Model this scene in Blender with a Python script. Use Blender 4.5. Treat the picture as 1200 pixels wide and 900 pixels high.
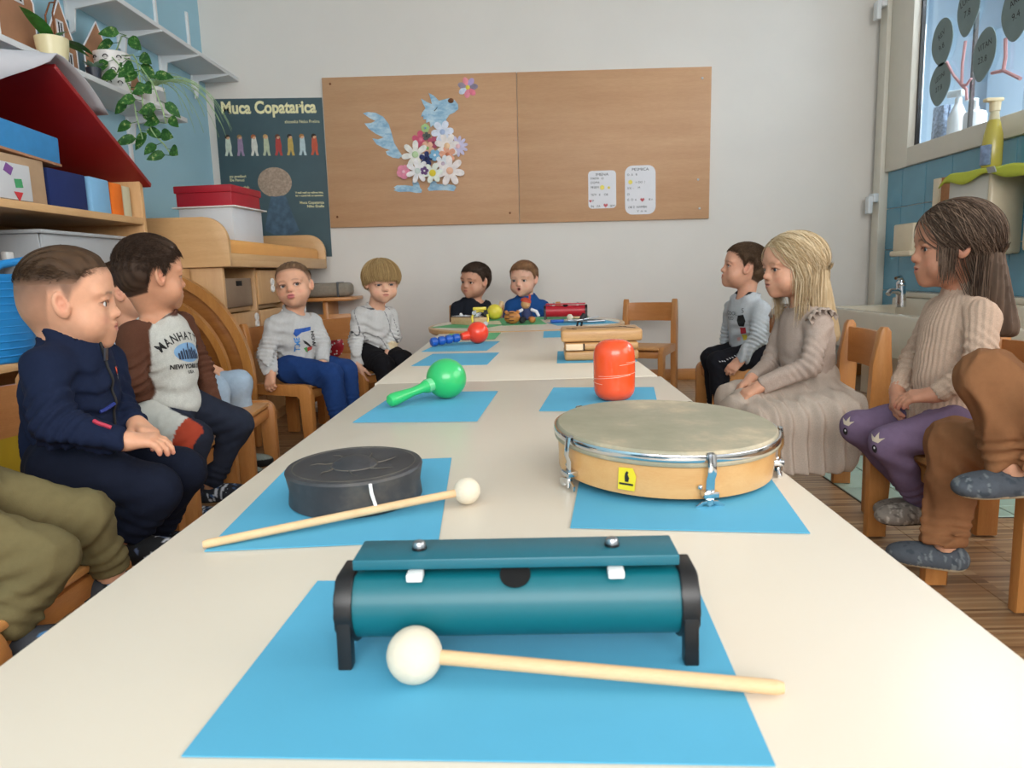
import bpy, bmesh, math, random
import numpy as np
from mathutils import Vector, Matrix, Euler
from mathutils.bvhtree import BVHTree

for o in list(bpy.data.objects): bpy.data.objects.remove(o)
SC = bpy.context.scene
COL = SC.collection
PI = math.pi
R = math.radians

# ------------------------------------------------------------------ camera
cam = bpy.data.cameras.new('camera')
cam_o = bpy.data.objects.new('camera', cam); COL.objects.link(cam_o)
cam.sensor_width = 36.0; cam.sensor_fit = 'HORIZONTAL'; cam.lens = 840.0/1200*36
cam.clip_start = 0.02; cam.clip_end = 60
cam_o.matrix_world = Matrix(((0.99938, 0.02754, 0.02214, 0.00), (0.01764, 0.15407, -0.98790, 0.00), (-0.03062, 0.98768, 0.15348, 0.70), (0, 0, 0, 1)))
SC.camera = cam_o
cam.dof.use_dof = True; cam.dof.focus_distance = 1.45; cam.dof.aperture_fstop = 16.0

# ------------------------------------------------------------------ light
SC.view_settings.view_transform = 'Standard'
try: SC.view_settings.look = 'None'
except Exception: pass
SC.view_settings.gamma = 1.0; SC.view_settings.use_curve_mapping = False
SC.view_settings.exposure = -0.05
wd = bpy.data.worlds.new('sky'); SC.world = wd; wd.use_nodes = True
bgn = wd.node_tree.nodes['Background']; bgn.inputs[0].default_value = (0.80, 0.88, 1.0, 1); bgn.inputs[1].default_value = 1.2

def area(name, loc, target, sx, sy, power, col):
    l = bpy.data.lights.new(name, 'AREA'); l.shape = 'RECTANGLE'; l.size = sx; l.size_y = sy
    l.energy = power; l.color = col
    o = bpy.data.objects.new(name, l); COL.objects.link(o); o.location = loc
    d = Vector(target) - Vector(loc); o.rotation_euler = d.to_track_quat('-Z', 'Y').to_euler()
    return o
area('window_daylight', (2.95, 0.9, 1.75), (0.0, 2.0, 0.6), 3.2, 1.6, 62, (1.0, 0.92, 0.82))
area('rear_daylight', (0.3, -2.6, 1.9), (0.2, 4.5, 1.4), 3.4, 1.7, 150, (1.0, 0.975, 0.94))
area('hall_fill', (3.2, 3.3, 2.6), (2.6, 3.4, 1.2), 0.9, 0.9, 110, (0.88, 0.95, 1.0))  # unseen fill light, added to brighten the hall behind the glass

# ------------------------------------------------------------------ materials
def lin(c): return c/12.92 if c <= 0.04045 else ((c+0.055)/1.055)**2.4
def hx(s):
    s = s.lstrip('#'); return tuple(lin(int(s[i:i+2], 16)/255) for i in (0, 2, 4)) + (1,)
class NT:
    def __init__(s, name):
        s.m = bpy.data.materials.new(name); s.m.use_nodes = True; s.t = s.m.node_tree
        s.b = s.t.nodes['Principled BSDF']
    def n(s, typ, **kw):
        nd = s.t.nodes.new('ShaderNode'+typ)
        for k, v in kw.items(): setattr(nd, k, v)
        return nd
    def l(s, a, b): s.t.links.new(a, b)
    def base(s, c): s.b.inputs['Base Color'].default_value = c
    def set(s, **kw):
        for k, v in kw.items(): s.b.inputs[k.replace('_', ' ')].default_value = v
        return s
    def noise(s, scale, detail=3, rough=.5, vec=None, map_scale=None, coord='Object'):
        tc = s.n('TexCoord'); src = tc.outputs[coord]
        if map_scale:
            mp = s.n('Mapping'); mp.inputs['Scale'].default_value = map_scale; s.l(src, mp.inputs['Vector']); src = mp.outputs[0]
        nz = s.n('TexNoise'); nz.inputs['Scale'].default_value = scale; nz.inputs['Detail'].default_value = detail; nz.inputs['Roughness'].default_value = rough
        s.l(src, nz.inputs['Vector']); return nz
    def ramp(s, fac, stops):
        r = s.n('ValToRGB'); e = r.color_ramp.elements
        while len(e) < len(stops): e.new(.5)
        for i, (p, c) in enumerate(stops): e[i].position = p; e[i].color = c
        s.l(fac, r.inputs[0]); return r
    def bump(s, h, strength=.2, dist=.002):
        b = s.n('Bump'); b.inputs['Strength'].default_value = strength; b.inputs['Distance'].default_value = dist
        s.l(h, b.inputs['Height']); s.l(b.outputs[0], s.b.inputs['Normal'])
def plain(name, c, rough=.5, metal=0, var=.06, scale=12, bump=0, bscale=200, **kw):
    m = NT(name); col = hx(c) if isinstance(c, str) else c
    m.set(Roughness=rough, Metallic=metal, **kw)
    nz = m.noise(scale)
    a = tuple(max(0, x*(1-var)) for x in col[:3])+(1,); b = tuple(min(1, x*(1+var)) for x in col[:3])+(1,)
    r = m.ramp(nz.outputs[0], [(.3, a), (.7, b)]); m.l(r.outputs[0], m.b.inputs['Base Color'])
    if bump:
        n2 = m.noise(bscale, 2); m.bump(n2.outputs[0], bump, .001)
    return m.m
def wood(name, c1, c2, scale=1, axis=0, rough=.38, coat=.15, contrast=1.0):
    m = NT(name); m.set(Roughness=rough, Coat_Weight=coat, Coat_Roughness=.2)
    ms = [22*scale]*3; ms[axis] = 2.2*scale
    nz = m.noise(2.0, 6, .62, map_scale=tuple(ms))
    n3 = m.noise(9.0, 3, .6, map_scale=tuple(v*4 for v in ms))
    mx = m.n('Mix', data_type='FLOAT'); mx.inputs[0].default_value = .35
    m.l(nz.outputs[0], mx.inputs[2]); m.l(n3.outputs[0], mx.inputs[3])
    r = m.ramp(mx.outputs[0], [(.5-.2*contrast, hx(c1)), (.5+.2*contrast, hx(c2))])
    oi = m.n('ObjectInfo'); hsv = m.n('HueSaturation'); mr = m.n('MapRange')
    mr.inputs['To Min'].default_value = .93; mr.inputs['To Max'].default_value = 1.06
    m.l(oi.outputs['Random'], mr.inputs[0]); m.l(mr.outputs[0], hsv.inputs['Value']); m.l(r.outputs[0], hsv.inputs['Color'])
    m.l(hsv.outputs[0], m.b.inputs['Base Color']); m.bump(n3.outputs[0], .06, .001)
    return m.m
def vcol(name, rough=.6, bump=.25, bscale=260, sheen=0, sss=0, noisevar=.10, spec=.5, nscale=90, map_scale=None):
    m = NT(name); m.set(Roughness=rough); m.b.inputs['Specular IOR Level'].default_value = spec
    at = m.n('Attribute'); at.attribute_name = 'Col'
    nz = m.noise(nscale, 3, .6, map_scale=map_scale)
    mr = m.n('MapRange'); mr.inputs['From Min'].default_value = .3; mr.inputs['From Max'].default_value = .7
    mr.inputs['To Min'].default_value = 1-noisevar; mr.inputs['To Max'].default_value = 1+noisevar
    m.l(nz.outputs[0], mr.inputs[0])
    hsv = m.n('HueSaturation'); m.l(at.outputs['Color'], hsv.inputs['Color']); m.l(mr.outputs[0], hsv.inputs['Value'])
    m.l(hsv.outputs[0], m.b.inputs['Base Color'])
    if sss:
        m.b.inputs['Subsurface Weight'].default_value = sss
        m.b.inputs['Subsurface Radius'].default_value = (1.0, .35, .2); m.b.inputs['Subsurface Scale'].default_value = .006
    if bump:
        n2 = m.noise(bscale, 2); m.bump(n2.outputs[0], bump, .0006)
    return m.m
M = {}
M['beech'] = wood('beech', '#b3733a', '#cc8f50', 1, 2)
M['beech_x'] = wood('beech_x', '#b3733a', '#cc8f50', 1, 0)
M['beech_y'] = wood('beech_y', '#b3733a', '#cc8f50', 1, 1)
M['cab'] = wood('cabinet_beech', '#c69a68', '#d8b07e', .8, 0, rough=.45, coat=.05)
M['cab_y'] = wood('cabinet_beech_y', '#c69a68', '#d8b07e', .8, 1, rough=.45, coat=.05)
M['cab_z'] = wood('cabinet_beech_z', '#c19361', '#d3a976', .8, 2, rough=.45, coat=.05)
M['board'] = wood('board_beech', '#b88a63', '#cba079', .35, 0, rough=.55, coat=0)
M['dowel'] = wood('dowel', '#cda579', '#dfbf95', 2, 0, rough=.6, coat=0)
M['bamboo'] = wood('bamboo', '#a97a4a', '#d2a46c', 1.5, 0, rough=.45, coat=.2)
M['hoopwood'] = wood('hoop_maple', '#d09a5c', '#dcae74', 1, 0, rough=.35, coat=.3)
M['white_lam'] = plain('white_laminate', '#ddd1bf', .34, var=.015, scale=4, bump=.03, bscale=600)
M['wallw'] = plain('white_wall_paint', '#e0dbd4', .85, var=.02, scale=3, bump=.15, bscale=90)
M['wallb'] = plain('blue_wall_paint', '#9fc9da', .8, var=.02, scale=3, bump=.12, bscale=90)
M['ceil'] = plain('ceiling_paint', '#e8e8e6', .9, var=.01)
M['shelfw'] = plain('white_shelf', '#dfe3e6', .45, var=.015)
M['metalw'] = plain('white_metal', '#e3e6e8', .35, var=.01)
M['trimg'] = plain('window_frame_white', '#d8d2c4', .4, var=.015)
M['tile'] = plain('blue_tile', '#5f97ae', .16, var=.07, scale=5)
M['grout'] = plain('pale_grout', '#cfd4d3', .8)
M['mint'] = plain('mint_floor_tile', '#a9c4b6', .22, var=.06, scale=4)
M['dgrout'] = plain('dark_grout', '#4a4a45', .8)
M['ceramic'] = plain('cream_ceramic', '#d8cdb9', .15, var=.02)
M['chrome'] = plain('chrome', '#d8dadd', .12, metal=1, var=.03)
M['steel'] = plain('steel', '#b9bcc0', .28, metal=1, var=.05)
M['paper'] = plain('blue_paper', '#55a9cb', .75, var=.02, bump=.05, bscale=500)
M['paperg'] = plain('green_paper', '#5fb277', .75, var=.03)
M['paperw'] = plain('white_paper', '#e6e5ea', .7, var=.02)
M['black'] = plain('black_plastic', '#151416', .38, var=.05)
M['dark'] = plain('dark_hole', '#050506', .9)
M['teal'] = plain('teal_lacquer', '#05626e', .42, var=.03, scale=6, Coat_Weight=.05)
M['teal2'] = plain('teal_bar', '#1b6474', .36, var=.03, scale=6)
M['redl'] = plain('red_lacquer', '#b3182a', .34, var=.04)
M['redcab'] = plain('red_board', '#8c1013', .5, var=.05)
M['felt'] = plain('felt_wool', '#dacfba', .95, var=.04, scale=60, bump=.5, bscale=260)
M['whitep'] = plain('white_plastic', '#e8e8e6', .35, var=.01)
M['green'] = plain('green_plastic', '#2fb866', .28, var=.03, Coat_Weight=.3)
M['orange'] = plain('orange_plastic', '#ee5020', .25, var=.03, Coat_Weight=.4)
M['blueb'] = plain('blue_plastic', '#1f57b0', .3, var=.03, Coat_Weight=.3)
M['basket'] = plain('blue_basket', '#2289cf', .4, var=.05)
M['yellow'] = plain('yellow_plastic', '#e2cf45', .35, var=.05)
M['grayp'] = plain('grey_plastic', '#a9adb0', .45, var=.02)
M['darkp'] = plain('dark_grey_plastic', '#4d5054', .5, var=.03)
M['card'] = plain('brown_cardboard', '#a97a5b', .8, var=.04, scale=30)
M['kraft'] = plain('kraft_cardboard', '#b69878', .85, var=.04, scale=40)
M['mattress'] = plain('orange_mattress', '#e9a95c', .5, var=.03)
M['redbox'] = plain('red_box', '#a81428', .5, var=.05)
M['whitebox'] = plain('white_box', '#cfd2d6', .6, var=.02)
M['leaf'] = plain('green_leaf', '#2f6f2b', .4, var=.35, scale=45)
M['leafv'] = NT('variegated_leaf').m
_m = NT('variegated_leaf'); nz = _m.noise(60, 4, .7); r_ = _m.ramp(nz.outputs[0], [(.45, hx('#24561f')), (.58, hx('#3d7530')), (.68, hx('#b5bd7c'))]); _m.l(r_.outputs[0], _m.b.inputs['Base Color']); _m.set(Roughness=.35); M['leafv'] = _m.m
M['leafl'] = plain('pale_leaf', '#9dbb86', .5, var=.2, scale=50)
M['bark'] = plain('bark', '#7a4a2c', .9, var=.3, scale=60)
M['cream'] = plain('cream_pot', '#e6dcb0', .3, var=.02)
M['potw'] = plain('white_pot', '#e9e7e4', .3, var=.02)
M['ink'] = plain('black_ink', '#1c1b1c', .7)
M['cloth'] = plain('white_gauze', '#c9c9cf', .85, var=.02)
M['poster'] = plain('slate_poster', '#41585f', .45, var=.05, scale=10)
M['lettery'] = plain('cream_lettering', '#f0e9b8', .6)
M['lime'] = plain('lime_cloth', '#bcc443', .9, var=.06, bump=.5, bscale=350)
M['felted'] = plain('grey_felt', '#8f877a', .95, var=.08, scale=80, bump=.5, bscale=300)
M['rub'] = plain('black_rubber', '#232327', .55, var=.15, scale=14)

# ------------------------------------------------------------------ mesh helpers
class B:
    def __init__(s): s.bm = bmesh.new()
    def _x(s, vs, mtx):
        if mtx is not None: bmesh.ops.transform(s.bm, matrix=mtx, verts=vs)
    def box(s, c, d, rot=None, bev=0, seg=2):
        vs = bmesh.ops.create_cube(s.bm, size=1)['verts']
        bmesh.ops.scale(s.bm, vec=d, verts=vs)
        if bev:
            es = {e for v in vs for e in v.link_edges}
            r = bmesh.ops.bevel(s.bm, geom=list(es), offset=bev, segments=seg, affect='EDGES', profile=.5)
            vs = list({v for f in r['faces'] for v in f.verts} | {v for v in vs if v.is_valid})
        m = Matrix.Translation(c)
        if rot is not None: m = m @ (rot if isinstance(rot, Matrix) else Euler(rot).to_matrix().to_4x4())
        s._x(vs, m); return s
    def lathe(s, prof, seg=24, mtx=None):
        rings = []
        for r, z in prof:
            if r < 1e-6: rings.append([s.bm.verts.new((0, 0, z))])
            else: rings.append([s.bm.verts.new((r*math.cos(2*PI*i/seg), r*math.sin(2*PI*i/seg), z)) for i in range(seg)])
        for a, b in zip(rings, rings[1:]):
            for i in range(seg):
                j = (i+1) % seg
                if len(a) == 1 and len(b) > 1: s.bm.faces.new((a[0], b[i], b[j]))
                elif len(b) == 1 and len(a) > 1: s.bm.faces.new((a[i], a[j], b[0]))
                elif len(a) > 1: s.bm.faces.new((a[i], a[j], b[j], b[i]))
        for k, ring in ((0, rings[0]), (-1, rings[-1])):
            if len(ring) > 1:
                try: s.bm.faces.new(ring if k else ring[::-1])
                except Exception: pass
        s._x([v for r in rings for v in r], mtx); return s
    def cyl(s, a, b, r, r2=None, seg=16):
        a = Vector(a); b = Vector(b); L = (b-a).length
        q = (b-a).to_track_quat('Z', 'Y').to_matrix().to_4x4()
        return s.lathe([(r, 0), (r if r2 is None else r2, L)], seg, Matrix.Translation(a) @ q)
    def ball(s, c, r, seg=20, sc=(1, 1, 1), rot=None):
        n = max(6, seg//2)
        pr = [(r*math.sin(PI*i/n), -r*math.cos(PI*i/n)) for i in range(n+1)]; pr[0] = (0, -r); pr[-1] = (0, r)
        m = Matrix.Translation(c) @ (Euler(rot).to_matrix().to_4x4() if rot else Matrix()) @ Matrix.Diagonal((*sc, 1))
        return s.lathe(pr, seg, m)
    def tube(s, pts, r, seg=8, closed=False, flat=None):
        P = [Vector(p) for p in pts]; n = len(P); rings = []; up = None
        for i, p in enumerate(P):
            t = (P[(i+1) % n if closed else min(i+1, n-1)] - P[(i-1) % n if closed else max(i-1, 0)]).normalized()
            if up is None:
                up = t.orthogonal().normalized() if flat is None else Vector(flat)
            u = (up - t*up.dot(t)).normalized(); up = u if flat is None else up; w = t.cross(u)
            rr = r[i] if isinstance(r, list) else r
            ra, rb = (rr, rr) if not isinstance(rr, (list, tuple)) else rr
            rings.append([s.bm.verts.new(p + u*(ra*math.cos(2*PI*k/seg)) + w*(rb*math.sin(2*PI*k/seg))) for k in range(seg)])
        m = n if closed else n-1
        for i in range(m):
            a, b = rings[i], rings[(i+1) % n]
            for k in range(seg): s.bm.faces.new((a[k], a[(k+1) % seg], b[(k+1) % seg], b[k]))
        if not closed:
            s.bm.faces.new(rings[0][::-1]); s.bm.faces.new(rings[-1])
        return s
    def prism(s, pts, h, mtx=None, bev=0):
        a = [s.bm.verts.new((x, y, 0)) for x, y in pts]; b = [s.bm.verts.new((x, y, h)) for x, y in pts]
        f1 = s.bm.faces.new(a[::-1]); f2 = s.bm.faces.new(b); n = len(a)
        sd = [s.bm.faces.new((a[i], a[(i+1) % n], b[(i+1) % n], b[i])) for i in range(n)]
        vs = a+b
        if bev:
            es = [e for f in (f1, f2) for e in f.edges]
            r = bmesh.ops.bevel(s.bm, geom=es, offset=bev, segments=2, affect='EDGES', profile=.5)
            vs = list({v for f in r['faces'] for v in f.verts} | {v for v in vs if v.is_valid})
        s._x(vs, mtx); return s
XM = {}   # world matrix of every root / part
def wmat(o): return XM.get(o.name, Matrix())
def setp(o, label=None, cat=None, group=None, kind=None):
    if label: o['label'] = label
    if cat: o['category'] = cat
    if group: o['group'] = group
    if kind: o['kind'] = kind
    return o
def thing(name, label, cat, loc=(0, 0, 0), rz=0, group=None):
    o = bpy.data.objects.new(name, None); COL.objects.link(o); o.location = loc; o.rotation_euler = (0, 0, rz)
    o.empty_display_size = .05
    XM[o.name] = Matrix.Translation(loc) @ Matrix.Rotation(rz, 4, 'Z')
    return setp(o, label, cat, group)
def part(name, b, mat, parent=None, smooth=35, label=None, kind=None, world=True, loc=None, rz=0):
    """link the collected shapes as ONE mesh object; coordinates are world unless world=False"""
    bm = b.bm
    if parent is not None and world:
        bmesh.ops.transform(bm, matrix=wmat(parent).inverted(), verts=bm.verts)
    bmesh.ops.recalc_face_normals(bm, faces=bm.faces)
    if smooth:
        ang = R(smooth)
        for f in bm.faces: f.smooth = True
        for e in bm.edges:
            if len(e.link_faces) == 2 and e.calc_face_angle(0) > ang: e.smooth = False
    me = bpy.data.meshes.new(name); bm.to_mesh(me); bm.free()
    me.materials.append(mat if not isinstance(mat, str) else M[mat])
    o = bpy.data.objects.new(name, me); COL.objects.link(o)
    if parent is not None: o.parent = parent; XM[o.name] = wmat(parent)
    if loc is not None: o.location = loc; o.rotation_euler = (0, 0, rz); XM[o.name] = Matrix.Translation(loc) @ Matrix.Rotation(rz, 4, 'Z')
    if label: o['label'] = label
    if kind: o['kind'] = kind
    return o
def struct(name, b, mat, smooth=35, parent=None):
    return part(name, b, mat, parent, smooth, kind='structure')
def dup(root, loc, rz=0, label=None):
    r = root.copy(); COL.objects.link(r); r.location = loc; r.rotation_euler = (0, 0, rz)
    XM[r.name] = Matrix.Translation(loc) @ Matrix.Rotation(rz, 4, 'Z')
    if label: r['label'] = label
    for ch in list(root.children):
        c = ch.copy(); COL.objects.link(c); c.parent = r
        for g in ch.children:
            d = g.copy(); COL.objects.link(d); d.parent = c
    return r
def text_mesh(txt, size, bold=0.0, align='CENTER', extrude=0.0):
    cu = bpy.data.curves.new('t', 'FONT'); cu.body = txt; cu.size = size; cu.offset = bold; cu.align_x = align; cu.extrude = extrude
    cu.resolution_u = 3
    o = bpy.data.objects.new('t', cu); me = bpy.data.meshes.new_from_object(o)
    bpy.data.objects.remove(o); bpy.data.curves.remove(cu); return me
def frame(o, u, v):
    """4x4 matrix whose x,y axes are u,v at o"""
    u = Vector(u).normalized(); v = Vector(v).normalized(); n = u.cross(v)
    return Matrix(((u.x, v.x, n.x, o[0]), (u.y, v.y, n.y, o[1]), (u.z, v.z, n.z, o[2]), (0, 0, 0, 1)))
def lettering(txt, size, mtx, mat, parent, bold=0, align='CENTER', name='lettering', bvh=None, lift=.0012, arc=None, sx=1.0, thick=0):
    """text as thin flat letters; with bvh every vertex is laid on that surface"""
    b = B()
    items = []
    if arc:
        n = len(txt)
        for i, ch in enumerate(txt):
            if ch == ' ': continue
            a = (i-(n-1)/2)*arc[1]
            items.append((ch, Matrix.Translation((0, -arc[0], 0)) @ Matrix.Rotation(-a, 4, 'Z') @ Matrix.Translation((0, arc[0], 0))))
    else: items.append((txt, Matrix()))
    for t, mm in items:
        me = text_mesh(t, size, bold, align, thick); me.transform(Matrix.Diagonal((sx, 1, 1, 1))); me.transform(mtx @ mm)
        b.bm.from_mesh(me); bpy.data.meshes.remove(me)
    if bvh is not None:
        nrm = (mtx.to_3x3() @ Vector((0, 0, 1))).normalized()
        bmesh.ops.triangulate(b.bm, faces=b.bm.faces)
        for v in list(b.bm.verts):
            h = bvh.ray_cast(v.co + nrm*.15, -nrm, .4)
            if h[0] is not None: v.co = h[0] + nrm*lift
            else: b.bm.verts.remove(v)
    else:
        nrm = (mtx.to_3x3() @ Vector((0, 0, 1))).normalized()
        bmesh.ops.translate(b.bm, vec=nrm*lift, verts=b.bm.verts)
    return part(name, b, mat, parent, smooth=0)
# ================================================================== ROOM
WL, WR, WB, CH = -1.89, 2.15, 4.5, 2.75
struct('wall_back', B().box((0.13, WB+.05, CH/2), (4.3, .1, CH)), 'wallw')
struct('wall_left', B().box((WL-.05, 1.0, CH/2), (.1, 7.2, CH)), 'wallb')
b = B(); b.box((WR+.06, -1.2, CH-.2), (.12, 4.2, .4)); b.box((WR+.06, -1.2, .42), (.12, 4.2, .84)); b.box((WR+.06, 2.12, CH/2), (.12, .16, CH)); b.box((WR+.06, 1.4, CH-.2), (.12, 1.4, .4)); b.box((WR+.06, 1.4, .42), (.12, 1.4, .84)); b.box((WR+.06, -2.9, CH/2), (.12, .8, CH))
b.box((WR+.06, 4.43, CH/2), (.12, .14, CH)); b.box((WR+.06, 3.3, CH-.15), (.12, 2.2, .3)); b.box((WR+.06, 3.3, .6), (.12, 2.2, 1.2))
struct('wall_right', b, 'wallw')
b = B(); b.box((0.13, -3.3, .35), (4.3, .1, .7)); b.box((0.13, -3.3, CH-.15), (4.3, .1, .3)); b.box((-1.6, -3.3, CH/2), (.6, .1, CH)); b.box((1.95, -3.3, CH/2), (.4, .1, CH))
struct('wall_rear', b, 'wallw')
struct('ceiling', B().box((0.13, .6, CH+.05), (4.3, 8, .1)), 'ceil')
flo = struct('floor', B().box((0.13, .6, -.035), (4.3, 8, .05)), 'dgrout')
# window posts of the daylight side
struct('window_2', B().box((WR+.06, -.3, 1.6), (.08, .07, 1.6)).box((WR+.06, .95, 1.6), (.08, .07, 1.6)).box((WR+.06, -1.6, 1.6), (.08, .07, 1.6)), 'trimg')
# parquet panels of narrow upright strips
m = NT('strip_parquet'); m.set(Roughness=.38, Coat_Weight=.15, Coat_Roughness=.25)
ge = m.n('NewGeometry'); sp = m.n('SeparateXYZ'); m.l(ge.outputs['Position'], sp.inputs[0])
dv = m.n('Math', operation='DIVIDE'); dv.inputs[1].default_value = .0085; m.l(sp.outputs[1], dv.inputs[0])
fl = m.n('Math', operation='FLOOR'); m.l(dv.outputs[0], fl.inputs[0])
dx = m.n('Math', operation='DIVIDE'); dx.inputs[1].default_value = .142; m.l(sp.outputs[0], dx.inputs[0])
fx = m.n('Math', operation='FLOOR'); m.l(dx.outputs[0], fx.inputs[0])
cb = m.n('CombineXYZ'); m.l(fx.outputs[0], cb.inputs[0]); m.l(fl.outputs[0], cb.inputs[1])
wn = m.n('TexWhiteNoise', noise_dimensions='3D'); m.l(cb.outputs[0], wn.inputs['Vector'])
r_ = m.ramp(wn.outputs[0], [(0, hx('#7d5a3a')), (.3, hx('#9a7450')), (.65, hx('#ad875f')), (1, hx('#c5a37a'))])
g_ = m.noise(3, 4, .6, map_scale=(6, 160, 1)); mx = m.n('Mix', data_type='RGBA', blend_type='MULTIPLY'); mx.inputs[0].default_value = .5
m.l(r_.outputs[0], mx.inputs[6]); gr = m.ramp(g_.outputs[0], [(.3, (.55, .55, .55, 1)), (.7, (1, 1, 1, 1))]); m.l(gr.outputs[0], mx.inputs[7]); m.l(mx.outputs[2], m.b.inputs['Base Color'])
M['parquet'] = m.m
pan = None; x0 = .966-.142*20
k = 0
for i in range(-1, 30):
    xa = x0+.142*i
    for j in range(9):
        ya = .36+.46*j
        if xa < WL-.05 or xa > 2.05: continue
        if pan is None:
            pan = part('parquet_panel', B().box((0, 0, -.006), (.1412, .4592, .012), bev=.0008, seg=1), M['parquet'], flo, world=False)
            pan.location = (xa+.071, ya+.23, .0)
        else:
            o = pan.copy(); COL.objects.link(o); o.location = (xa+.071, ya+.23, .0)
        k += 1
# mint floor tiles
tl = None
cols = [.968, 1.12, 1.32, 1.52, 1.72, 1.92, 2.12]; rows = [1.893, 1.98, 2.18, 2.38, 2.58, 2.78, 2.98, 3.18, 3.38]
struct('trim_1', B().box((1.56, 2.635, .0004), (1.184, 1.486, .003)), 'dgrout')
for i in range(len(cols)-1):
    for j in range(len(rows)-1):
        w, d = cols[i+1]-cols[i]-.004, rows[j+1]-rows[j]-.004
        o = part('floor_tile', B().box((0, 0, 0), (w, d, .006), bev=.001, seg=1), 'mint', flo, world=False)
        o.location = ((cols[i]+cols[i+1])/2, (rows[j]+rows[j+1])/2, .001)
# skirting
struct('baseboard_back', B().box((0.13, WB-.008, .035), (4.02, .016, .07), bev=.003), 'beech_x')
struct('baseboard_left', B().box((WL+.008, 1.2, .035), (.016, 6.4, .07), bev=.003), 'beech_y')
# ---- right wall: tiles, window, trim
wr = bpy.data.objects['wall_right']
struct('trim_2', B().box((WR-.004, 3.37, .607), (.008, 2.0, 1.214)), 'grout')
ys = [4.362, 4.197, 3.957, 3.72, 3.484, 3.248, 3.012, 2.776, 2.54, 2.38]; zs = [1.213, 1.0, .765, .53, .295, .06]
tm = {}
for i in range(len(ys)-1):
    for j in range(len(zs)-1):
        d, h = ys[i]-ys[i+1]-.004, zs[j]-zs[j+1]-.004
        key = (round(d, 3), round(h, 3))
        if key not in tm:
            o = part('wall_tile', B().box((0, 0, 0), (.007, d, h), bev=.0012, seg=1), 'tile', wr, world=False); tm[key] = o
        else: o = tm[key].copy(); COL.objects.link(o)
        o.location = (WR-.0105, (ys[i]+ys[i+1])/2, (zs[j]+zs[j+1])/2)
# blue strip of wall finish between tile and corner post
struct('trim_3', B().box((WR-.03, 4.405, 1.38), (.06, .085, 2.75), bev=.004), 'trimg')
for i, z in enumerate((.88, 1.07, 1.95, 2.13)):
    pass
for z0 in (1.06, 2.14):
    h_ = thing('wall_clamp', 'white bracket clamp %s on the post beside the blue tiles' % ('lower' if z0 < 1.5 else 'upper'), 'bracket', (WR-.06, 4.40, z0))
    part('plate', B().box((WR-.075, 4.40, z0+.01), (.03, .07, .05), bev=.004), 'metalw', h_)
    part('hook', B().box((WR-.10, 4.40, z0-.03), (.025, .05, .10), bev=.004), 'metalw', h_)
win = struct('window_1', B().box((WR-.012, 4.24, 1.95), (.05, .24, 1.48), bev=.004).box((WR-.012, 3.2, 1.262), (.05, 1.84, .10), bev=.004), 'trimg')
b = B(); b.box((WR+.01, 4.112, 1.9), (.02, .014, 1.2)); part('seal', b, 'black', win, kind='structure')
gl = NT('window_glass'); gl.set(Roughness=.0, Transmission_Weight=1.0, IOR=1.45); gl.base((.93, .97, 1, 1))
part('pane', B().box((WR+.03, 3.2, 1.9), (.006, 1.83, 1.2)), gl.m, win, smooth=0, kind='structure')
part('black_bar', B().box((WR+.07, 3.735, 1.60), (.016, .016, .60)), 'black', win, kind='structure')  # thin black upright just behind the pane
part('sill', B().box((WR+.16, 3.2, 1.29), (.22, 1.84, .03), bev=.003), 'metalw', win, kind='structure')
M['hallw'] = plain('pale_blue_hall', '#c3d6e2', .6, var=.015)
M['hallg'] = plain('grey_blue_hall', '#8b9db1', .6, var=.03)
struct('wall_hall', B().box((3.9, 4.2, CH/2), (.1, 5.2, CH)).box((3.05, 6.0, CH/2), (1.8, .1, CH)).box((3.05, 1.6, CH/2), (1.8, .1, CH)).box((3.05, 3.8, -.03), (1.8, 4.6, .05)).box((3.05, 3.8, CH+.05), (1.8, 4.6, .1)), M['hallw'])
lk = thing('hall_cabinet', 'pale blue tall cabinet doors seen behind the window glass', 'cabinet', (3.6, 4.8, 0))
for i in range(4):
    part('door', B().box((3.55, 5.55-.42*i, 1.2), (.04, .415, 2.3), bev=.005), M['hallw'], lk)
part('body', B().box((3.7, 4.92, 1.2), (.25, 1.7, 2.36)), M['hallw'], lk)
hs = thing('hall_shelf', 'grey blue shelving seen through the right end of the window', 'shelf', (3.2, 3.7, 0))
part('body', B().box((3.25, 3.99, 1.0), (.4, .03, 2.0)).box((3.46, 3.70, 1.0), (.02, .6, 2.0)), M['hallg'], hs)
for z in (.5, 1.1, 1.5, 1.85): part('shelf', B().box((3.25, 3.69, z), (.4, .57, .03)), M['hallg'], hs)

# ================================================================== SINK SIDE
sk = thing('trough_sink', 'long cream ceramic trough sink along the blue tiled wall', 'sink', (1.9, 3.2, .25))
b = B(); b.box((1.68, 3.22, .36), (.05, 1.72, .20), bev=.015); b.box((2.09, 3.22, .38), (.08, 1.72, .24), bev=.012); b.box((1.89, 4.06, .36), (.42, .05, .20), bev=.012); b.box((1.89, 2.38, .36), (.42, .05, .20), bev=.012); b.box((1.89, 3.22, .275), (.42, 1.68, .03))
b.box((1.89, 3.15, .40), (.40, .05, .12), bev=.012)
part('basin', b, 'ceramic', sk); part('splash_ledge', B().box((2.105, 3.22, .515), (.05, 1.72, .03), bev=.008), 'ceramic', sk)
part('support', B().box((1.95, 3.22, .13), (.25, 1.4, .26)), 'ceramic', sk)
fa = thing('faucet', 'chrome mixer tap on the back edge of the trough sink', 'faucet', (1.97, 3.82, .46))
part('body', B().cyl((1.97, 3.82, .46), (1.965, 3.82, .575), .026, .022, 20).ball((1.965, 3.82, .578), .024), 'chrome', fa)
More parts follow.
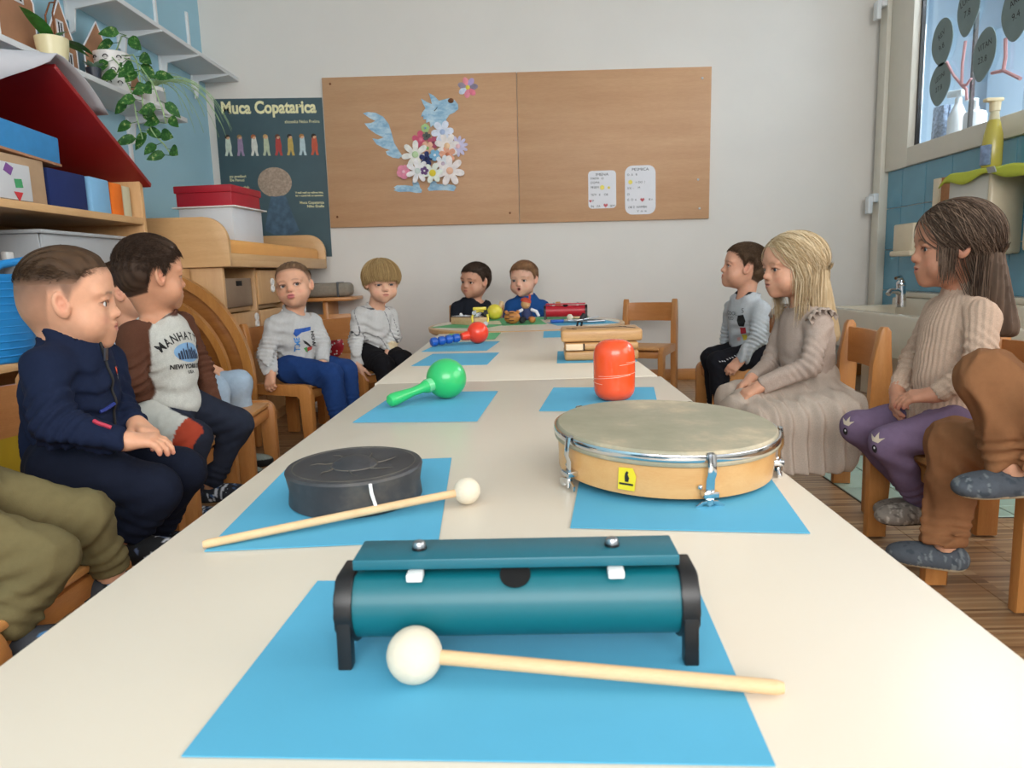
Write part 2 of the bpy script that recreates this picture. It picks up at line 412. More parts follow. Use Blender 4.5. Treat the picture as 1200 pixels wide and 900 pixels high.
part('spout', B().tube([(1.965, 3.82, .53), (1.93, 3.80, .545), (1.89, 3.78, .545), (1.875, 3.77, .53)], [.016, .015, .013, .013], 12), 'chrome', fa)
part('lever', B().tube([(1.965, 3.82, .60), (1.95, 3.80, .615), (1.91, 3.77, .61)], [.014, .01, .008], 10), 'chrome', fa)
M['creamp'] = plain('cream_dispenser', '#ddcdb0', .35, var=.02)
M['bad'] = plain('purple_badge', '#54406e', .5); M['cork'] = plain('cork_board', '#b27a52', .8, var=.08, scale=60)
sd = thing('soap_dispenser', 'small cream soap dispenser box with purple badge above the faucet', 'dispenser', (2.08, 3.9, .73))
part('body', B().box((2.075, 3.92, .82), (.13, .20, .145), bev=.010), 'creamp', sd); part('base', B().box((2.065, 3.92, .737), (.14, .21, .03), bev=.010), 'creamp', sd)
part('badge', B().ball((2.03, 3.816, .81), .012, sc=(.8, .2, 2)), M['bad'], sd, label='purple oval badge')
cbd = thing('cork_board', 'small brown cork board with cream edge on the blue tiles', 'board', (2.13, 3.62, .7))
part('panel', B().box((2.122, 3.645, .94), (.025, .25, .33)), M['cork'], cbd); part('edge', B().box((2.115, 3.785, .88), (.04, .05, .45), bev=.004), 'creamp', cbd)
M['shadedside'] = plain('dispenser_shaded', '#cfccc3', .35, var=.02)  # greyer tone that paints in the shade on the dispenser's side
pd = thing('towel_dispenser', 'large white paper towel dispenser under the lime cloth', 'dispenser', (2.06, 3.35, .71))
part('body', B().box((2.07, 3.355, .89), (.14, .31, .355), bev=.018), M['shadedside'], pd); part('lit_face', B().box((2.07, 3.195, .895), (.15, .03, .36), bev=.012), 'creamp', pd)  # daylit near face painted cream, shaded side painted greyer
pd2 = thing('towel_dispenser', 'cream towel dispenser cut off by the right edge of the photo', 'dispenser', (2.06, 2.85, .71))
part('body', B().box((2.07, 2.84, .90), (.14, .28, .36), bev=.018), 'creamp', pd2)
lc = thing('lime_cloth', 'lime green cleaning cloth draped over the towel dispenser', 'cloth', (2.05, 3.2, 1.07))
b = B(); nx_, ny_ = 14, 30; g = []
rnd = random.Random(3)
for i in range(nx_+1):
    row = []
    for j in range(ny_+1):
        u, v = i/nx_, j/ny_
        x = 1.955+.19*u; y = 2.95+.60*v
        z = 1.086+.004*math.sin(9*v+3*u)+.003*math.sin(17*v-5*u)
        if u < .18: z -= (.18-u)*.22*(1+.35*math.sin(11*v)); x += (.18-u)*.12
        if y > 3.50: z -= (y-3.50)*.5
        if y < 3.17: z -= (3.17-y)*.12
        row.append(b.bm.verts.new((x, y, z)))
    g.append(row)
for i in range(nx_):
    for j in range(ny_): b.bm.faces.new((g[i][j], g[i+1][j], g[i+1][j+1], g[i][j+1]))
o = part('fabric', b, 'lime', lc, smooth=80); md = o.modifiers.new('t', 'SOLIDIFY'); md.thickness = .006
part('care_tag', B().box((1.953, 3.12, 1.062), (.004, .05, .025), rot=(0, -.4, 0)), 'grayp', lc)
yb = thing('spray_bottle', 'clear bottle of yellow soap with cream pump on the towel dispenser', 'bottle', (2.06, 3.30, 1.09))
c0 = (2.05, 3.28)
part('body', B().lathe([(.036, 0), (.040, .01), (.040, .10), (.036, .14), (.026, .185), (.020, .20)], 24, Matrix.Translation((*c0, 1.09))), plain('yellow_soap', '#b9aa4e', .2, var=.03), yb)
part('neck', B().lathe([(.021, .19), (.019, .215), (.017, .235)], 20, Matrix.Translation((*c0, 1.09))), plain('milky_plastic', '#cfc6a4', .3), yb)
part('pump', B().cyl((*c0, 1.325), (*c0, 1.365), .021, .023).box((2.035, 3.27, 1.37), (.075, .035, .016), bev=.006), plain('cream_pump', '#e6d6b0', .4), yb)
part('label', B().box((2.012, 3.262, 1.14), (.012, .045, .085), rot=(0, 0, .4), bev=.003), plain('bottle_label', '#7d8fae', .5, var=.3, scale=50), yb, label='blue and white printed label')
# behind the pane
q = thing('pump_bottle', 'white round pump bottle behind the window pane', 'bottle', (2.27, 3.78, 1.305))
part('body', B().lathe([(.050, 0), (.052, .01), (.052, .10), (.045, .115), (.018, .125), (.016, .14)], 24, Matrix.Translation((2.27, 3.78, 1.305))), 'whitep', q)
part('pump', B().cyl((2.27, 3.78, 1.44), (2.27, 3.78, 1.475), .012).box((2.25, 3.78, 1.48), (.06, .02, .012), bev=.004), 'whitep', q)
q = thing('spray_bottle', 'white trigger spray bottle behind the window pane', 'bottle', (2.27, 3.93, 1.305))
part('body', B().lathe([(.045, 0), (.046, .01), (.044, .12), (.025, .17), (.016, .19), (.016, .215)], 24, Matrix.Translation((2.27, 3.93, 1.305))), 'whitep', q)
part('trigger', B().box((2.25, 3.92, 1.54), (.03, .13, .035), rot=(.15, 0, 0), bev=.008).box((2.24, 3.88, 1.515), (.012, .02, .05), rot=(.3, 0, 0), bev=.004), 'whitep', q)
q = thing('paper_packet', 'stack of blue and white paper packets standing behind the pane', 'packet', (2.26, 4.05, 1.305))
for i in range(3): part('packet', B().box((2.24+.03*i, 4.04, 1.405), (.026, .10, .20), rot=(.06, .05*i, 0), bev=.003), plain('blue_print_paper', '#8b9fb8', .7, var=.6, scale=70), q)
# balloons with written dates stuck on the pane
M['balloon'] = plain('grey_green_card', '#7a8a8a', .8, var=.04, scale=20)
M['pinks'] = plain('pink_string', '#c99a9c', .8)
def balloon(y, z, h, w, ang, name, date, label):
    t = thing('paper_balloon', label, 'decoration', (WR+.015, y, z), 0, 'paper balloons on the window')
    pts = []
    for i in range(40):
        a = 2*PI*i/40; r = 1+.0*math.cos(a)
        X = w/2*math.cos(a)*(1 - .30*max(0, -math.sin(a))**1.5); Y = h/2*math.sin(a)
        pts.append((X, Y))
    mt = frame((WR+.018, y, z), (0, -1, 0), (0, 0, 1)) @ Matrix.Rotation(ang, 4, 'Z')
    part('card', B().prism(pts, .003, mt), 'balloon', t, smooth=0)
    mt2 = frame((WR+.0145, y, z), (0, -1, 0), (0, 0, 1)) @ Matrix.Rotation(ang, 4, 'Z')
    lettering(name, h*.17, mt2 @ Matrix.Translation((0, h*.12, 0)) @ Matrix.Rotation(.35, 4, 'Z'), 'ink', t, sx=.9, lift=0)
    lettering(date, h*.17, mt2 @ Matrix.Translation((0, -h*.14, 0)) @ Matrix.Rotation(.25, 4, 'Z'), 'ink', t, lift=0)
balloon(3.93, 1.795, .235, .19, .1, 'REV', '9.8', 'leftmost upper grey paper balloon reading REV on the window')
balloon(3.93, 1.59, .21, .19, -.1, 'LEONI', '27.8', 'lowest grey paper balloon reading LEONI on the window')
balloon(3.72, 1.89, .26, .18, -.1, 'LUKA H', '7.8', 'topmost grey paper balloon reading LUKA H on the window')
balloon(3.575, 1.635, .235, .17, -.22, 'VITAN', '23.8', 'grey paper balloon reading VITAN lower right of its bunch')
balloon(3.36, 1.76, .26, .21, -.05, 'AREN', '9.4', 'grey paper balloon at the right edge of the window')
st = thing('balloon_string', 'pink ribbon tying the four paper balloons together', 'ribbon', (WR+.01, 3.74, 1.5))
for p in (((3.87, 1.685), (3.80, 1.60), (3.73, 1.54)), ((3.72, 1.74), (3.735, 1.64), (3.73, 1.54)), ((3.655, 1.55), (3.69, 1.53), (3.73, 1.54)), ((3.73, 1.54), (3.69, 1.51), (3.68, 1.46))):
    part('strand', B().tube([(WR+.012, y, z) for y, z in p], .007, 6), 'pinks', st)
st = thing('balloon_string', 'pink ribbon hanging from the right edge balloon', 'ribbon', (WR+.01, 3.38, 1.5))
for p in (((3.42, 1.66), (3.41, 1.58), (3.42, 1.52)), ((3.50, 1.535), (3.42, 1.525), (3.30, 1.46))):
    part('strand', B().tube([(WR+.012, y, z) for y, z in p], .008, 6), 'pinks', st)

# ================================================================== BACK WALL
tb = thing('notice_board', 'long beech veneer notice board of two panels on the back wall', 'board', (-.025, WB, 1.435))
tilt = Matrix.Translation((-.025, 0, 1.435)) @ Matrix.Rotation(R(.45), 4, 'Y') @ Matrix.Translation((.025, 0, -1.435))
for xa, xb in ((-1.182, -.0215), (-.0185, 1.131)):
    bb = B().box(((xa+xb)/2, WB-.010, 1.435), (xb-xa, .018, .875), bev=.0015); bmesh.ops.transform(bb.bm, matrix=tilt, verts=bb.bm.verts)
    part('panel', bb, 'board', tb)
for x, z in ((-1.13, 1.845), (-1.14, 1.07), (-.08, 1.06), (1.08, 1.8), (1.07, 1.05), (1.06, 1.22)):
    part('screw', B().ball((x, WB-.0195, z), .007, 10, sc=(1, .4, 1)), 'steel' if x > 0 else 'bark', tb)
YB = WB-.0195
def A5(X, Y):   # sketch units of the wolf collage (6 per photo pixel of its sheet) -> board plane
    px, py = X/6, Y/6
    return (-1.182+(43+px-.067*(py-7))*.00507, 1.882-(py-7+.0285*(43+px))*.00503)
def flat(pts, y, th=.0015, conv=True):
    P = [A5(*p) for p in pts] if conv else pts
    return B().prism([(x, z) for x, z in P], th, frame((0, y, 0), (1, 0, 0), (0, 0, 1)))
wolfb = NT('blue_watercolour'); nz = wolfb.noise(14, 5, .65, map_scale=(1, 1, 2)); r_ = wolfb.ramp(nz.outputs[0], [(.35, hx('#7ea8c8')), (.5, hx('#a3c6dc')), (.65, hx('#cbdfea'))]); wolfb.l(r_.outputs[0], wolfb.b.inputs['Base Color']); wolfb.set(Roughness=.8)
M['wolfb'] = wolfb.m
wf = thing('paper_wolf', 'blue paper wolf collage with a body of paper flowers on the notice board', 'collage', (-.72, YB, 1.3))
part('tail', flat([(40, 285), (75, 277), (130, 282), (185, 310), (225, 360), (245, 420), (265, 490), (300, 545), (325, 580), (300, 598), (255, 592), (215, 572), (205, 548), (238, 540), (190, 525), (140, 500), (108, 458), (150, 465), (190, 452), (130, 425), (80, 390), (52, 355), (100, 352), (130, 338), (90, 320)], YB), 'wolfb', wf)
part('head', flat([(452, 188), (490, 210), (530, 228), (520, 190), (505, 150), (545, 172), (580, 205), (620, 195), (650, 188), (690, 200), (715, 230), (718, 262), (690, 285), (655, 300), (635, 330), (632, 370), (612, 395), (600, 375), (588, 398), (570, 375), (555, 392), (540, 370), (525, 385), (515, 345), (490, 355), (492, 330), (470, 330), (472, 305), (455, 315), (462, 285), (485, 255), (465, 220)], YB-.004), 'wolfb', wf)
part('foot', flat([(400, 760), (425, 745), (445, 770), (455, 800), (470, 820), (465, 838), (430, 840), (380, 830), (300, 832), (265, 820), (280, 810), (265, 800), (290, 785), (350, 785), (405, 792)], YB), 'wolfb', wf)
part('foot', flat([(530, 760), (565, 755), (580, 778), (640, 778), (700, 785), (715, 800), (700, 828), (640, 822), (570, 822), (520, 826), (508, 810), (525, 790)], YB), 'wolfb', wf)
nx, nz_ = A5(664, 205); part('nose', B().ball((nx, YB-.007, nz_), .018, 14, sc=(1, .3, .8)), 'bark', wf)
x1, z1 = A5(560, 262); part('eye', B().tube([(x1-.012, YB-.006, z1-.01), (x1, YB-.006, z1), (x1+.008, YB-.006, z1+.012)], .002, 6), 'ink', wf)
def petal_flower(parent, X, Y, r, n, col, ccol, y, ph=0, wd=.42, cr=.3):
    cx, cz = A5(X, Y)
    m1 = M.setdefault('fl'+col, plain('petal_paper_'+col[1:], col, .8, var=.12, scale=40)); m2 = M.setdefault('fl'+ccol, plain('petal_paper_'+ccol[1:], ccol, .8, var=.05))
    b = B(); rr = r/6*.00507
    for k in range(n):
        a = ph+2*PI*k/n; pts = []
        for i in range(12):
            t = 2*PI*i/12; u = .56+.46*math.cos(t); v = wd*math.sin(t)*(.55+.45*u)
            pts.append((rr*(u*math.cos(a)-v*math.sin(a)), rr*(u*math.sin(a)+v*math.cos(a))))
        b.prism(pts, .001, frame((cx, y-.0007*(k % 3), cz), (1, 0, 0), (0, 0, 1)))
    o = part('flower', b, m1, parent, smooth=0)
    part('flower_centre', B().lathe([(0, 0), (rr*cr, 0), (rr*cr*.8, .002), (0, .003)], 14, frame((cx, y-.0035, cz), (1, 0, 0), (0, 0, 1)) ), m2, o if parent.type == 'MESH' else parent)
    return o
yy = YB-.004
for X, Y, r, n, c, cc, wd in [(455, 470, 62, 5, '#d05a78', '#e07a92', .42), (487, 390, 30, 5, '#a9c98a', '#7fa6c8', .6), (497, 448, 30, 5, '#5b5f5c', '#3c403e', .5), (545, 490, 42, 5, '#b5566c', '#8c4a5c', .5), (505, 530, 50, 5, '#eab89b', '#8cbf6e', .45), (722, 518, 72, 11, '#cfc7e2', '#e8c0c8', .2), (610, 420, 80, 6, '#dfe4f2', '#a8b8d8', .36), (645, 515, 88, 7, '#efe6e2', '#f0c9a0', .3),
      (650, 575, 60, 5, '#e9a98c', '#c97858', .42), (420, 575, 98, 7, '#ece9e2', '#bcd6a8', .26), (500, 605, 52, 5, '#2c3566', '#1d2348', .4), (560, 580, 40, 5, '#7fb4d6', '#e8eef2', .5), (340, 695, 50, 5, '#e58fa6', '#f0b9c6', .6), (620, 640, 60, 6, '#e3e6ea', '#c8b2c0', .35), (670, 690, 105, 7, '#f1e7e4', '#e7b79a', .28), (440, 690, 85, 7, '#eeeaea', '#cfd8d2', .26), (548, 705, 72, 6, '#e9eee2', '#e6cf3c', .34), (490, 690, 30, 5, '#6a4a7c', '#f2f2f2', .5)]:
    petal_flower(wf, X, Y, r, n, c, cc, yy, ph=(X*.37) % 1.2, wd=wd, cr=.24 if cc != '#e6cf3c' else .34); yy -= .0016
sf = thing('paper_flower', 'single pastel paper flower above the paper wolf snout', 'decoration', (-.3, YB, 1.83))
for k, c in enumerate(('#cfd8ea', '#e88fa0', '#e87f94', '#8c8296', '#b7a2cf', '#f09aa4', '#9a8c9c')):
    a = -2.6+2*PI*k/7; cx, cz = A5(780, 115)
    part('petal', B().lathe([(0, 0), (.022, 0), (.018, .002), (0, .003)], 12, frame((cx+.034*math.cos(a), YB, cz+.034*math.sin(a)), (1, 0, 0), (0, 0, 1)) @ Matrix.Rotation(a, 4, 'Z') @ Matrix.Diagonal((1.25, .8, 1, 1))), M.setdefault('fl'+c, plain('petal_paper_'+c[1:], c, .8, var=.1, scale=40)), sf)
cx, cz = A5(780, 115); part('centre', B().ball((cx, YB-.003, cz), .013, 12, sc=(1, .3, 1)), 'yellow', sf)
# two laminated sheets
def sheet(cx, cz, w, h, rad, label, title, rows_, hearts):
    t = thing('laminated_sheet', label, 'sheet', (cx, YB, cz)); pts = []
    for (sx, sy, a0) in ((1, 1, 0), (-1, 1, 90), (-1, -1, 180), (1, -1, 270)):
        for i in range(6):
            a = R(a0+18*i); pts.append((sx*(w/2-rad)+rad*math.cos(a), sy*(h/2-rad)+rad*math.sin(a)))
    part('paper', B().prism(pts, .002, frame((cx, YB, cz), (1, 0, 0), (0, 0, 1))), 'paperw', t, smooth=0)
    fr = lambda x, z: frame((cx+x, YB-.0025, cz+z), (1, 0, 0), (0, 0, 1))
    lettering(title, .022, fr(0, h/2-.03), M['ink'], t, sx=1.2, lift=.0005)
    for x, z, s in rows_: lettering(s, .018, fr(x, z), M['ink'], t, lift=.0005, align='LEFT')
    for x, z, r, c in hearts:
        pts = [(16*math.sin(a)**3*r/16, (13*math.cos(a)-5*math.cos(2*a)-2*math.cos(3*a)-math.cos(4*a))*r/16) for a in [2*PI*i/24 for i in range(24)]]
        part('heart' if c == 'r' else 'sun', B().prism(pts, .0006, fr(x, z)) if c == 'r' else B().lathe([(0, 0), (r, 0), (0, .0008)], 12, fr(x, z)), 'redl' if c == 'r' else 'yellow', t, smooth=0)
sheet(.482, 1.180, .168, .222, .022, 'smaller laminated sheet with pencil writing and heart on the notice board', 'IMENA', [(-.07, .06, 'MAMA'), (-.005, .06, 'O'), (-.07, .036, 'DOMA'), (-.07, .008, 'PESEM'), (-.07, -.036, 'TETI'), (-.02, -.036, '8'), (.01, -.036, 'OB'), (-.06, -.072, 'P'), (-.07, -.104, 'IN   ZA'), (.045, -.104, 'SEM')], [(.0, .012, .014, 'y'), (.04, .010, .008, 'y'), (.02, -.094, .013, 'r'), (-.072, -.066, .009, 'r')])
sheet(.712, 1.170, .185, .288, .045, 'larger laminated sheet with pencil drawings right of the smaller one', 'PESMICA', [(-.08, .085, 'O  A   8'), (-.03, .04, '= OO  !'), (-.08, .006, 'XX  -'), (-.015, .008, 'M'), (-.08, -.03, 'O'), (-.08, -.062, 'G  O  6'), (.05, -.062, '& n'), (-.075, -.106, 'OB Z  NAMEN'), (-.02, -.13, 'V  m  m')], [(-.06, .048, .013, 'y'), (.012, -.058, .013, 'r')])
# poster
po = thing('wall_poster', 'slate blue poster titled Muca Copatarica with a row of small figures', 'poster', (-1.52, WB, 1.3))
pm = frame((-1.518, WB-.003, 1.31), (1, 0, -.022), (0.004, 0, 1))
part('sheet', B().box((0, 0, 0), (.655, .94, .003), rot=pm), 'poster', po, smooth=0)
pl = lambda x, z, d=.003: pm @ Matrix.Translation((x, z, d))
lettering('Muca Copatarica', .098, pl(0, .385), 'lettery', po, bold=.0035, sx=.86, lift=0)
lettering('zlozenka Neko Prelina', .026, pl(.305, .325), 'lettery', po, align='RIGHT', lift=0, sx=.9)
for s, x, z, al in (('po predlogi', -.27, .01, 'LEFT'), ('Ele Peroci', -.27, -.012, 'LEFT'), ('in ilustracijah', -.27, -.055, 'LEFT'), ('Marlenke Stupica', -.27, -.077, 'LEFT'), ('V tedi vseli se najbres hisa,', .30, -.088, 'RIGHT'), ('ko v suseti bili so zacerani.', .30, -.106, 'RIGHT'), ('Muca Copatarica', .30, -.15, 'RIGHT'), ('Niko Grafin', .30, -.172, 'RIGHT')):
    lettering(s, .022 if al == 'LEFT' or z < -.12 else .016, pl(x, z), 'lettery', po, align=al, lift=0, bold=.0004)
figs = [('#cfd9c8', '#3a2a20'), ('#a08aa8', '#9a7a50'), ('#d6d8cf', '#a8613a'), ('#b9c2a4', '#c29a60'), ('#b5453f', '#6a3a28'), ('#c3a65a', '#2c2420'), ('#b9ccd0', '#a8743f'), ('#c65a40', '#2e221c')]
for k, (c, h_) in enumerate(figs):
    x = -.262+.0735*k+(.012 if k > 1 else 0); s_ = 1.05 if k in (0, 2, 4, 7) else .95
    cl = M.setdefault('pf'+c, plain('print_'+c[1:], c, .7, var=.1, scale=60)); hr = M.setdefault('pf'+h_, plain('print_'+h_[1:], h_, .7)); sk_ = M.setdefault('pfskin', plain('print_skin', '#d9a883', .7))
    f = part('figure', B().prism([(-.017*s_, -.02), (-.013, .028), (.013, .028), (.019*s_, -.02), (.017, -.05), (.023, -.078), (.008, -.078), (.001, -.045), (-.010, -.078), (-.025, -.076), (-.017, -.05)], .0006, pl(x, .215, .0018)), cl, po, smooth=0)
    part('face', B().lathe([(0, 0), (.0135, 0), (0, .001)], 14, pl(x+.001, .242, .002)), sk_, f)
    part('hair', B().prism([(-.016, .0), (-.015, .012), (-.004, .019), (.010, .015), (.014, .005), (.004, .007), (-.006, .003), (-.008, -.008)], .0008, pl(x, .244, .003)), hr, f)
# plain stand-in for the poster's central picture: soft tan and blue-grey shapes without features
tan = plain('print_tan_fur', '#a99584', .9, var=.25, scale=90, bump=.2); bg = plain('print_blue_grey', '#4d6579', .8, var=.25, scale=30)
part('tan_shape', B().lathe([(0, 0), (.105, 0), (.10, .0012), (0, .0016)], 28, pl(.005, -.02, .0016) @ Matrix.Diagonal((1.0, .85, 1, 1))), tan, po, smooth=0)
part('blue_shape', B().prism([(-.045, .09), (.045, .09), (.08, -.02), (.115, -.12), (.06, -.145), (-.04, -.145), (-.10, -.12), (-.075, -.02)], .001, pl(.02, -.19, .0018)), bg, po, smooth=0)
# ================================================================== LEFT SIDE FURNITURE
# wall shelves with brackets
def wall_shelf(label, z, y0, y1, x1, ybr, rail):
    t = thing('wall_shelf', label, 'shelf', (WL, (y0+y1)/2, z))
    part('board', B().box(((WL+x1)/2, (y0+y1)/2, z), (x1-WL, y1-y0, .022), bev=.002), 'shelfw', t)
    for y in ybr:
        part('bracket', B().prism([(0, 0), (.20, 0), (.20, -.008), (.03, -.035), (.018, -.12), (0, -.13)], .012, frame((WL+.012, y+.006, z-.011), (1, 0, 0), (0, 0, 1))), 'metalw', t)
        part('wall_rail', B().box((WL+.006, y, z+rail), (.012, .024, .42), bev=.002), 'metalw', t)
wall_shelf('upper white wall shelf ending at the back wall corner', 1.89, 1.2, 4.49, WL+.21, (2.3, 3.17, 3.56, 3.95, 4.32), .12)
wall_shelf('lower white wall shelf carrying the potted plants', 1.505, .9, 3.74, WL+.215, (1.9, 2.75, 3.56), -.18)
Z2 = 1.517
# gingerbread style card houses
def house(y, w, h, roof, wins, label, tilt=0):
    t = thing('card_house', label, 'decoration', (WL+.06, y, Z2), 0, 'brown card houses on the lower wall shelf')
    fr = lambda x=0: frame((WL+.075-x*0+x, y, Z2), (0, 1, 0), (0, 0, 1))
    F = frame((WL+.075, y, Z2), (0, 1, 0), (0, 0, 1)) @ Matrix.Rotation(tilt, 4, 'Z')
    pts = [(-w/2, 0), (w/2, 0), (w/2, roof), (w*.05, h), (-w/2, roof)]
    part('front', B().prism(pts, .004, F), 'card', t, smooth=0)
    out = [(x*1.06, z*1.0+(.005 if z > 0 else 0)) for x, z in pts]
    b = B(); b.tube([F @ Vector((x, z, .004)) for x, z in [(-w/2, 0), (-w/2, roof), (w*.05, h), (w/2, roof), (w/2, 0)]], .0035, 6)
    part('icing_edge', b, 'paperw', t)
    for wx, wz, ww, wh in wins:
        b = B(); Z = .0055
        for c, d in (((wx, wz-wh/2), (ww+.008, .007)), ((wx, wz+wh/2), (ww+.008, .007)), ((wx-ww/2, wz), (.007, wh)), ((wx+ww/2, wz), (.007, wh)), ((wx, wz), (.003, wh))):
            b.box((0, 0, 0), (d[0], d[1], .004), rot=F @ Matrix.Translation((c[0], c[1], Z)))
        f = part('window_frame', b, 'paperw', t, smooth=0)
        part('window_hole', B().box((0, 0, 0), (ww, wh, .002), rot=F @ Matrix.Translation((wx, wz, .0045))), 'ink', f, smooth=0)
house(2.50, .20, .36, .20, [(.03, .10, .055, .08)], 'brown card house farthest left on the shelf, cut by the frame')
house(2.735, .20, .34, .23, [(.02, .235, .04, .05)], 'brown card house behind the cream orchid pot')
house(2.985, .19, .30, .13, [(.0, .19, .035, .055), (.04, .08, .035, .06)], 'brown card house with two white windows right of the orchid pot')
house(3.235, .20, .30, .17, [(-.05, .09, .03, .045)], 'brown card house behind the white face pot')
house(3.50, .19, .20, .10, [(.0, .05, .035, .05)], 'small brown card house half hidden by the trailing plant')
def leaf(b, base, d, L, w, droop=.3, n=6, up=(0, 0, 1), fold=.15):
    d = Vector(d).normalized(); s = d.cross(Vector(up))
    if s.length < 1e-3: s = Vector((1, 0, 0))
    s.normalize(); p = Vector(base); rows_ = []
    for i in range(n+1):
        t = i/n; ww = w/2*math.sin(PI*min(1, .06+.94*t))**.75*(1.15-.5*t) if 0 < t < 1 else .0006
        nn = s.cross(d).normalized()
        rows_.append([b.bm.verts.new(p-s*ww+nn*fold*ww), b.bm.verts.new(p), b.bm.verts.new(p+s*ww+nn*fold*ww)])
        d = (d+Vector((0, 0, -droop/n))).normalized(); p = p+d*(L/n)
    for a, c in zip(rows_, rows_[1:]):
        for k in range(2): b.bm.faces.new((a[k], a[k+1], c[k+1], c[k]))
    return b
cp = thing('orchid_pot', 'cream ceramic pot with broad green leaves on the lower wall shelf', 'plant', (-1.77, 2.75, Z2))
c = (-1.735, 2.80)
part('pot', B().lathe([(.040, 0), (.044, .003), (.054, .06), (.057, .094), (.053, .096), (.048, .085), (.0, .082)], 30, Matrix.Translation((*c, Z2))), 'cream', cp)
for d, L, w in (((-.1, -.7, .75), .15, .065), ((.2, .9, .35), .19, .06), ((.1, .8, .9), .12, .045), ((-.3, -.3, .9), .12, .05), ((.4, .6, .1), .13, .045)):
    part('leaf', leaf(B(), (*c, Z2+.085), d, L*1.05, w*1.05, .6), 'leaf', cp, smooth=80)
part('root_bark', B().ball((c[0]+.01, c[1]+.02, Z2+.095), .028, 12, sc=(1, 1.1, .6)), 'bark', cp)
for dy, h in ((-.02, .13), (.025, .17)): part('stem', B().tube([(c[0], c[1]+dy, Z2+.09), (c[0], c[1]+dy, Z2+.09+h*.6), (c[0]+.01, c[1]+dy+.02, Z2+.09+h), (c[0]+.01, c[1]+dy+.05, Z2+.10+h)], .003, 6), 'bark', cp)
sp_ = thing('succulent_pot', 'tiny dark pot with a grey green succulent between the two larger pots', 'plant', (-1.75, 3.02, Z2))
part('pot', B().lathe([(.022, 0), (.030, .05), (.026, .05), (0, .045)], 18, Matrix.Translation((-1.72, 3.03, Z2))), plain('navy_pot', '#2d3340', .4), sp_)
for i in range(9):
    a = i*2.4; part('leaf', leaf(B(), (-1.72, 3.03, Z2+.05), (math.cos(a), math.sin(a), .6), .05, .022, .2), plain('succulent_green', '#7fa08a', .6) if i == 0 else bpy.data.materials['succulent_green'], sp_, smooth=80)
wp = thing('pothos_pot', 'white pot printed with small faces and a trailing variegated plant', 'plant', (-1.76, 3.25, Z2))
c = (-1.755, 3.24)
part('pot', B().lathe([(.050, 0), (.056, .004), (.066, .06), (.072, .14), (.073, .165), (.067, .166), (.062, .15), (0, .145)], 32, Matrix.Translation((*c, Z2))), 'potw', wp)
b = B()
for iz, z in enumerate((.035, .085, .135)):
    for k in range(9):
        a = 2*PI*(k+.5*(iz % 2))/9; r = .052+.019*z/.15+.003
        F = Matrix.Translation((c[0]+(r+.0025)*math.cos(a), c[1]+(r+.0025)*math.sin(a), Z2+z)) @ Matrix.Rotation(a-PI/2+PI, 4, 'Z') @ Matrix.Rotation(PI/2, 4, 'X')
        b.tube([F @ Vector((.010*math.cos(t), .010*math.sin(t), 0)) for t in [PI*j/6 for j in range(7)]], .0022, 5)
        for sx in (-.004, .004): b.ball(F @ Vector((sx, .001, 0)), .0013, 6)
        b.tube([F @ Vector((.005*math.cos(t), -.005+.003*math.sin(t), 0)) for t in [PI+PI*j/4 for j in range(5)]], .0008, 4)
part('face_print', b, 'ink', wp, kind='stuff')
rnd = random.Random(5)
vines = [[(-1.72, 3.24, 1.67), (-1.62, 3.18, 1.66), (-1.58, 3.12, 1.55), (-1.57, 3.1, 1.42), (-1.54, 3.1, 1.32), (-1.50, 3.1, 1.28), (-1.47, 3.1, 1.23)],
         [(-1.72, 3.24, 1.67), (-1.60, 3.15, 1.62), (-1.52, 3.1, 1.52), (-1.49, 3.1, 1.42), (-1.48, 3.1, 1.36)],
         [(-1.74, 3.2, 1.67), (-1.66, 3.12, 1.60), (-1.61, 3.1, 1.48), (-1.60, 3.1, 1.38), (-1.585, 3.1, 1.30)],
         [(-1.74, 3.24, 1.68), (-1.68, 3.2, 1.74), (-1.64, 3.16, 1.73)]]
def along(P, t):
    P = [Vector(p) for p in P]; f = t*(len(P)-1); i = min(int(f), len(P)-2); return P[i].lerp(P[i+1], f-i), (P[i+1]-P[i]).normalized()
for vi, V in enumerate(vines):
    part('stem', B().tube([along(V, i/14)[0] for i in range(15)], .0028, 6), 'leafl', wp)
    n = (11, 9, 9, 3)[vi]
    for k in range(n):
        p, d = along(V, (k+1)/n); sd = 1 if k % 2 else -1
        dd = Vector((sd*.8+rnd.uniform(-.3, .3), rnd.uniform(-.6, .1), rnd.uniform(-.6, .2)))
        bb = B(); q = p+dd.normalized()*.025; bb.tube([p, q], .0015, 5); leaf(bb, q, dd, rnd.uniform(.065, .09), rnd.uniform(.045, .06), .6, up=(0, -1, .3))
        part('leaf', bb, 'leafv', wp, smooth=80)
wt = thing('spider_plant_pot', 'white labelled tub with thin arching spider plant leaves', 'plant', (-1.76, 3.55, Z2))
c = (-1.75, 3.55)
part('tub', B().lathe([(.050, 0), (.058, .10), (.060, .10), (.055, .095), (0, .09)], 26, Matrix.Translation((*c, Z2))), 'potw', wt)
part('label', B().box((-1.695, 3.53, Z2+.055), (.004, .05, .05), rot=(0, .08, -.3)), 'grayp', wt, label='small grey printed label')
for i in range(20):
    a = -1.6+3.0*i/19; L = rnd.uniform(.35, .5); q0 = Vector((*c, Z2+.09)); d = Vector((math.cos(a)*.7, math.sin(a)*.7, 1.0)).normalized()
    pts = [q0.copy()]; dd = d.copy()
    for k in range(12): dd = (dd+Vector((math.cos(a)*.06, math.sin(a)*.04, -.22-.012*k))).normalized(); q0 = q0+dd*L/12; pts.append(q0.copy())
    part('leaf', B().tube(pts, [(.0032*(1-.85*j/12), .001) for j in range(13)], 6), 'leafl', wt)

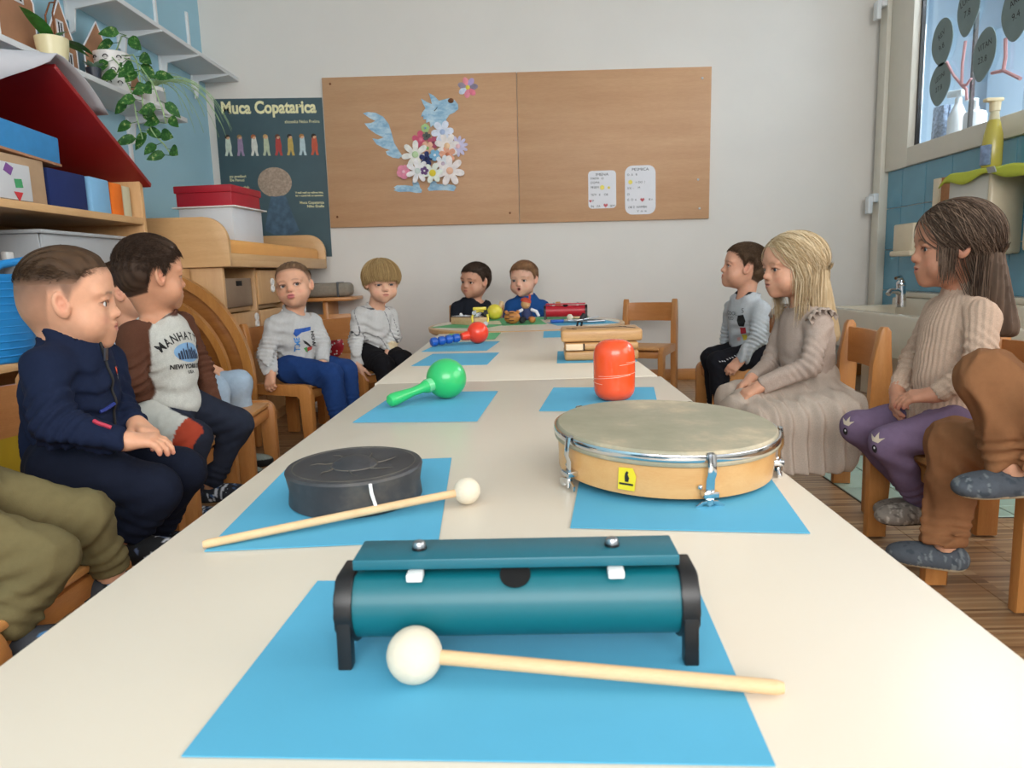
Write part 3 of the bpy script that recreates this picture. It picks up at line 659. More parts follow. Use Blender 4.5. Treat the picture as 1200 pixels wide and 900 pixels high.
# play stand with the red gable roof
ps = thing('play_stand', 'tall beech play stand with a red sloping roof against the blue wall', 'shelf', (-1.63, 2.2, 0))
FX = -1.405
for y in (1.78, 2.71): part('side_panel', B().box(((FX+WL)/2, y, .555), (FX-WL-.01, .022, 1.11), bev=.002), 'cab_z', ps)
for z in (.08, .485, .93): part('shelf', B().box(((FX+WL)/2, 2.245, z), (FX-WL-.01, .905, .024), bev=.003), 'cab_y', ps)
part('back_panel', B().box((WL+.012, 2.245, .5), (.008, .905, .84)), 'cab_y', ps)
part('gable_back', B().prism([(1.79, .95), (2.70, .95), (2.70, 1.09), (2.245, 1.34), (1.79, 1.33)], .01, frame((WL+.015, 0, 0), (0, 1, 0), (0, 0, 1))), 'redcab', ps)
for s in (1,):
    y0, y1 = 2.235, 2.235+s*.50; a = math.atan2(1.39-1.10, .50); L = math.hypot(.5, .29)
    part('roof_panel', B().box(((FX+WL)/2+.01, (y0+y1)/2, (1.352+1.062)/2), (FX-WL+.02, L, .016), rot=(-s*a, 0, 0), bev=.002), 'redcab', ps)
gz = thing('gauze_sheet', 'white gauze sheet thrown over the red roof peak', 'cloth', (-1.63, 2.24, 1.4))
b = B(); g = []
for i in range(13):
    row = []
    for j in range(29):
        u, v = i/12, j/28; x = -1.66+u*(FX+1.685); y = 1.55+v*.95
        zr = 1.378-abs(y-2.235)*.57
        if y < 2.22: zr = 1.388-(2.22-y)*.24+.004*math.sin(20*y)-(.022+(2.22-y)*.28)*max(0, (u-.86)/.14)
        else: zr += .050*math.sin(PI*min(1, (y-2.20)/.42))
        row.append(b.bm.verts.new((x+.01*math.sin(9*y), y, zr+.004*math.sin(13*y+5*x))))
    g.append(row)
for i in range(12):
    for j in range(28): b.bm.faces.new((g[i][j], g[i+1][j], g[i+1][j+1], g[i][j+1]))
o = part('sheet', b, 'cloth', gz, smooth=80); md = o.modifiers.new('t', 'SOLIDIFY'); md.thickness = .003
zs_ = .9425
def bx(name, label, cat, c, d, mat, bev=.004, rot=None, group=None, pname='body'):
    t = thing(name, label, cat, (c[0], c[1], c[2]-d[2]/2), 0, group); part(pname, B().box(c, d, rot=rot, bev=bev), mat, t); return t
kb = bx('kraft_box', 'brown kraft cardboard box on the stand shelf under the blue box', 'box', (-1.575, 2.055, zs_+.065), (.28, .29, .13), 'kraft', .003)
sb = bx('shape_box', 'white box printed with purple, green and red shapes', 'box', (-1.4255, 1.98, zs_+.052), (.016, .26, .10), 'whitebox', .002)
for y, z, col, k, ang in ((2.02, .083, '#7a4a92', 4, .3), (2.055, .048, '#3f9a63', 4, .9), (2.05, .015, '#c22a33', 3, 0.52), (1.93, .06, '#d9b23a', 4, .2)):
    part('printed_shape', B().prism([(.021*math.cos(ang+2*PI*i/k), .017*math.sin(ang+2*PI*i/k)) for i in range(k)], .001, frame((-1.4165, y, zs_+z), (0, 1, 0), (0, 0, 1))), plain('shape'+col[1:], col, .5), sb, smooth=0)
lettering('PLUS', .022, frame((-1.4165, 1.945, zs_+.05), (0, 1, 0), (0, 0, 1)), 'redl', sb)
bl = thing('blue_box', 'worn bright blue lidded box on top of the kraft box', 'box', (-1.55, 2.10, zs_+.13))
part('body', B().box((-1.55, 2.09, zs_+.178), (.24, .38, .085), rot=(-.05, 0, 0), bev=.004), plain('worn_blue', '#2f86c2', .6, var=.07, scale=25), bl)
part('lid_edge', B().box((-1.55, 2.09, zs_+.138), (.243, .383, .008), rot=(-.05, 0, 0), bev=.001), 'card', bl)
gp = 'boxes and blocks beside the kraft box'
bx('foam_block', 'navy blue foam block on the play stand shelf', 'block', (-1.52, 2.31, zs_+.058), (.17, .19, .115), plain('navy_felt', '#14275e', .9, var=.1, bump=.3, bscale=300), .004, group=gp)
bx('foam_block', 'light blue foam block right of the navy one', 'block', (-1.50, 2.475, zs_+.058), (.14, .12, .115), plain('light_blue_foam', '#7fb4da', .7, var=.05), .006, rot=(0, 0, .05), group=gp)
bx('foam_block', 'fuzzy orange block between light blue and cream ones', 'block', (-1.50, 2.583, zs_+.056), (.13, .075, .112), plain('orange_fuzz', '#e2711d', .95, var=.15, bump=.6, bscale=250), .004, group=gp)
bx('foam_block', 'narrow cream block at the far end of the shelf', 'block', (-1.50, 2.658, zs_+.055), (.12, .05, .11), plain('cream_foam', '#c9c3a4', .8), .004, group=gp)
# bins and basket on the lower shelf
def bin_(name, label, c, d, mat, th=.006, rim=.012):
    t = thing(name, label, 'bin', (c[0], c[1], c[2])); b = B(); x, y, z = c; w, l, h = d
    b.box((x, y, z+.004), (w-.02, l-.02, .008))
    for sx in (-1, 1): b.box((x+sx*(w/2-.008), y, z+h/2), (th, l-.01, h), rot=(0, sx*.035, 0), bev=.002)
    for sy in (-1, 1): b.box((x, y+sy*(l/2-.008), z+h/2), (w-.01, th, h), rot=(-sy*.035, 0, 0), bev=.002)
    part('tub', b, mat, t)
    b = B()
    for sx in (-1, 1): b.box((x+sx*(w/2+.002), y, z+h-.004), (rim*1.8, l+rim*2, rim), bev=.004)
    for sy in (-1, 1): b.box((x, y+sy*(l/2+.002), z+h-.004), (w+rim*2, rim*1.8, rim), bev=.004)
    part('rim', b, mat, t); return t
bin_('storage_bin', 'large light grey plastic bin behind the two nearest boys', (-1.62, 2.40, .497), (.36, .50, .372), 'grayp')
t = bin_('storage_bin', 'dark grey open bin of wooden bricks behind the blue basket', (-1.65, 1.96, .497), (.23, .32, .275), 'darkp')
part('handle', B().box((-1.53, 2.13, .79), (.02, .035, .035), bev=.006), 'whitep', t, label='white clip handle')
rnd = random.Random(8)
for i in range(14):
    w_ = thing('wooden_brick', 'plain wooden brick lying in the dark grey bin', 'toy', (-1.6, 1.96, .8), 0, 'wooden bricks in the dark bin')
    part('body', B().box((-1.64+rnd.uniform(-.05, .05), 1.98+rnd.uniform(-.07, .07), .785-.014*(i % 3)), (.03, .12, .02), rot=(rnd.uniform(-.3, .3), rnd.uniform(-.3, .3), rnd.uniform(-.5, .5)), bev=.002), 'beech', w_)
bk = thing('blue_basket', 'bright blue ribbed plastic basket with handle at the left edge', 'basket', (-1.47, 1.86, .49))
part('tub', B().lathe([(.10, 0), (.108, .005), (.128, .12), (.142, .245), (.148, .25), (.148, .262), (.138, .262), (.125, .12), (.10, .015), (0, .015)], 36, Matrix.Translation((-1.452, 1.955, .497)) @ Matrix.Diagonal((.46, .95, .92, 1))), 'basket', bk)
b = B()
for k in range(11):
    z = .02+.02*k; r = .109+.035*z/.25; b.tube([(-1.452+.46*r*math.cos(a), 1.955+.95*r*math.sin(a), .497+z) for a in [2*PI*i/36 for i in range(36)]], .0028, 5, closed=True)
part('ribs', b, 'basket', bk)
part('handle', B().tube([(-1.40, 1.86, .735), (-1.39, 1.90, .762), (-1.39, 2.00, .775), (-1.40, 2.06, .735)], [.010, .011, .011, .010], 10), 'basket', bk)
yc = bx('yellow_crate', 'dull yellow plastic crate low behind the khaki trousers', 'crate', (-1.55, 2.05, .20), (.26, .42, .22), plain('yellow_crate', '#b3951f', .5), .012)

# changing table with mattress
ct = thing('changing_table', 'beech changing table with rounded end boards and cupboards below', 'table', (-1.54, 3.66, 0))
part('top', B().box(((WL+.02-1.204)/2, 3.68, .774), (-1.204-WL-.02, 1.43, .03), bev=.003), 'cab_y', ct)
for y, lab in ((2.965, 'near'), (4.395, 'far')):
    pts = [(WL+.02, .76), (-1.204, .76), (-1.204, .86)]+[(-1.204-.10+.10*math.cos(a), .862+.10*math.sin(a)) for a in [PI/2*i/8 for i in range(9)]]+[(WL+.02, .966)]
    part('end_board', B().prism(pts, .022, frame((0, y+.011, 0), (1, 0, 0), (0, 0, 1)), bev=.003), 'cab', ct)
part('front_lip', B().box((-1.213, 3.68, .80), (.018, 1.41, .03), bev=.003), 'cab_y', ct)
CX = -1.25
for y in (2.99, 3.34, 3.70, 4.06): part('upright', B().box(((CX+WL+.02)/2, y, .38), (CX-WL-.02, .022, .757), bev=.002), 'cab_z', ct)
part('plinth', B().box(((CX+WL)/2, 3.52, .03), (CX-WL-.06, 1.06, .06)), 'cab_y', ct)
part('side_post', B().box((-1.39, 2.905, .378), (.03, .10, .757), bev=.003), 'cab_z', ct)
part('divider', B().box(((CX+WL)/2, 3.525, .575), (CX-WL-.06, 1.07, .02), bev=.002), 'cab_y', ct)
def knob(par, y, z):
    b = B()
    for dz in (-.016, .016): b.tube([(CX+.014, y+.013*math.cos(a), z+dz+.013*math.sin(a)) for a in [2*PI*i/14 for i in range(14)]], .006, 6, closed=True)
    return part('handle', b, 'whitep', par, label='white figure eight handle')
for i, (ya, yb_) in enumerate(((3.0, 3.33), (3.35, 3.69), (3.71, 4.05))):
    d_ = part('door', B().box((CX, (ya+yb_)/2, .315), (.018, yb_-ya, .495), bev=.003), 'cab_z', ct); knob(d_, yb_-.05, .52)
    if i: d_ = part('drawer', B().box((CX, (ya+yb_)/2, .668), (.018, yb_-ya, .16), bev=.003), 'cab_z', ct); knob(d_, (ya+yb_)/2, .675)
gb = thing('drawer_box', 'grey brown cardboard drawer box with a hand hole in the cupboard', 'box', (-1.45, 3.165, .587))
part('body', B().box((-1.42, 3.165, .650), (.32, .29, .125), bev=.003), plain('taupe_box', '#8d7660', .7), gb); part('hand_hole', B().box((-1.259, 3.165, .69), (.004, .06, .022), bev=.001), 'dark', gb)
mt_ = thing('mattress', 'orange wipe clean mattress on the changing table', 'mattress', (-1.54, 3.68, .79)); part('pad', B().box((-1.55, 3.68, .835), (.62, 1.39, .085), bev=.02, seg=3), 'mattress', mt_)
wb_ = thing('white_box', 'white card storage box on the changing table under the red box', 'box', (-1.44, 3.45, .88))
part('body', B().box((-1.425, 3.45, .955), (.255, .30, .155), rot=(0, 0, -.08), bev=.003), 'whitebox', wb_); part('lid', B().box((-1.425, 3.45, 1.035), (.30, .33, .006), rot=(0, 0, -.08), bev=.001), 'whitep', wb_)
rb_ = thing('red_box', 'dark red lidded shoe box on top of the white box', 'box', (-1.45, 3.3, 1.04))
part('body', B().box((-1.43, 3.45, 1.073), (.262, .29, .068), rot=(0, 0, -.08), bev=.003), 'redbox', rb_); part('lid', B().box((-1.43, 3.45, 1.115), (.275, .305, .032), rot=(0, 0, -.08), bev=.004), 'redbox', rb_)
# rocker made of bent wooden arcs
rk = thing('wooden_rocker', 'bent plywood rocker arches leaning by the changing table', 'toy', (-1.45, 2.85, 0))
rc = (-1.50, .30)
def arc(r0, r1, y, th, a0=0, a1=PI, zs=1.12):
    n = 28; o_ = [(rc[0]+r1*math.cos(a0+(a1-a0)*i/n), rc[1]+zs*r1*math.sin(a0+(a1-a0)*i/n)) for i in range(n+1)]
    i_ = [(rc[0]+r0*math.cos(a0+(a1-a0)*i/n), rc[1]+zs*r0*math.sin(a0+(a1-a0)*i/n)) for i in range(n+1)]
    return B().prism(o_+i_[::-1], th, frame((0, y, 0), (1, 0, 0), (0, 0, 1)), bev=.003)
rock = wood('rocker_ply', '#a46a30', '#c48a48', 1, 2, rough=.3, coat=.35); M['rock'] = rock
part('outer_arch', arc(.375, .41, 2.835, .03, -.5, 1.9), rock, rk)
part('inner_panel', arc(.0, .372, 2.845, .008, -.5, 1.9), wood('rocker_panel', '#8c5526', '#b47a3c', .6, 0, rough=.35, coat=.3), rk)
part('middle_arch', arc(.305, .33, 2.80, .03, -.5, 1.9), rock, rk)
part('inner_arch', arc(.215, .245, 2.765, .03, -.5, 1.9), rock, rk)
part('stretcher', B().cyl((-1.22, 2.72, .16), (-1.09, 2.90, .20), .012), 'rock', rk)
# small side cabinet with a rolled felt mat
sc_ = thing('side_cabinet', 'low beech side cabinet in the corner carrying a rolled mat', 'cabinet', (-1.25, 4.35, 0))
part('top', B().box((-1.21, 4.32, .578), (.40, .30, .02), bev=.003), 'beech_x', sc_); part('panel', B().box((-1.21, 4.24, .25), (.36, .02, .48), bev=.003), 'beech_x', sc_)
for x in (-1.39, -1.18): part('upright', B().box((x, 4.34, .285), (.03, .24, .57), bev=.003), 'beech', sc_)
fm = thing('felt_mat', 'folded grey brown felt mat on the side cabinet', 'mat', (-1.19, 4.32, .59))
part('roll', B().box((-1.20, 4.31, .632), (.33, .14, .082), bev=.03, seg=4), 'felted', fm); part('strap', B().box((-1.105, 4.31, .633), (.012, .146, .088), bev=.003), 'darkp', fm)
rdb = thing('dotted_ball', 'red cloth ball with white dots on the floor-side seat behind the bowl haired boy', 'toy', (-1.02, 3.75, .30))
part('ball', B().ball((-1.03, 3.80, .345), .065, 20, sc=(.8, .8, 1)), 'redbox', rdb)
rnd = random.Random(2)
for i in range(26):
    a, e = rnd.uniform(-PI, 0), rnd.uniform(-1.1, 1.1); part('dot', B().ball((-1.03+.8*.064*math.cos(e)*math.cos(a), 3.80+.8*.064*math.cos(e)*math.sin(a), .345+.064*math.sin(e)), .005, 8), 'whitep', rdb)
cr = bx('toy_shelf', 'low dark wooden ledge holding the red dotted ball', 'shelf', (-1.05, 3.85, .14), (.30, .30, .28), 'beech_x', .004)
bw = thing('white_bowl', 'white plastic pad on the floor behind the chair of the grey shirt boy', 'bowl', (-1.0, 3.5, 0)); part('body', B().lathe([(.08, 0), (.11, .02), (.12, .05), (.11, .06), (0, .06)], 24, Matrix.Translation((-.99, 3.62, .012))), 'whitep', bw)

# ================================================================== CHAIRS  (local: sits facing +x, origin on the floor under the seat centre)
def make_chair(label):
    t = thing('child_chair', label, 'chair', (0, 0, .0045), 0, 'beech nursery chairs around the tables'); XM[t.name] = Matrix()
    W, D, H, SH = .315, .30, .52, .27
    part('seat', B().box((-.005, 0, SH-.012), (D-.02, W-.058, .014), bev=.004), wood('seat_ply', '#c08448', '#d69c5e', .8, 0), t, world=False)
    for s in (-1, 1):
        y0 = s*(W/2)-(.028 if s > 0 else 0)
        # bent front leg running back into the side rail
        pts = [(D/2-.048, 0), (D/2, 0), (D/2, SH-.045)]+[(D/2-.04+.04*math.cos(a), SH-.04+.04*math.sin(a)) for a in [PI/2*i/7 for i in range(8)]]+[(-D/2+.02, SH), (-D/2+.02, SH-.046), (D/2-.062, SH-.046), (D/2-.050, SH-.058)]
        part('front_leg', B().prism(pts, .028, frame((0, y0+.028, 0), (1, 0, 0), (0, 0, 1)), bev=.004), 'beech', t, world=False)
        pts = [(-D/2-.022, 0), (-D/2+.030, 0), (-D/2+.030, SH-.03), (-D/2+.024, H-.10), (-D/2+.010, H-.012), (-D/2+.002, H), (-D/2-.012, H), (-D/2-.020, H-.012), (-D/2-.026, H-.12), (-D/2-.022, SH)]
        part('rear_post', B().prism(pts, .030, frame((0, y0+.029, 0), (1, 0, 0), (0, 0, 1)), bev=.005), 'beech', t, world=False)
    b = B(); n = 10; pr = []
    for i in range(n+1):
        u = i/n*2-1; pr.append((-.018*(1-u*u), u*(W/2-.026)))
    out = [(-D/2+.004+x, y) for x, y in pr]+[(-D/2-.008+x, y) for x, y in pr[::-1]]
    b.prism(out, .105, Matrix.Translation((0, 0, H-.125)), bev=.003)
    part('backrest', b, wood('back_ply', '#b0703a', '#c98a50', .9, 1), t, world=False)
    for x in (-D/2+.01, D/2-.03):
        part('stretcher', B().box((x, 0, SH-.045), (.018, W-.05, .035), bev=.003), 'beech_y', t, world=False)
    return t
chairs = [(-.83, .985, 0, 'beech child chair at the lower left edge under the khaki trousers'),
          (-.905, 1.325, -2, 'beech child chair of the boy in the navy jacket'),
          (-1.0, 1.875, 3, 'beech child chair of the boy in the brown sleeved shirt'),
          (-1.05, 2.37, 5, 'beech child chair of the hidden child in light blue'),
          (-.985, 3.05, -16, 'beech child chair fully in view under the boy in blue trousers'),
          (-.79, 3.43, -32, 'beech child chair of the boy with the bowl haircut'),
          (-.285, 4.02, -90, 'beech child chair of the boy in the black shirt behind the round table'),
          (.045, 4.04, -90, 'beech child chair of the boy in the blue shirt behind the round table'),
          (.655, 4.06, -116, 'empty beech child chair by the back wall right of the round table'),
          (.925, 3.14, 180, 'beech child chair of the boy in the grey hooded jacket'),
          (.83, 2.115, 173, 'beech child chair of the blond girl in the tulle dress'),
          (1.0, 1.63, 178, 'beech child chair of the girl in the ribbed sweater'),
          (1.10, 1.215, 180, 'beech child chair at the right edge under the ochre trousers')]
c0_ = make_chair(chairs[0][3])
for i, (x, y, a, lb) in enumerate(chairs):
    if i == 0: c0_.location = (x, y, .0045); c0_.rotation_euler = (0, 0, R(a)); XM[c0_.name] = Matrix.Translation((x, y, .0045)) @ Matrix.Rotation(R(a), 4, 'Z')
    else: dup(c0_, (x, y, .0045), R(a), lb)

# ================================================================== TABLES
T = .46
def table(label, x0_, x1_, y0_, y1_, legs, rz=0):
    t = thing('long_table', label, 'table', ((x0_+x1_)/2, (y0_+y1_)/2, 0), rz)
    cx_, cy_ = (x0_+x1_)/2, (y0_+y1_)/2
    mm = Matrix.Translation((cx_, cy_, 0)) @ Matrix.Rotation(rz, 4, 'Z') @ Matrix.Translation((-cx_, -cy_, 0))
    bb = B().box((cx_, cy_, T-.0105), (x1_-x0_, y1_-y0_, .021), bev=.003); bmesh.ops.transform(bb.bm, matrix=mm, verts=bb.bm.verts)
    part('tabletop', bb, 'white_lam', t)
    for (x, y) in legs: part('leg', B().cyl((x, y, .012), (x, y, T-.02), .022, .026, 16), 'beech', t)
    part('apron', B().box((cx_, cy_, T-.048), (x1_-x0_-.14, y1_-y0_-.10, .05)), 'beech_y', t)
table('nearest long white table carrying the teal chime bar and the hand drum', -.345, .2975, -.05, 1.602, ((-.28, .05), (.23, .05), (-.28, 1.5), (.23, 1.5)), R(-.2))
table('second long white table farther back with the red and blue maraca', -.355, .289, 1.609, 2.935, ((-.28, 1.7), (.21, 1.7), (-.28, 2.8), (.21, 2.8)), R(.5))
rt = thing('round_table', 'round white topped table with beech edge by the far boys', 'table', (0, 3.42, 0))
part('tabletop', B().lathe([(0, .0), (.43, .0), (.43, .002), (0, .002)], 64, Matrix.Translation((0, 3.42, T-.002)) @ Matrix.Diagonal((1.03, 1.03, 1, 1))), 'white_lam', rt)
part('wood_edge', B().lathe([(.40, -.03), (.452, -.03), (.462, -.022), (.464, -.004), (.458, 0), (.442, 0), (.442, -.004), (.40, -.006)], 64, Matrix.Translation((0, 3.42, T))), 'hoopwood', rt)
for x, y in ((-.32, 3.20), (.36, 3.28), (-.30, 3.70), (.30, 3.70)): part('leg', B().cyl((x, y, .012), (x, y, T-.03), .024, .028, 16), 'hoopwood', rt)

# ================================================================== PAPER SHEETS
def quad_sheet(label, c, rz, mat, z=T+.0004, d=(.297, .210), name='paper_sheet', grp='coloured paper sheets laid on the tables'):
    o = part(name, B().box((0, 0, .0006), (d[0], d[1], .0008)), mat, None, smooth=0, world=False, loc=(c[0], c[1], z), rz=R(rz))
    setp(o, label, 'paper', grp); return o
quad_sheet('blue paper sheet under the teal chime bar, nearest of all', (-.029, .4275), -2.7, 'paper')
quad_sheet('blue paper sheet under the black gong drum', (-.199, .763), 3.5, 'paper', d=(.21, .297))
quad_sheet('blue paper sheet under the hand drum', (.162, .78), -7.5, 'paper', d=(.215, .297))
quad_sheet('blue paper sheet under the green maraca', (-.178, 1.308), -4.5, 'paper', d=(.210, .297))
quad_sheet('blue paper sheet under the orange shaker', (.137, 1.335), -8, 'paper', d=(.205, .25))
quad_sheet('empty blue paper sheet behind the green maraca', (-.198, 2.035), -4.5, 'paper', d=(.205, .28))
quad_sheet('blue paper sheet under the red and blue maraca', (-.215, 2.395), -6, 'paper', d=(.21, .297))
quad_sheet('green paper sheet at the far end of the second table', (-.215, 2.77), -3, 'paperg', d=(.21, .28))
quad_sheet('blue paper sheet under the wooden block stack', (.19, 2.01), -3, 'paper', d=(.21, .28))
quad_sheet('blue paper sheet under the small castanet', (.168, 2.765), -2, 'paper', d=(.205, .28))
quad_sheet('green paper sheet under the little glockenspiel', (-.27, 3.33), -28, 'paperg', d=(.29, .21))
quad_sheet('green paper sheet under the toy figure and round castanet', (-.02, 3.48), 4, 'paperg', d=(.205, .36))
quad_sheet('blue paper sheet under the metal rattle', (.26, 3.33), 12, 'paper', d=(.29, .21))
quad_sheet('green paper sheet under the red chime bar', (.17, 3.72), -10, 'paperg', d=(.297, .17))
quad_sheet('green paper sheet under the yellow ball', (-.19, 3.73), 15, 'paperg', d=(.26, .18))

# ================================================================== INSTRUMENTS
TZ = T+.0014
def chime(name, label, L, r, mats, loc, rz, z0=TZ):
    """bar resonator: horizontal tube with black end caps on feet and a flat bar on top"""
    t = thing(name, label, 'instrument', (loc[0], loc[1], z0), rz); mb, mt, mc = mats
    lw = dict(world=False)
    zc = r*1.12+.008
    n = 40; pts = []
    for i in range(n+1):
        a = R(-215)+R(250)*i/n; pts.append((r*math.cos(a), zc+r*math.sin(a)))
    pts = [(x, z) for x, z in pts]
    # round tube cut flat on top
    ring = [(r*math.cos(a), zc+r*math.sin(a)) for a in [R(61)+R(-302)*i/36 for i in range(37)]]
    part('resonator', B().prism(ring, L, Matrix.Translation((-L/2, 0, 0)) @ Matrix(((0, 0, 1, 0), (1, 0, 0, 0), (0, 1, 0, 0), (0, 0, 0, 1)))), mb, t, **lw)
    for s in (-1, 1):
        rr = r*1.10; ring2 = [(rr*math.cos(a), zc+rr*math.sin(a)) for a in [R(60)+R(-300)*i/30 for i in range(31)]]
        cp_ = B().prism(ring2, .011, Matrix.Translation((s*(L/2+.003)-.0055, 0, 0)) @ Matrix(((0, 0, 1, 0), (1, 0, 0, 0), (0, 1, 0, 0), (0, 0, 0, 1))), bev=.001)
        part('end_cap', cp_, mc, t, **lw)
        for sy in (-1, 1):
            pts = [(sy*rr*.98, zc-.002), (sy*rr*1.05, 0), (sy*(rr*1.05-.009), 0), (sy*(rr*.75), zc-r*.75), (sy*rr*.60, zc-r*.6)]
            part('foot', B().prism(pts, .009, Matrix.Translation((s*(L/2+.003)-.0045, 0, 0)) @ Matrix(((0, 0, 1, 0), (1, 0, 0, 0), (0, 1, 0, 0), (0, 0, 0, 1))), bev=.001), mc, t, **lw)
    zt = zc+r*.86
    part('sound_hole', B().lathe([(0, 0), (r*.42, 0), (r*.42, .0006), (0, .0006)], 24, Matrix.Translation((0, -r*.50, zc+r*.88)) @ Matrix.Rotation(R(30), 4, 'X') ), 'dark', t, **lw)
    part('chime_plate', B().box((0, .006, zt+.0080), (L*.985, r*1.50, .007), bev=.0012), mt, t, **lw)
    for s in (-1, 1):
        part('spacer', B().box((s*L*.30, -r*.62, zt+.0022), (.010, .010, .0050), bev=.001), 'whitep', t, **lw)
        part('spacer', B().box((s*L*.30, r*.55, zt+.0022), (.010, .010, .0050), bev=.001), 'whitep', t, **lw)
        bo = part('bolt', B().lathe([(.0042, 0), (.0042, .002), (.0034, .0035), (.002, .0042), (0, .0044)], 16, Matrix.Translation((s*L*.30, .006, zt+.0130))), 'steel', t, **lw)
        part('washer', B().lathe([(.0048, 0), (.0048, .0016), (0, .0016)], 16, Matrix.Translation((s*L*.30, .006, zt+.0116))), 'black', bo, **lw)
    return t
chime('chime_bar', 'teal resonator chime bar with black end caps, nearest instrument', .206, .0228, (M['teal'], M['teal2'], 'black'), (-.011, .432), R(-.6))
chime('chime_bar', 'red resonator chime bar with black end caps on the round table', .20, .030, (M['redl'], M['redl'], 'black'), (.20, 3.62), R(-6))
def mallet(label, head, tail, rh, rs, z_tail=None):
    t = thing('mallet', label, 'mallet', (head[0], head[1], TZ), 0, 'felt headed mallets')
    h = Vector((head[0], head[1], TZ+rh)); tl_ = Vector((tail[0], tail[1], z_tail if z_tail else TZ+rs)); d = (tl_-h).normalized()
    part('felt_head', B().ball(h, rh, 32), 'felt', t)
    part('stick', B().cyl(h+d*rh*.93, tl_-d*.004, rs, rs*.98, 20).cyl(tl_-d*.004, tl_, rs*.98, rs*.75, 20), 'dowel', t); return t
mallet('white felt mallet lying in front of the teal chime bar', (-.0715, .394), (.1385, .373), .0166, .0043)
mallet('white felt mallet leaning over the edge of the blue sheet by the gong drum', (-.067, .724), (-.298, .613), .0142, .0042)
t = thing('felt_ball', 'small white felt mallet head in front of the red chime bar', 'mallet', (.213, 3.50, TZ)); part('head', B().ball((.213, 3.50, TZ+.0155), .0155, 20), 'felt', t); part('stick', B().cyl((.222, 3.51, TZ+.014), (.30, 3.60, TZ+.006), .004), 'dowel', t)
# black gong drum
gd = thing('gong_drum', 'flat black rubber gong drum with raised centre boss', 'instrument', (-.191, .755, TZ))
G = Matrix.Translation((-.191, .755, TZ)) @ Matrix.Rotation(R(1.2), 4, 'X')
gm = NT('gong_rubber'); tc = gm.n('TexCoord'); nz = gm.noise(9, 5, .7); n2 = gm.noise(40, 3, .6)
gr_ = gm.ramp(nz.outputs[0], [(.35, hx('#2b2b2e')), (.55, hx('#3a3a3d')), (.72, hx('#5b564f'))]); gm.l(gr_.outputs[0], gm.b.inputs['Base Color']); gm.set(Roughness=.5); gm.bump(n2.outputs[0], .15, .001)
part('body', B().lathe([(.068, 0), (.0715, .003), (.070, .018), (.0725, .032), (.0735, .036), (.072, .0385), (.069, .0395), (.060, .0385), (.050, .0378), (.030, .0372), (.0255, .0374), (.0225, .0405), (.016, .0445), (.008, .0463), (0, .0468)], 64, G), gm.m, gd)
scm = plain('scuffed_rim', '#57524a', .6, var=.3, scale=60)
part('scuff_ring', B().tube([G @ Vector((.0245*math.cos(a), .0245*math.sin(a), .0377)) for a in [2*PI*i/40 for i in range(40)]], .0009, 5, closed=True).tube([G @ Vector((.0655*math.cos(a), .0655*math.sin(a), .0390)) for a in [2*PI*i/60 for i in range(60)]], .0006, 5, closed=True), scm, gd)
for k in range(7):
    a = .35+2*PI*k/7; part('scuff_mark', B().tube([G @ Vector((r*math.cos(a+da), r*math.sin(a+da), .0376+.0012*(r > .04))) for r, da in ((.025, -.1), (.032, 0), (.041, .05), (.048, .18))], [.0013, .0008, .0005, .0002], 5), scm, gd)
part('cord', B().tube([G @ Vector((.031, -.066, .036)), G @ Vector((.033, -.071, .028)), G @ Vector((.037, -.0725, .014))], .0018, 8), 'whitep', gd, label='short white cord on the rim')
# hand drum
hd = thing('hand_drum', 'wooden hand drum with chrome tension hoop and wing nuts', 'instrument', (.157, .822, TZ))
HM = Matrix.Translation((.157, .826, TZ+.0095)) @ Matrix.Rotation(R(1.5), 4, 'Y') @ Matrix.Rotation(R(2.0), 4, 'X') @ Matrix.Diagonal((1, 1, .88, 1))
part('wood_shell', B().lathe([(.119, 0), (.1225, .001), (.1245, .044), (.121, .044), (.116, .002), (.119, 0)], 96, HM), 'hoopwood', hd)
sk2 = NT('drum_skin'); nz = sk2.noise(10, 6, .65); r_ = sk2.ramp(nz.outputs[0], [(.38, hx('#918d76')), (.52, hx('#9d9680')), (.6, hx('#b0a389')), (.7, hx('#c9bb9e'))]); sk2.l(r_.outputs[0], sk2.b.inputs['Base Color']); sk2.set(Roughness=.45); n2 = sk2.noise(40, 3); sk2.bump(n2.outputs[0], .1, .001)
part('skin', B().lathe([(.1255, .0395), (.1278, .041), (.1284, .0440), (.1262, .0470), (.1262, .053), (.1255, .0562), (.1238, .0582), (.118, .0590), (0, .0588)], 96, HM), sk2.m, hd)
part('chrome_hoop', B().lathe([(.1266, .0465), (.1286, .0465), (.1291, .0475), (.1291, .0540), (.1286, .0550), (.1266, .0550), (.1262, .054), (.1262, .0475), (.1266, .0465)], 96, HM), 'chrome', hd)
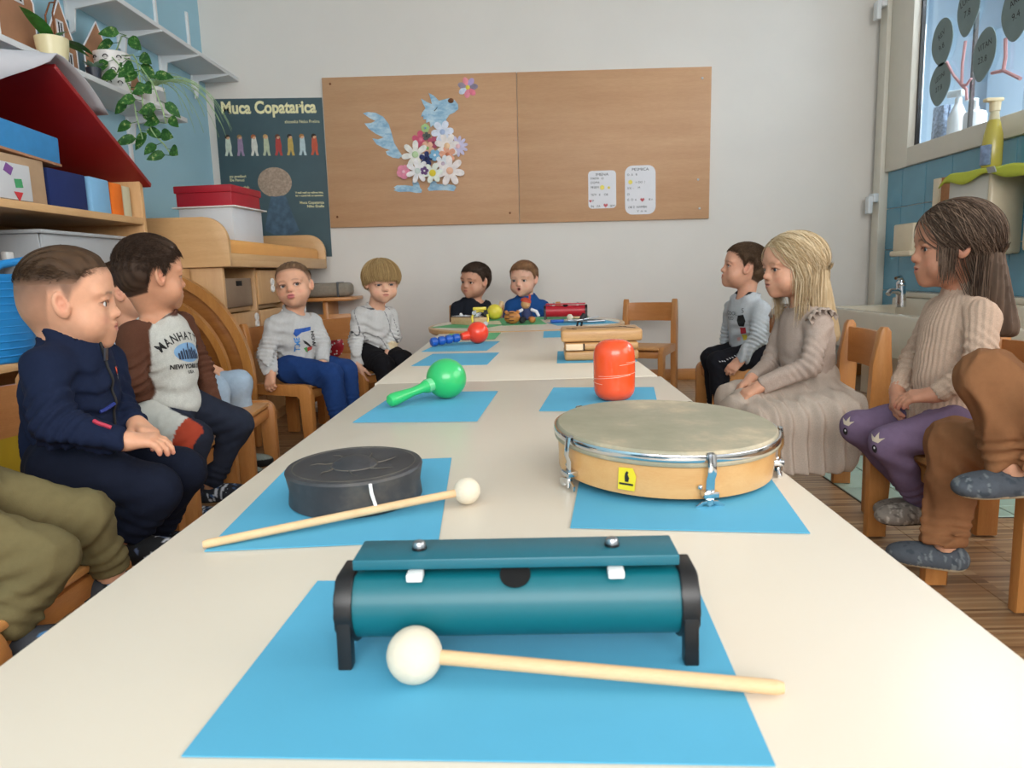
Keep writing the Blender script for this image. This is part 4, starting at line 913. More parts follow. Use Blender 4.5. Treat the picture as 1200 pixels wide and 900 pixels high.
for k in range(5):
    a = R(-80+72*k); F = HM @ Matrix.Rotation(a, 4, 'Z')
    br = part('bracket', B().tube([F @ Vector(p) for p in ((.1275, 0, .0565), (.131, 0, .0562), (.133, 0, .045), (.1335, 0, .034), (.1305, 0, .026), (.1305, 0, .012), (.1305, 0, .003))], [(.0046, .0016)]*7, 8, flat=F.to_3x3() @ Vector((0, 1, 0))), 'chrome', hd)
    part('bracket_plate', B().box((.1275, 0, .012), (.010, .013, .0055), rot=None).bm and B().box((0, 0, 0), (.013, .016, .007), rot=F @ Matrix.Translation((.1290, 0, .010)), bev=.0012).ball(F @ Vector((.1262, -.009, .017)), .0028, 10), 'chrome', br)
    wb2 = B(); wb2.cyl(F @ Vector((.1305, 0, .006)), F @ Vector((.1305, 0, -.009)), .0020, seg=10).cyl(F @ Vector((.1305, 0, .004)), F @ Vector((.1305, 0, -.002)), .0042, seg=12)
    for s in (-1, 1):
        wb2.tube([F @ Vector((.1305, s*.002, .000)), F @ Vector((.1305, s*.007, -.001)), F @ Vector((.1305, s*.0115, -.0050)), F @ Vector((.1305, s*.0110, -.0098))], [(.0014, .0026), (.0016, .0042), (.0016, .0050), (.0012, .003)], 8)
    part('wing_nut', wb2, 'chrome', br)
a = R(-118); F = HM @ Matrix.Rotation(a, 4, 'Z')
stk = part('maker_sticker', B().prism([(-.009, -.012), (.009, -.012), (.010, .004), (.006, .012), (-.009, .011)], .0004, frame(F @ Vector((.1248, 0, .021)), HM.to_3x3() @ Vector((-math.sin(a), math.cos(a), 0)), HM.to_3x3() @ Vector((.02, .02, 1)))), plain('yellow_sticker', '#e3cf2c', .35), hd, smooth=0)
SF = frame(F @ Vector((.1255, 0, .021)), HM.to_3x3() @ Vector((-math.sin(a), math.cos(a), 0)), HM.to_3x3() @ Vector((.02, .02, 1)))
part('sticker_print', B().prism([(-.0015, -.003), (.002, -.003), (.003, .001), (.001, .005), (.002, .007), (0, .0085), (-.0015, .006), (-.002, .002)], .0003, SF).prism([(-.0075, -.0065), (.0075, -.0065), (.0075, -.0045), (-.0075, -.0045)], .0003, SF), 'ink', stk, smooth=0)
# green maraca
gmr = thing('maraca', 'green plastic maraca lying on blue paper', 'instrument', (-.158, 1.40, TZ))
cb_ = Vector((-.158, 1.375, TZ+.0395)); he = Vector((-.258, 1.285, TZ+.012)); d = (he-cb_).normalized()
part('head', B().ball(cb_, .039, 40), 'green', gmr)
nn = 18; pts = []; rr_ = []
for i in range(nn+1):
    u = i/nn; L0, L1 = .036, (he-cb_).length; pts.append(cb_+d*(L0+(L1-L0)*u))
    rr_.append(float(np.interp(u, [0, .04, .16, .20, .45, .8, .93, .985, 1], [.0115, .013, .0125, .0095, .0085, .0125, .012, .007, .002])))
part('handle', B().tube(pts, rr_, 20), 'green', gmr, label='smooth green handle')
part('tape', B().tube([cb_+d*(.036+.002*i) for i in range(7)], [.0135]*7, 20), plain('clear_tape', '#6ecb8f', .2), gmr)
# orange capsule shaker
osx = thing('capsule_shaker', 'orange capsule shaped shaker wrapped in clear tape', 'instrument', (.160, 1.315, TZ))
prof = [(0, 0), (.012, 0)]+[(.0375-.022+.022*math.sin(a), .022-.022*math.cos(a)) for a in [PI/2*i/8 for i in range(1, 9)]]+[(.0382, .05), (.0380, .08)]+[(.0375-.026+.026*math.cos(a), .086+.026*math.sin(a)) for a in [PI/2*i/9 for i in range(10)]]+[(.006, .1125), (0, .113)]
part('body', B().lathe(prof, 48, Matrix.Translation((.160, 1.315, TZ))), 'orange', osx)
b = B(); rnd = random.Random(4)
for k in range(9):
    z0 = rnd.uniform(.035, .075); a0 = rnd.uniform(0, 6); sl = rnd.uniform(-.006, .006)
    b.tube([(.160+.0384*math.cos(a0+i*.16), 1.315+.0384*math.sin(a0+i*.16), TZ+z0+sl*i/8) for i in range(int(rnd.uniform(6, 24)))], .0005, 4)
part('tape_crease', b, plain('tape_crease', '#ffb49a', .15), osx)
# red and blue maraca
rm = thing('maraca', 'maraca with red ball head and segmented blue handle', 'instrument', (-.18, 2.45, TZ))
part('head', B().ball((-.168, 2.47, TZ+.038), .0375, 36), plain('red_orange_plastic', '#ee3f22', .3, Coat_Weight=.3), rm)
hp = [Vector((-.168, 2.47, TZ+.034)).lerp(Vector((-.312, 2.40, TZ+.0155)), t_) for t_ in (.22, .38)]
part('collar', B().cyl(hp[0], hp[1], .017, .0125), bpy.data.materials['red_orange_plastic'], rm)
for k in range(4):
    p = Vector((-.168, 2.47, TZ+.032)).lerp(Vector((-.312, 2.40, TZ+.0165)), .42+.165*k); q = Vector((-.168, 2.47, TZ+.032)).lerp(Vector((-.312, 2.40, TZ+.0165)), .42+.165*(k+.98))
    part('handle_segment', B().tube([p, p.lerp(q, .15), p.lerp(q, .5), p.lerp(q, .85), q], [.009, .014, .0155, .014, .009], 18), 'blueb', rm)
# stack of hollow wooden blocks
wk = thing('block_stack', 'stack of slit wooden tone blocks behind the orange shaker', 'instrument', (.19, 1.97, TZ))
yb0 = 2.0
for z, h, xa, xb in ((.0, .026, .103, .30), (.028, .020, .103, .30), (.050, .032, .095, .31)):
    part('tone_block', B().box(((xa+xb)/2, yb0-.02, TZ+z+h/2), (xb-xa, .15, h), rot=(0, 0, R(-2)), bev=.007, seg=3), 'bamboo', wk)
part('end_plug', B().box((.127, yb0-.093, TZ+.037), (.046, .012, .017), bev=.002), plain('pale_plug', '#e6c9a6', .7), wk)
for c_, d_, a_ in (((.152, yb0-.0955, TZ+.037), (.003, .008, .018), 0), ((.20, yb0-.02, TZ+.0823), (.15, .003, .0016), 0), ((.122, yb0-.05, TZ+.0823), (.003, .05, .0016), .5), ((.275, yb0-.04, TZ+.0823), (.003, .07, .0016), .5)): part('slit', B().box(c_, d_, rot=(0, 0, a_)), 'dark', wk)
# castanet
ca = thing('castanet', 'small wooden clam castanet with cord on far blue sheet', 'instrument', (.21, 2.70, TZ))
for s, z in ((1, .010), (-1, .023)):
    part('shell', B().lathe([(0, -.008), (.030, -.004), (.046, .002), (.044, .005), (.02, .003), (0, .002)], 28, Matrix.Translation((.215, 2.70, TZ+z)) @ Matrix.Rotation(R(8*s+6), 4, 'Y') @ Matrix.Diagonal((1.15, .9, s, 1))), 'dowel', ca)
part('cord', B().tube([(.19, 2.70, TZ+.03), (.195, 2.70, TZ+.05), (.21, 2.70, TZ+.048), (.205, 2.70, TZ+.028)], .004, 8), 'black', ca)
# metal rattle on the round table
mr_ = thing('metal_rattle', 'flat metal sistrum rattle on the blue sheet of the round table', 'instrument', (.27, 3.35, TZ))
part('frame', B().tube([(.17, 3.36, TZ+.006), (.24, 3.40, TZ+.007), (.34, 3.37, TZ+.007), (.36, 3.31, TZ+.007), (.28, 3.29, TZ+.006), (.17, 3.36, TZ+.006)], .005, 8), 'steel', mr_)
part('jingle_bar', B().box((.28, 3.35, TZ+.016), (.12, .02, .006), rot=(0, -.15, .1), bev=.002), 'steel', mr_); part('jingle', B().cyl((.26, 3.35, TZ+.014), (.275, 3.355, TZ+.036), .014), 'rub', mr_)
part('grip', B().cyl((.115, 3.34, TZ+.009), (.175, 3.36, TZ+.008), .008), 'blueb', mr_)
# yellow ball, toy, round castanet, glockenspiel, jingle ring
yl = thing('yellow_shaker', 'yellow ball shaker with wooden peg on green paper', 'instrument', (-.162, 3.74, TZ)); part('ball', B().ball((-.162, 3.74, TZ+.040), .040, 28), 'yellow', yl); part('peg', B().cyl((-.142, 3.80, TZ+.05), (-.125, 3.82, TZ+.085), .010, .013), 'dowel', yl)
tg = thing('round_castanet', 'orange brown round castanet with dark stripes on the round table', 'instrument', (-.06, 3.37, TZ))
M['tig'] = plain('orange_brown', '#b97838', .5, var=.1)
part('body', B().ball((-.065, 3.37, TZ+.031), .033, 24, sc=(1.15, .8, .92)), 'tig', tg)
part('ear', B().ball((-.092, 3.37, TZ+.056), .009, 12).ball((-.038, 3.37, TZ+.056), .009, 12), 'tig', tg)
b = B()
for k in range(6): b.tube([(-.065+.039*math.sin(t_)*1.0, 3.37-.0275*math.cos(t_)*.98, TZ+.031+(-.022+.009*k)) for t_ in [(-.9+(k % 2)*.5)+.15*i for i in range(5)]], .0018, 5)
part('stripe', b, 'ink', tg)
tf = thing('toy_figure', 'small painted wooden toy figure sitting behind the round castanet', 'toy', (.01, 3.44, TZ))
part('body', B().lathe([(.018, 0), (.026, .004), (.027, .025), (.018, .055), (0, .06)], 20, Matrix.Translation((.005, 3.44, TZ+.012))), plain('navy_cloth', '#23305c', .7), tf)
part('head', B().ball((.0, 3.435, TZ+.088), .023, 18), plain('tan_toy', '#c79a68', .6), tf)
part('hat', B().lathe([(.026, 0), (.024, .012), (.010, .020), (0, .021)], 18, Matrix.Translation((.0, 3.437, TZ+.098)) @ Matrix.Rotation(.25, 4, 'Y')).ball((.02, 3.435, TZ+.122), .008, 10, sc=(.7, .7, 1.8)), plain('toy_red', '#c4462a', .6), tf)
for s in (-1, 1):
    part('arm', B().tube([(.005+s*.02, 3.435, TZ+.062), (.005+s*.045, 3.425, TZ+.052), (.005+s*.056, 3.415, TZ+.030)], [.008, .008, .007], 10), 'paperw', tf)
    part('leg', B().tube([(.005+s*.012, 3.43, TZ+.02), (.005+s*.022, 3.395, TZ+.016), (.005+s*.024, 3.375, TZ+.016)], [.012, .011, .012], 10).ball((.005+s*.024, 3.365, TZ+.018), .016, 12), 'tig' if s > 0 else 'ink', tf)
gk = thing('glockenspiel', 'small wooden glockenspiel box with metal bars on the round table', 'instrument', (-.28, 3.38, TZ))
GM = Matrix.Translation((-.275, 3.44, TZ)) @ Matrix.Rotation(R(-48), 4, 'Z')
part('box', B().box((0, 0, 0), (.19, .075, .034), rot=GM @ Matrix.Translation((0, 0, .017)), bev=.003), 'dowel', gk)
for k in range(8): part('bar', B().box((0, 0, 0), (.015, .085-.004*k, .003), rot=GM @ Matrix.Translation((-.075+.021*k, 0, .039)), bev=.0008), 'steel', gk)
for k in (-1, 1): part('knob', B().ball(GM @ Vector((.06*k, 0, .045)), .008, 12), 'whitep', gk)
jr = thing('jingle_ring', 'yellow and black jingle ring leaning behind the red maraca head', 'instrument', (-.21, 3.2, TZ))
JM = Matrix.Translation((-.205, 3.20, TZ+.040)) @ Matrix.Rotation(R(70), 4, 'X')
part('ring', B().tube([JM @ Vector((.036*math.cos(a), .036*math.sin(a), 0)) for a in [2*PI*i/36 for i in range(36)]], (.0045, .0045), 8, closed=True) if False else B().tube([JM @ Vector((.036*math.cos(a), .036*math.sin(a), 0)) for a in [2*PI*i/36 for i in range(36)]], .005, 8, closed=True), 'yellow', jr)
for k in range(4):
    a = PI/4+PI/2*k; part('jingle', B().cyl(JM @ Vector((.036*math.cos(a), .036*math.sin(a), -.009)), JM @ Vector((.036*math.cos(a), .036*math.sin(a), .009)), .010, seg=14), 'steel' if k % 2 else 'black', jr)
part('grip', B().box((-.205, 3.195, TZ+.085), (.06, .018, .014), bev=.004), 'yellow', jr)
# ================================================================== IMPLICIT SURFACE ENGINE (for bodies, clothes, hair)
def smin(a, b, k):
    if k <= 0: return np.minimum(a, b)
    h = np.clip(.5+.5*(b-a)/k, 0, 1); return b*(1-h)+a*h-k*h*(1-h)
def smax(a, b, k): return -smin(-a, -b, k)
def f_sph(P, c, r): return np.sqrt(((P-c)**2).sum(-1))-r
def f_cap(P, a, b, ra, rb):
    ba = b-a; h = np.clip(((P-a)@ba)/max(ba@ba, 1e-9), 0, 1)
    return np.sqrt(((P-a-h[..., None]*ba)**2).sum(-1))-(ra+(rb-ra)*h)
def f_ell(P, c, rad, Rm=None):
    q = P-c
    if Rm is not None: q = q@Rm.T
    k0 = np.sqrt(((q/rad)**2).sum(-1)); k1 = np.sqrt(((q/(rad*rad))**2).sum(-1))
    return k0*(k0-1)/np.maximum(k1, 1e-9)
A_ = lambda *v: np.array(v, float)
class Op:
    __slots__ = ('m', 'k', 'f', 'c', 'r')
    def __init__(s, m, k, f, c, r): s.m = m; s.k = k; s.f = f; s.c = c; s.r = r
def o_sph(c, r, k=.01, m='u'): c = np.array(c, float); return Op(m, k, lambda P: f_sph(P, c, r), c, r)
def o_cap(a, b, ra, rb, k=.01, m='u'):
    a = np.array(a, float); b = np.array(b, float); c = (a+b)/2
    return Op(m, k, lambda P: f_cap(P, a, b, ra, rb), c, np.linalg.norm(b-a)/2+max(ra, rb))
def o_ell(c, rad, Rm=None, k=.01, m='u'):
    c = np.array(c, float); rad = np.array(rad, float); return Op(m, k, lambda P: f_ell(P, c, rad, Rm), c, rad.max())
def o_fn(f, c, r, k=.01, m='u'): return Op(m, k, f, np.array(c, float), r)
def run_ops(ops, P, C, hd):
    """P [n,s,3] sample points of n blocks with centres C and half diagonals hd"""
    d = np.full(P.shape[:-1], 1.0)
    for o in ops:
        if o.m == 'f': d = o.f(P, d); continue
        if hd is None: idx = slice(None); Q = P; any_ = True
        else:
            mk = np.sqrt(((C-o.c)**2).sum(-1)) < o.r+hd+o.k+.012
            if not mk.any(): continue
            idx = np.nonzero(mk)[0]; Q = P[idx]
        v = o.f(Q)
        if o.m == 'u': d[idx] = smin(d[idx], v, o.k)
        elif o.m == 's': d[idx] = smax(d[idx], -v, o.k)
    return d
def sdf_mesh(ops, lo, hi, h, fine=(), hf=None, B=8):
    ax = []
    for a in range(3):
        x = lo[a]; L = [x]
        while x < hi[a] or (len(L)-1) % B:
            s = h
            for flo, fhi in fine:
                if flo[a]-h <= x <= fhi[a]: s = hf
            x += s; L.append(x)
        ax.append(np.array(L))
    nb = [(len(x)-1)//B for x in ax]; N = [len(x)+1 for x in ax]
    cs = [(x[:-1:B]+x[B::B])/2 for x in ax]; hs = [(x[B::B]-x[:-1:B])/2 for x in ax]
    I = np.stack(np.meshgrid(*[np.arange(n) for n in nb], indexing='ij'), -1).reshape(-1, 3)
    C = np.stack([cs[a][I[:, a]] for a in range(3)], -1); hd = np.sqrt(sum(hs[a][I[:, a]]**2 for a in range(3)))
    d = run_ops(ops, C[:, None, :], C, None)[:, 0]
    act = np.abs(d) < hd*1.12+.008
    I = I[act]; C = C[act]; hd = hd[act]; n = len(I)
    g = np.arange(B+1)
    ix = [I[:, a, None]*B+g for a in range(3)]
    X = [ax[a][ix[a]] for a in range(3)]
    P = np.empty((n, B+1, B+1, B+1, 3))
    P[..., 0] = X[0][:, :, None, None]; P[..., 1] = X[1][:, None, :, None]; P[..., 2] = X[2][:, None, None, :]
    P = P.reshape(n, -1, 3); D = run_ops(ops, P, C, hd)
    D = D.reshape(n, B+1, B+1, B+1); P = P.reshape(n, B+1, B+1, B+1, 3); S = D < 0
    cnt = np.zeros((n, B, B, B), int)
    for i in (0, 1):
        for j in (0, 1):
            for k in (0, 1): cnt += S[:, i:B+i, j:B+j, k:B+k]
    cell = np.argwhere((cnt > 0) & (cnt < 8)); ci = tuple(cell.T)
    acc = np.zeros((len(cell), 3)); w = np.zeros(len(cell))
    for a in range(3):
        for u in (0, 1):
            for v in (0, 1):
                o = [0, 0, 0]; b2 = [x for x in range(3) if x != a]; o[b2[0]] = u; o[b2[1]] = v
                p0 = (ci[0], ci[1]+o[0], ci[2]+o[1], ci[3]+o[2]); o[a] = 1
                p1 = (ci[0], ci[1]+o[0], ci[2]+o[1], ci[3]+o[2])
                d0 = D[p0]; d1 = D[p1]; m = (d0 < 0) != (d1 < 0)
                t = np.where(m, d0/np.where(m, d0-d1, 1), 0)
                acc += np.where(m[:, None], P[p0]+(P[p1]-P[p0])*t[:, None], 0); w += m
    V = acc/w[:, None]
    G = I[cell[:, 0]]*B+cell[:, 1:]+1
    key = (G[:, 0]*N[1]+G[:, 1])*N[2]+G[:, 2]; od = np.argsort(key); ks = key[od]
    faces = []
    for a in range(3):
        sl0 = [slice(0, B)]*3; sl1 = [slice(0, B)]*3; sl1[a] = slice(1, B+1)
        s0 = S[(slice(None), *sl0)]; s1 = S[(slice(None), *sl1)]
        e = np.argwhere(s0 != s1)
        if not len(e): continue
        Gp = I[e[:, 0]]*B+e[:, 1:]+1; inside = s0[tuple(e.T)]
        b2, c2 = (a+1) % 3, (a+2) % 3; quad = []
        ok = np.ones(len(e), bool)
        for db, dc in ((-1, -1), (0, -1), (0, 0), (-1, 0)):
            q = Gp.copy(); q[:, b2] += db; q[:, c2] += dc
            kk = (q[:, 0]*N[1]+q[:, 1])*N[2]+q[:, 2]; p = np.clip(np.searchsorted(ks, kk), 0, len(ks)-1)
            ok &= ks[p] == kk; quad.append(od[p])
        Q = np.stack(quad, -1); Q[~inside] = Q[~inside][:, ::-1]; faces.append(Q[ok])
    return V, np.concatenate(faces)
def np_mesh(name, V, F, mat, parent=None, col=None, smooth=True, sub=0):
    o = wmat(parent) if parent is not None else Matrix()
    if parent is not None:
        mi = np.array(o.inverted()); V = V@mi[:3, :3].T+mi[:3, 3]
    me = bpy.data.meshes.new(name); k = F.shape[1]
    me.vertices.add(len(V)); me.vertices.foreach_set('co', V.astype('f').ravel())
    me.loops.add(F.size); me.loops.foreach_set('vertex_index', F.astype('i').ravel())
    me.polygons.add(len(F)); me.polygons.foreach_set('loop_start', np.arange(0, F.size, k, dtype='i'))
    me.update(calc_edges=True); me.validate()
    if smooth: me.polygons.foreach_set('use_smooth', np.ones(len(me.polygons), bool))
    if col is not None:
        at = me.color_attributes.new('Col', 'FLOAT_COLOR', 'POINT')
        c4 = np.ones((len(V), 4), 'f'); c4[:, :3] = col; at.data.foreach_set('color', c4.ravel())
    me.materials.append(mat); ob = bpy.data.objects.new(name, me); COL.objects.link(ob)
    if parent is not None: ob.parent = parent; XM[ob.name] = wmat(parent)
    return ob
def hc(s): return np.array(hx(s)[:3])
_rs = np.random.RandomState(7)
_W = [(_rs.normal(size=3), _rs.uniform(0, 6.3)) for _ in range(14)]
def wav(P, f, n=6, o=0):
    s = 0
    q = P*f
    w_ = .6*np.sin(q@_W[o][0]+_W[o][1])
    for i in range(n):
        v, ph = _W[(i+o) % 14]; s = s+np.sin(q@v+ph+w_*(1+i*.4))
    return s/n
def sm(x, a, b):
    t = np.clip((x-a)/(b-a), 0, 1); return t*t*(3-2*t)

# ------------------------------------------------------------------ head (local frame: x sideways, y face, z up; unit head is .19 m tall)
CC = A_(0, -.008, .026); CR = A_(.0700, .0860, .0700)
EZ, NZ, MZ = -.0075, -.0290, -.0520     # heights of eyes, nose tip, mouth line
def cran(p):
    q = np.stack([np.abs(p[..., 0]), p[..., 1], p[..., 2]], -1)
    return smin(smin(f_ell(q, CC, CR), f_ell(q, A_(0, .012, .036), A_(.056, .0655, .048)), .02), f_ell(q, A_(0, -.036, -.008), A_(.056, .056, .052)), .02)
def head_sdf(p, mouth='closed', lids=1.0, chub=1.0):
    q = p.copy(); q[..., 0] = np.abs(q[..., 0])
    d = cran(p)
    d = smin(d, f_ell(q, A_(0, .016, -.028), A_(.0570, .057, .060)), .03)
    d = smin(d, f_ell(q, A_(0, .022, -.060), A_(.040, .042, .029)), .02)
    d = smin(d, f_sph(q, A_(.0330, .040, -.043), .0270*chub), .02)
    d = smin(d, f_sph(q, A_(0, .0585, -.0765), .0145), .022)
    d = smin(d, f_ell(q, A_(.024, .064, EZ+.021), A_(.026, .011, .008)), .018)
    d = smax(d, -f_ell(q, A_(.029, .0895, EZ+.001), A_(.016, .0135, .010)), .014)
    d = smin(d, f_ell(q, A_(0, .065, MZ-.001), A_(.024, .0135, .017)), .016)
    d = smin(d, f_cap(q, A_(0, .0695, EZ+.010), A_(0, .0795, NZ+.004), .0050, .0074), .014)
    d = smin(d, f_sph(q, A_(0, .0825, NZ+.001), .0086), .007)
    d = smin(d, f_sph(q, A_(.0088, .0765, NZ-.0015), .0058), .006)
    d = smax(d, -f_sph(q, A_(.0042, .0835, NZ-.0080), .0026), .002)
    d = smin(d, f_sph(q, A_(.029, .0600, EZ), .0140), .005)
    d = smin(d, f_ell(q, A_(.0295, .0700, EZ+.0078), A_(.0145, .0060, .0030)), .005)
    d = smax(d, -f_ell(q, A_(.0295, .079, EZ-.0005), A_(.0125, .016, .0060*lids)), .0012)
    d = smax(d, -f_cap(q, A_(0, .0800, NZ-.011), A_(0, .0795, MZ+.009), .0022, .0022), .004)
    if mouth == 'closed':
        d = smin(d, f_ell(q, A_(0, .0765, MZ+.0042), A_(.0155, .0065, .0044)), .004)
        d = smin(d, f_ell(q, A_(0, .0750, MZ-.0048), A_(.0140, .0070, .0054)), .004)
        d = smax(d, -f_ell(q, A_(0, .084, MZ), A_(.0190, .010, .0011)), .0022)
    elif mouth == 'open':
        d = smin(d, f_ell(q, A_(0, .0760, MZ+.006), A_(.014, .006, .0042)), .004)
        d = smin(d, f_ell(q, A_(0, .0735, MZ-.009), A_(.0115, .0065, .0048)), .004)
        d = smax(d, -f_ell(q, A_(0, .082, MZ-.001), A_(.0088, .016, .0066)), .003)
    else:   # lower lip pushed out
        d = smin(d, f_ell(q, A_(0, .0770, MZ+.0050), A_(.0175, .0065, .0045)), .004)
        d = smin(d, f_ell(q, A_(0, .0810, MZ-.0060), A_(.0160, .0095, .0078)), .004)
        d = smax(d, -f_ell(q, A_(0, .0915, MZ+.0005), A_(.016, .012, .0022)), .002)
    c, s = math.cos(.36), math.sin(.36)
    er = np.array([[c, s, 0], [-s, c, 0], [0, 0, 1.]]); t2 = np.array([[1, 0, 0], [0, .97, .24], [0, -.24, .97]]); er = t2@er
    d = smin(d, f_ell(q, A_(.0712, .001, -.007), A_(.0070, .0152, .0248), er), .0035)
    d = smax(d, -f_ell(q, A_(.0795, .0045, -.003), A_(.0092, .0095, .0168), er), .002)
    d = smin(d, f_sph(q, A_(.0685, .0125, -.010), .0040), .003)
    d = smin(d, f_sph(q, A_(.0705, .0020, -.0045), .0038), .003)
    return d
EYE = (.029, .0605, EZ)
def eyeball(parent, W_, iris, gaze=(0, 0), r=.0118):
    """white ball with a coloured iris disc and pupil given by vertex colours"""
    n, mseg = 20, 24; V = []; F = []
    for i in range(n+1):
        th = PI*i/n
        for j in range(mseg): V.append((math.sin(th)*math.cos(2*PI*j/mseg), math.cos(th), math.sin(th)*math.sin(2*PI*j/mseg)))
    for i in range(n):
        for j in range(mseg): F.append((i*mseg+j, i*mseg+(j+1) % mseg, (i+1)*mseg+(j+1) % mseg, (i+1)*mseg+j))
    V = np.array(V); ang = np.degrees(np.arccos(np.clip(V[:, 1], -1, 1)))
    col = np.tile(hc('#e6e0dc'), (len(V), 1)); col[ang < 40] = hc(iris)*.6; col[ang < 34] = hc(iris); col[ang < 17] = hc('#050404')
    gy, gz = gaze; Rz = np.array(Euler((gz, 0, gy)).to_matrix()); V = V@Rz.T*r
    return V, np.array(F), col

def region(p, style):
    """signed extent of the scalp area: positive where hair grows"""
    x = np.abs(p[..., 0]); y = p[..., 1]; z = p[..., 2]; th = np.degrees(np.arctan2(x, y+.01))
    if style == 'girl': zl = np.interp(th, [0, 25, 48, 62, 78, 100, 125, 180], [.060, .056, .040, .012, -.004, -.002, -.052, -.062])
    elif style == 'fade': zl = np.interp(th, [0, 25, 42, 55, 64, 71, 80, 98, 112, 180], [.056, .054, .050, .030, .018, -.005, .022, .018, -.045, -.060])
    else: zl = np.interp(th, [0, 25, 42, 55, 64, 71, 80, 98, 112, 180], [.052, .050, .044, .030, .012, -.010, .022, .014, -.045, -.060])
    return z-zl

def frm(RS): return np.linalg.inv(RS)
def rotm(yaw, pitch=0, roll=0):
    """columns: local x, y(face), z(up) in world; yaw 0 faces +x, 90 faces +y"""
    return np.array((Matrix.Rotation(R(yaw-90), 3, 'Z') @ Matrix.Rotation(R(pitch), 3, 'X') @ Matrix.Rotation(R(roll), 3, 'Y')))

def hand_ops(w, d, nrm, side, curl=.5, s=1.0, spread=.06, thumb=.9):
    """five fingered hand: wrist w, pointing d, palm facing nrm, thumb on +side"""
    d = np.array(d, float); d /= np.linalg.norm(d); n = np.array(nrm, float); n -= d*(n@d); n /= np.linalg.norm(n); t = np.cross(d, n)*side
    w = np.array(w, float); ops = []; tips = []
    offs = [.0165, .0055, -.0055, -.0155]; pl = [.048, .050, .047, .043]; fl = [.038, .043, .039, .030]
    ops.append(o_cap(w-d*.01, w+d*.012, .0165*s, .0155*s, .01))
    for i in range(4):
        b0 = w+t*offs[i]*.55*s+d*.008*s; k0 = w+t*offs[i]*s+d*pl[i]*s-n*.003*s
        ops.append(o_cap(b0, k0, .0105*s, .0082*s, .009))
        a = spread*offs[i]/.0165; dd = d+t*a; dd /= np.linalg.norm(dd); p = k0
        for j, (L, r0, r1) in enumerate(((.45, .0066, .0060), (.32, .0060, .0055), (.23, .0055, .0046))):
            c = curl*(.75, 1.0, .8)[j]*(1+.06*i); ca, sa = math.cos(c), math.sin(c); nd = dd*ca+n*sa; n2 = n*ca-dd*sa
            q = p+nd*fl[i]*L*s; ops.append(o_cap(p, q, r0*s, r1*s, .0022)); p = q
            dd = nd; n_save = n; n = n2
        n = np.array(nrm, float); n -= d*(n@d); n /= np.linalg.norm(n); tips.append(p)
    b0 = w+t*.010*s+d*.012*s; k = b0+(t*.55+d*.65+n*.35)*.026*s
    ops.append(o_cap(b0, k, .0105*s, .0078*s, .008)); dd = t*(.35*thumb)+d*.9+n*.35; dd /= np.linalg.norm(dd)
    q = k+dd*.020*s; ops.append(o_cap(k, q, .0074*s, .0066*s, .003)); dd = dd+n*.25-t*.25; dd /= np.linalg.norm(dd)
    ops.append(o_cap(q, q+dd*.015*s, .0066*s, .0052*s, .002)); tips.append(q+dd*.015*s)
    return ops, tips

def strands(n, Rm, C, s, style, length, rng, thick=.0007, t0=0.0, seg=4, col=('#3a2a20', '#5a4030'), comb=(0, 1, -.1), out=.35, rnd=.35, zcut=None, dens=None):
    """hair strands as thin three sided tubes growing from the scalp"""
    P = []
    u = rng.normal(size=(n*3, 3)); u /= np.linalg.norm(u, axis=1)[:, None]
    c = CC; rad = CR+t0
    p = c+u*rad*.995; g = region(p, style); ok = g > 0.0
    if dens is not None: ok &= rng.rand(len(p)) < dens(p)
    p = p[ok][:n]; m = len(p); nrm = (p-c)/rad**2; nrm /= np.linalg.norm(nrm, axis=1)[:, None]
    cm = np.array(comb(p) if callable(comb) else np.tile(np.array(comb, float), (m, 1))); cm = cm+rng.normal(size=(m, 3))*rnd
    cm -= nrm*(cm*nrm).sum(1)[:, None]; cm /= np.linalg.norm(cm, axis=1)[:, None]+1e-9
    L = (length(p) if callable(length) else length)*rng.uniform(.75, 1.15, m)
    pts = [p]; dd = nrm*out+cm; dd /= np.linalg.norm(dd, axis=1)[:, None]; q = p
    for j in range(seg):
        q = q+dd*(L/seg)[:, None]
        dd = dd+cm*.25-nrm*.10+np.array([0, 0, -.06]); dd /= np.linalg.norm(dd, axis=1)[:, None]
        k = f_ell(q, c, rad+.0015); push = np.maximum(0, .001-k)
        nn = (q-c)/rad**2; nn /= np.linalg.norm(nn, axis=1)[:, None]; q = q+nn*push[:, None]; pts.append(q)
    return tube_strands(pts, thick, rng, col, Rm, C, s)
def tube_strands(pts, thick, rng, col, Rm=None, C=None, s=1, thick_end=.25):
    K = len(pts); m = len(pts[0]); pts = np.stack(pts, 1)
    if Rm is not None: pts = pts*s@Rm.T+C
    tg = np.gradient(pts, axis=1); tg /= np.linalg.norm(tg, axis=2)[..., None]+1e-9
    a = np.cross(tg, rng.normal(size=(m, 1, 3))); a /= np.linalg.norm(a, axis=2)[..., None]+1e-9; b = np.cross(tg, a)
    r = thick*np.linspace(1, thick_end, K)[None, :, None]*rng.uniform(.7, 1.3, (m, 1, 1))
    ring = np.stack([pts+r*(a*math.cos(x)+b*math.sin(x)) for x in (0, 2.094, 4.189)], 2)   # m,K,3,3
    V = ring.reshape(-1, 3); idx = np.arange(m*K*3).reshape(m, K, 3); F = []
    for j in range(3):
        k = (j+1) % 3; F.append(np.stack([idx[:, :-1, j], idx[:, :-1, k], idx[:, 1:, k], idx[:, 1:, j]], -1).reshape(-1, 4))
    c0, c1 = hc(col[0]), hc(col[1]); t = rng.rand(m)**1.3; cc = c0+(c1-c0)*t[:, None]
    Cc = np.repeat(cc, K*3, axis=0)
    return V, np.concatenate(F), Cc
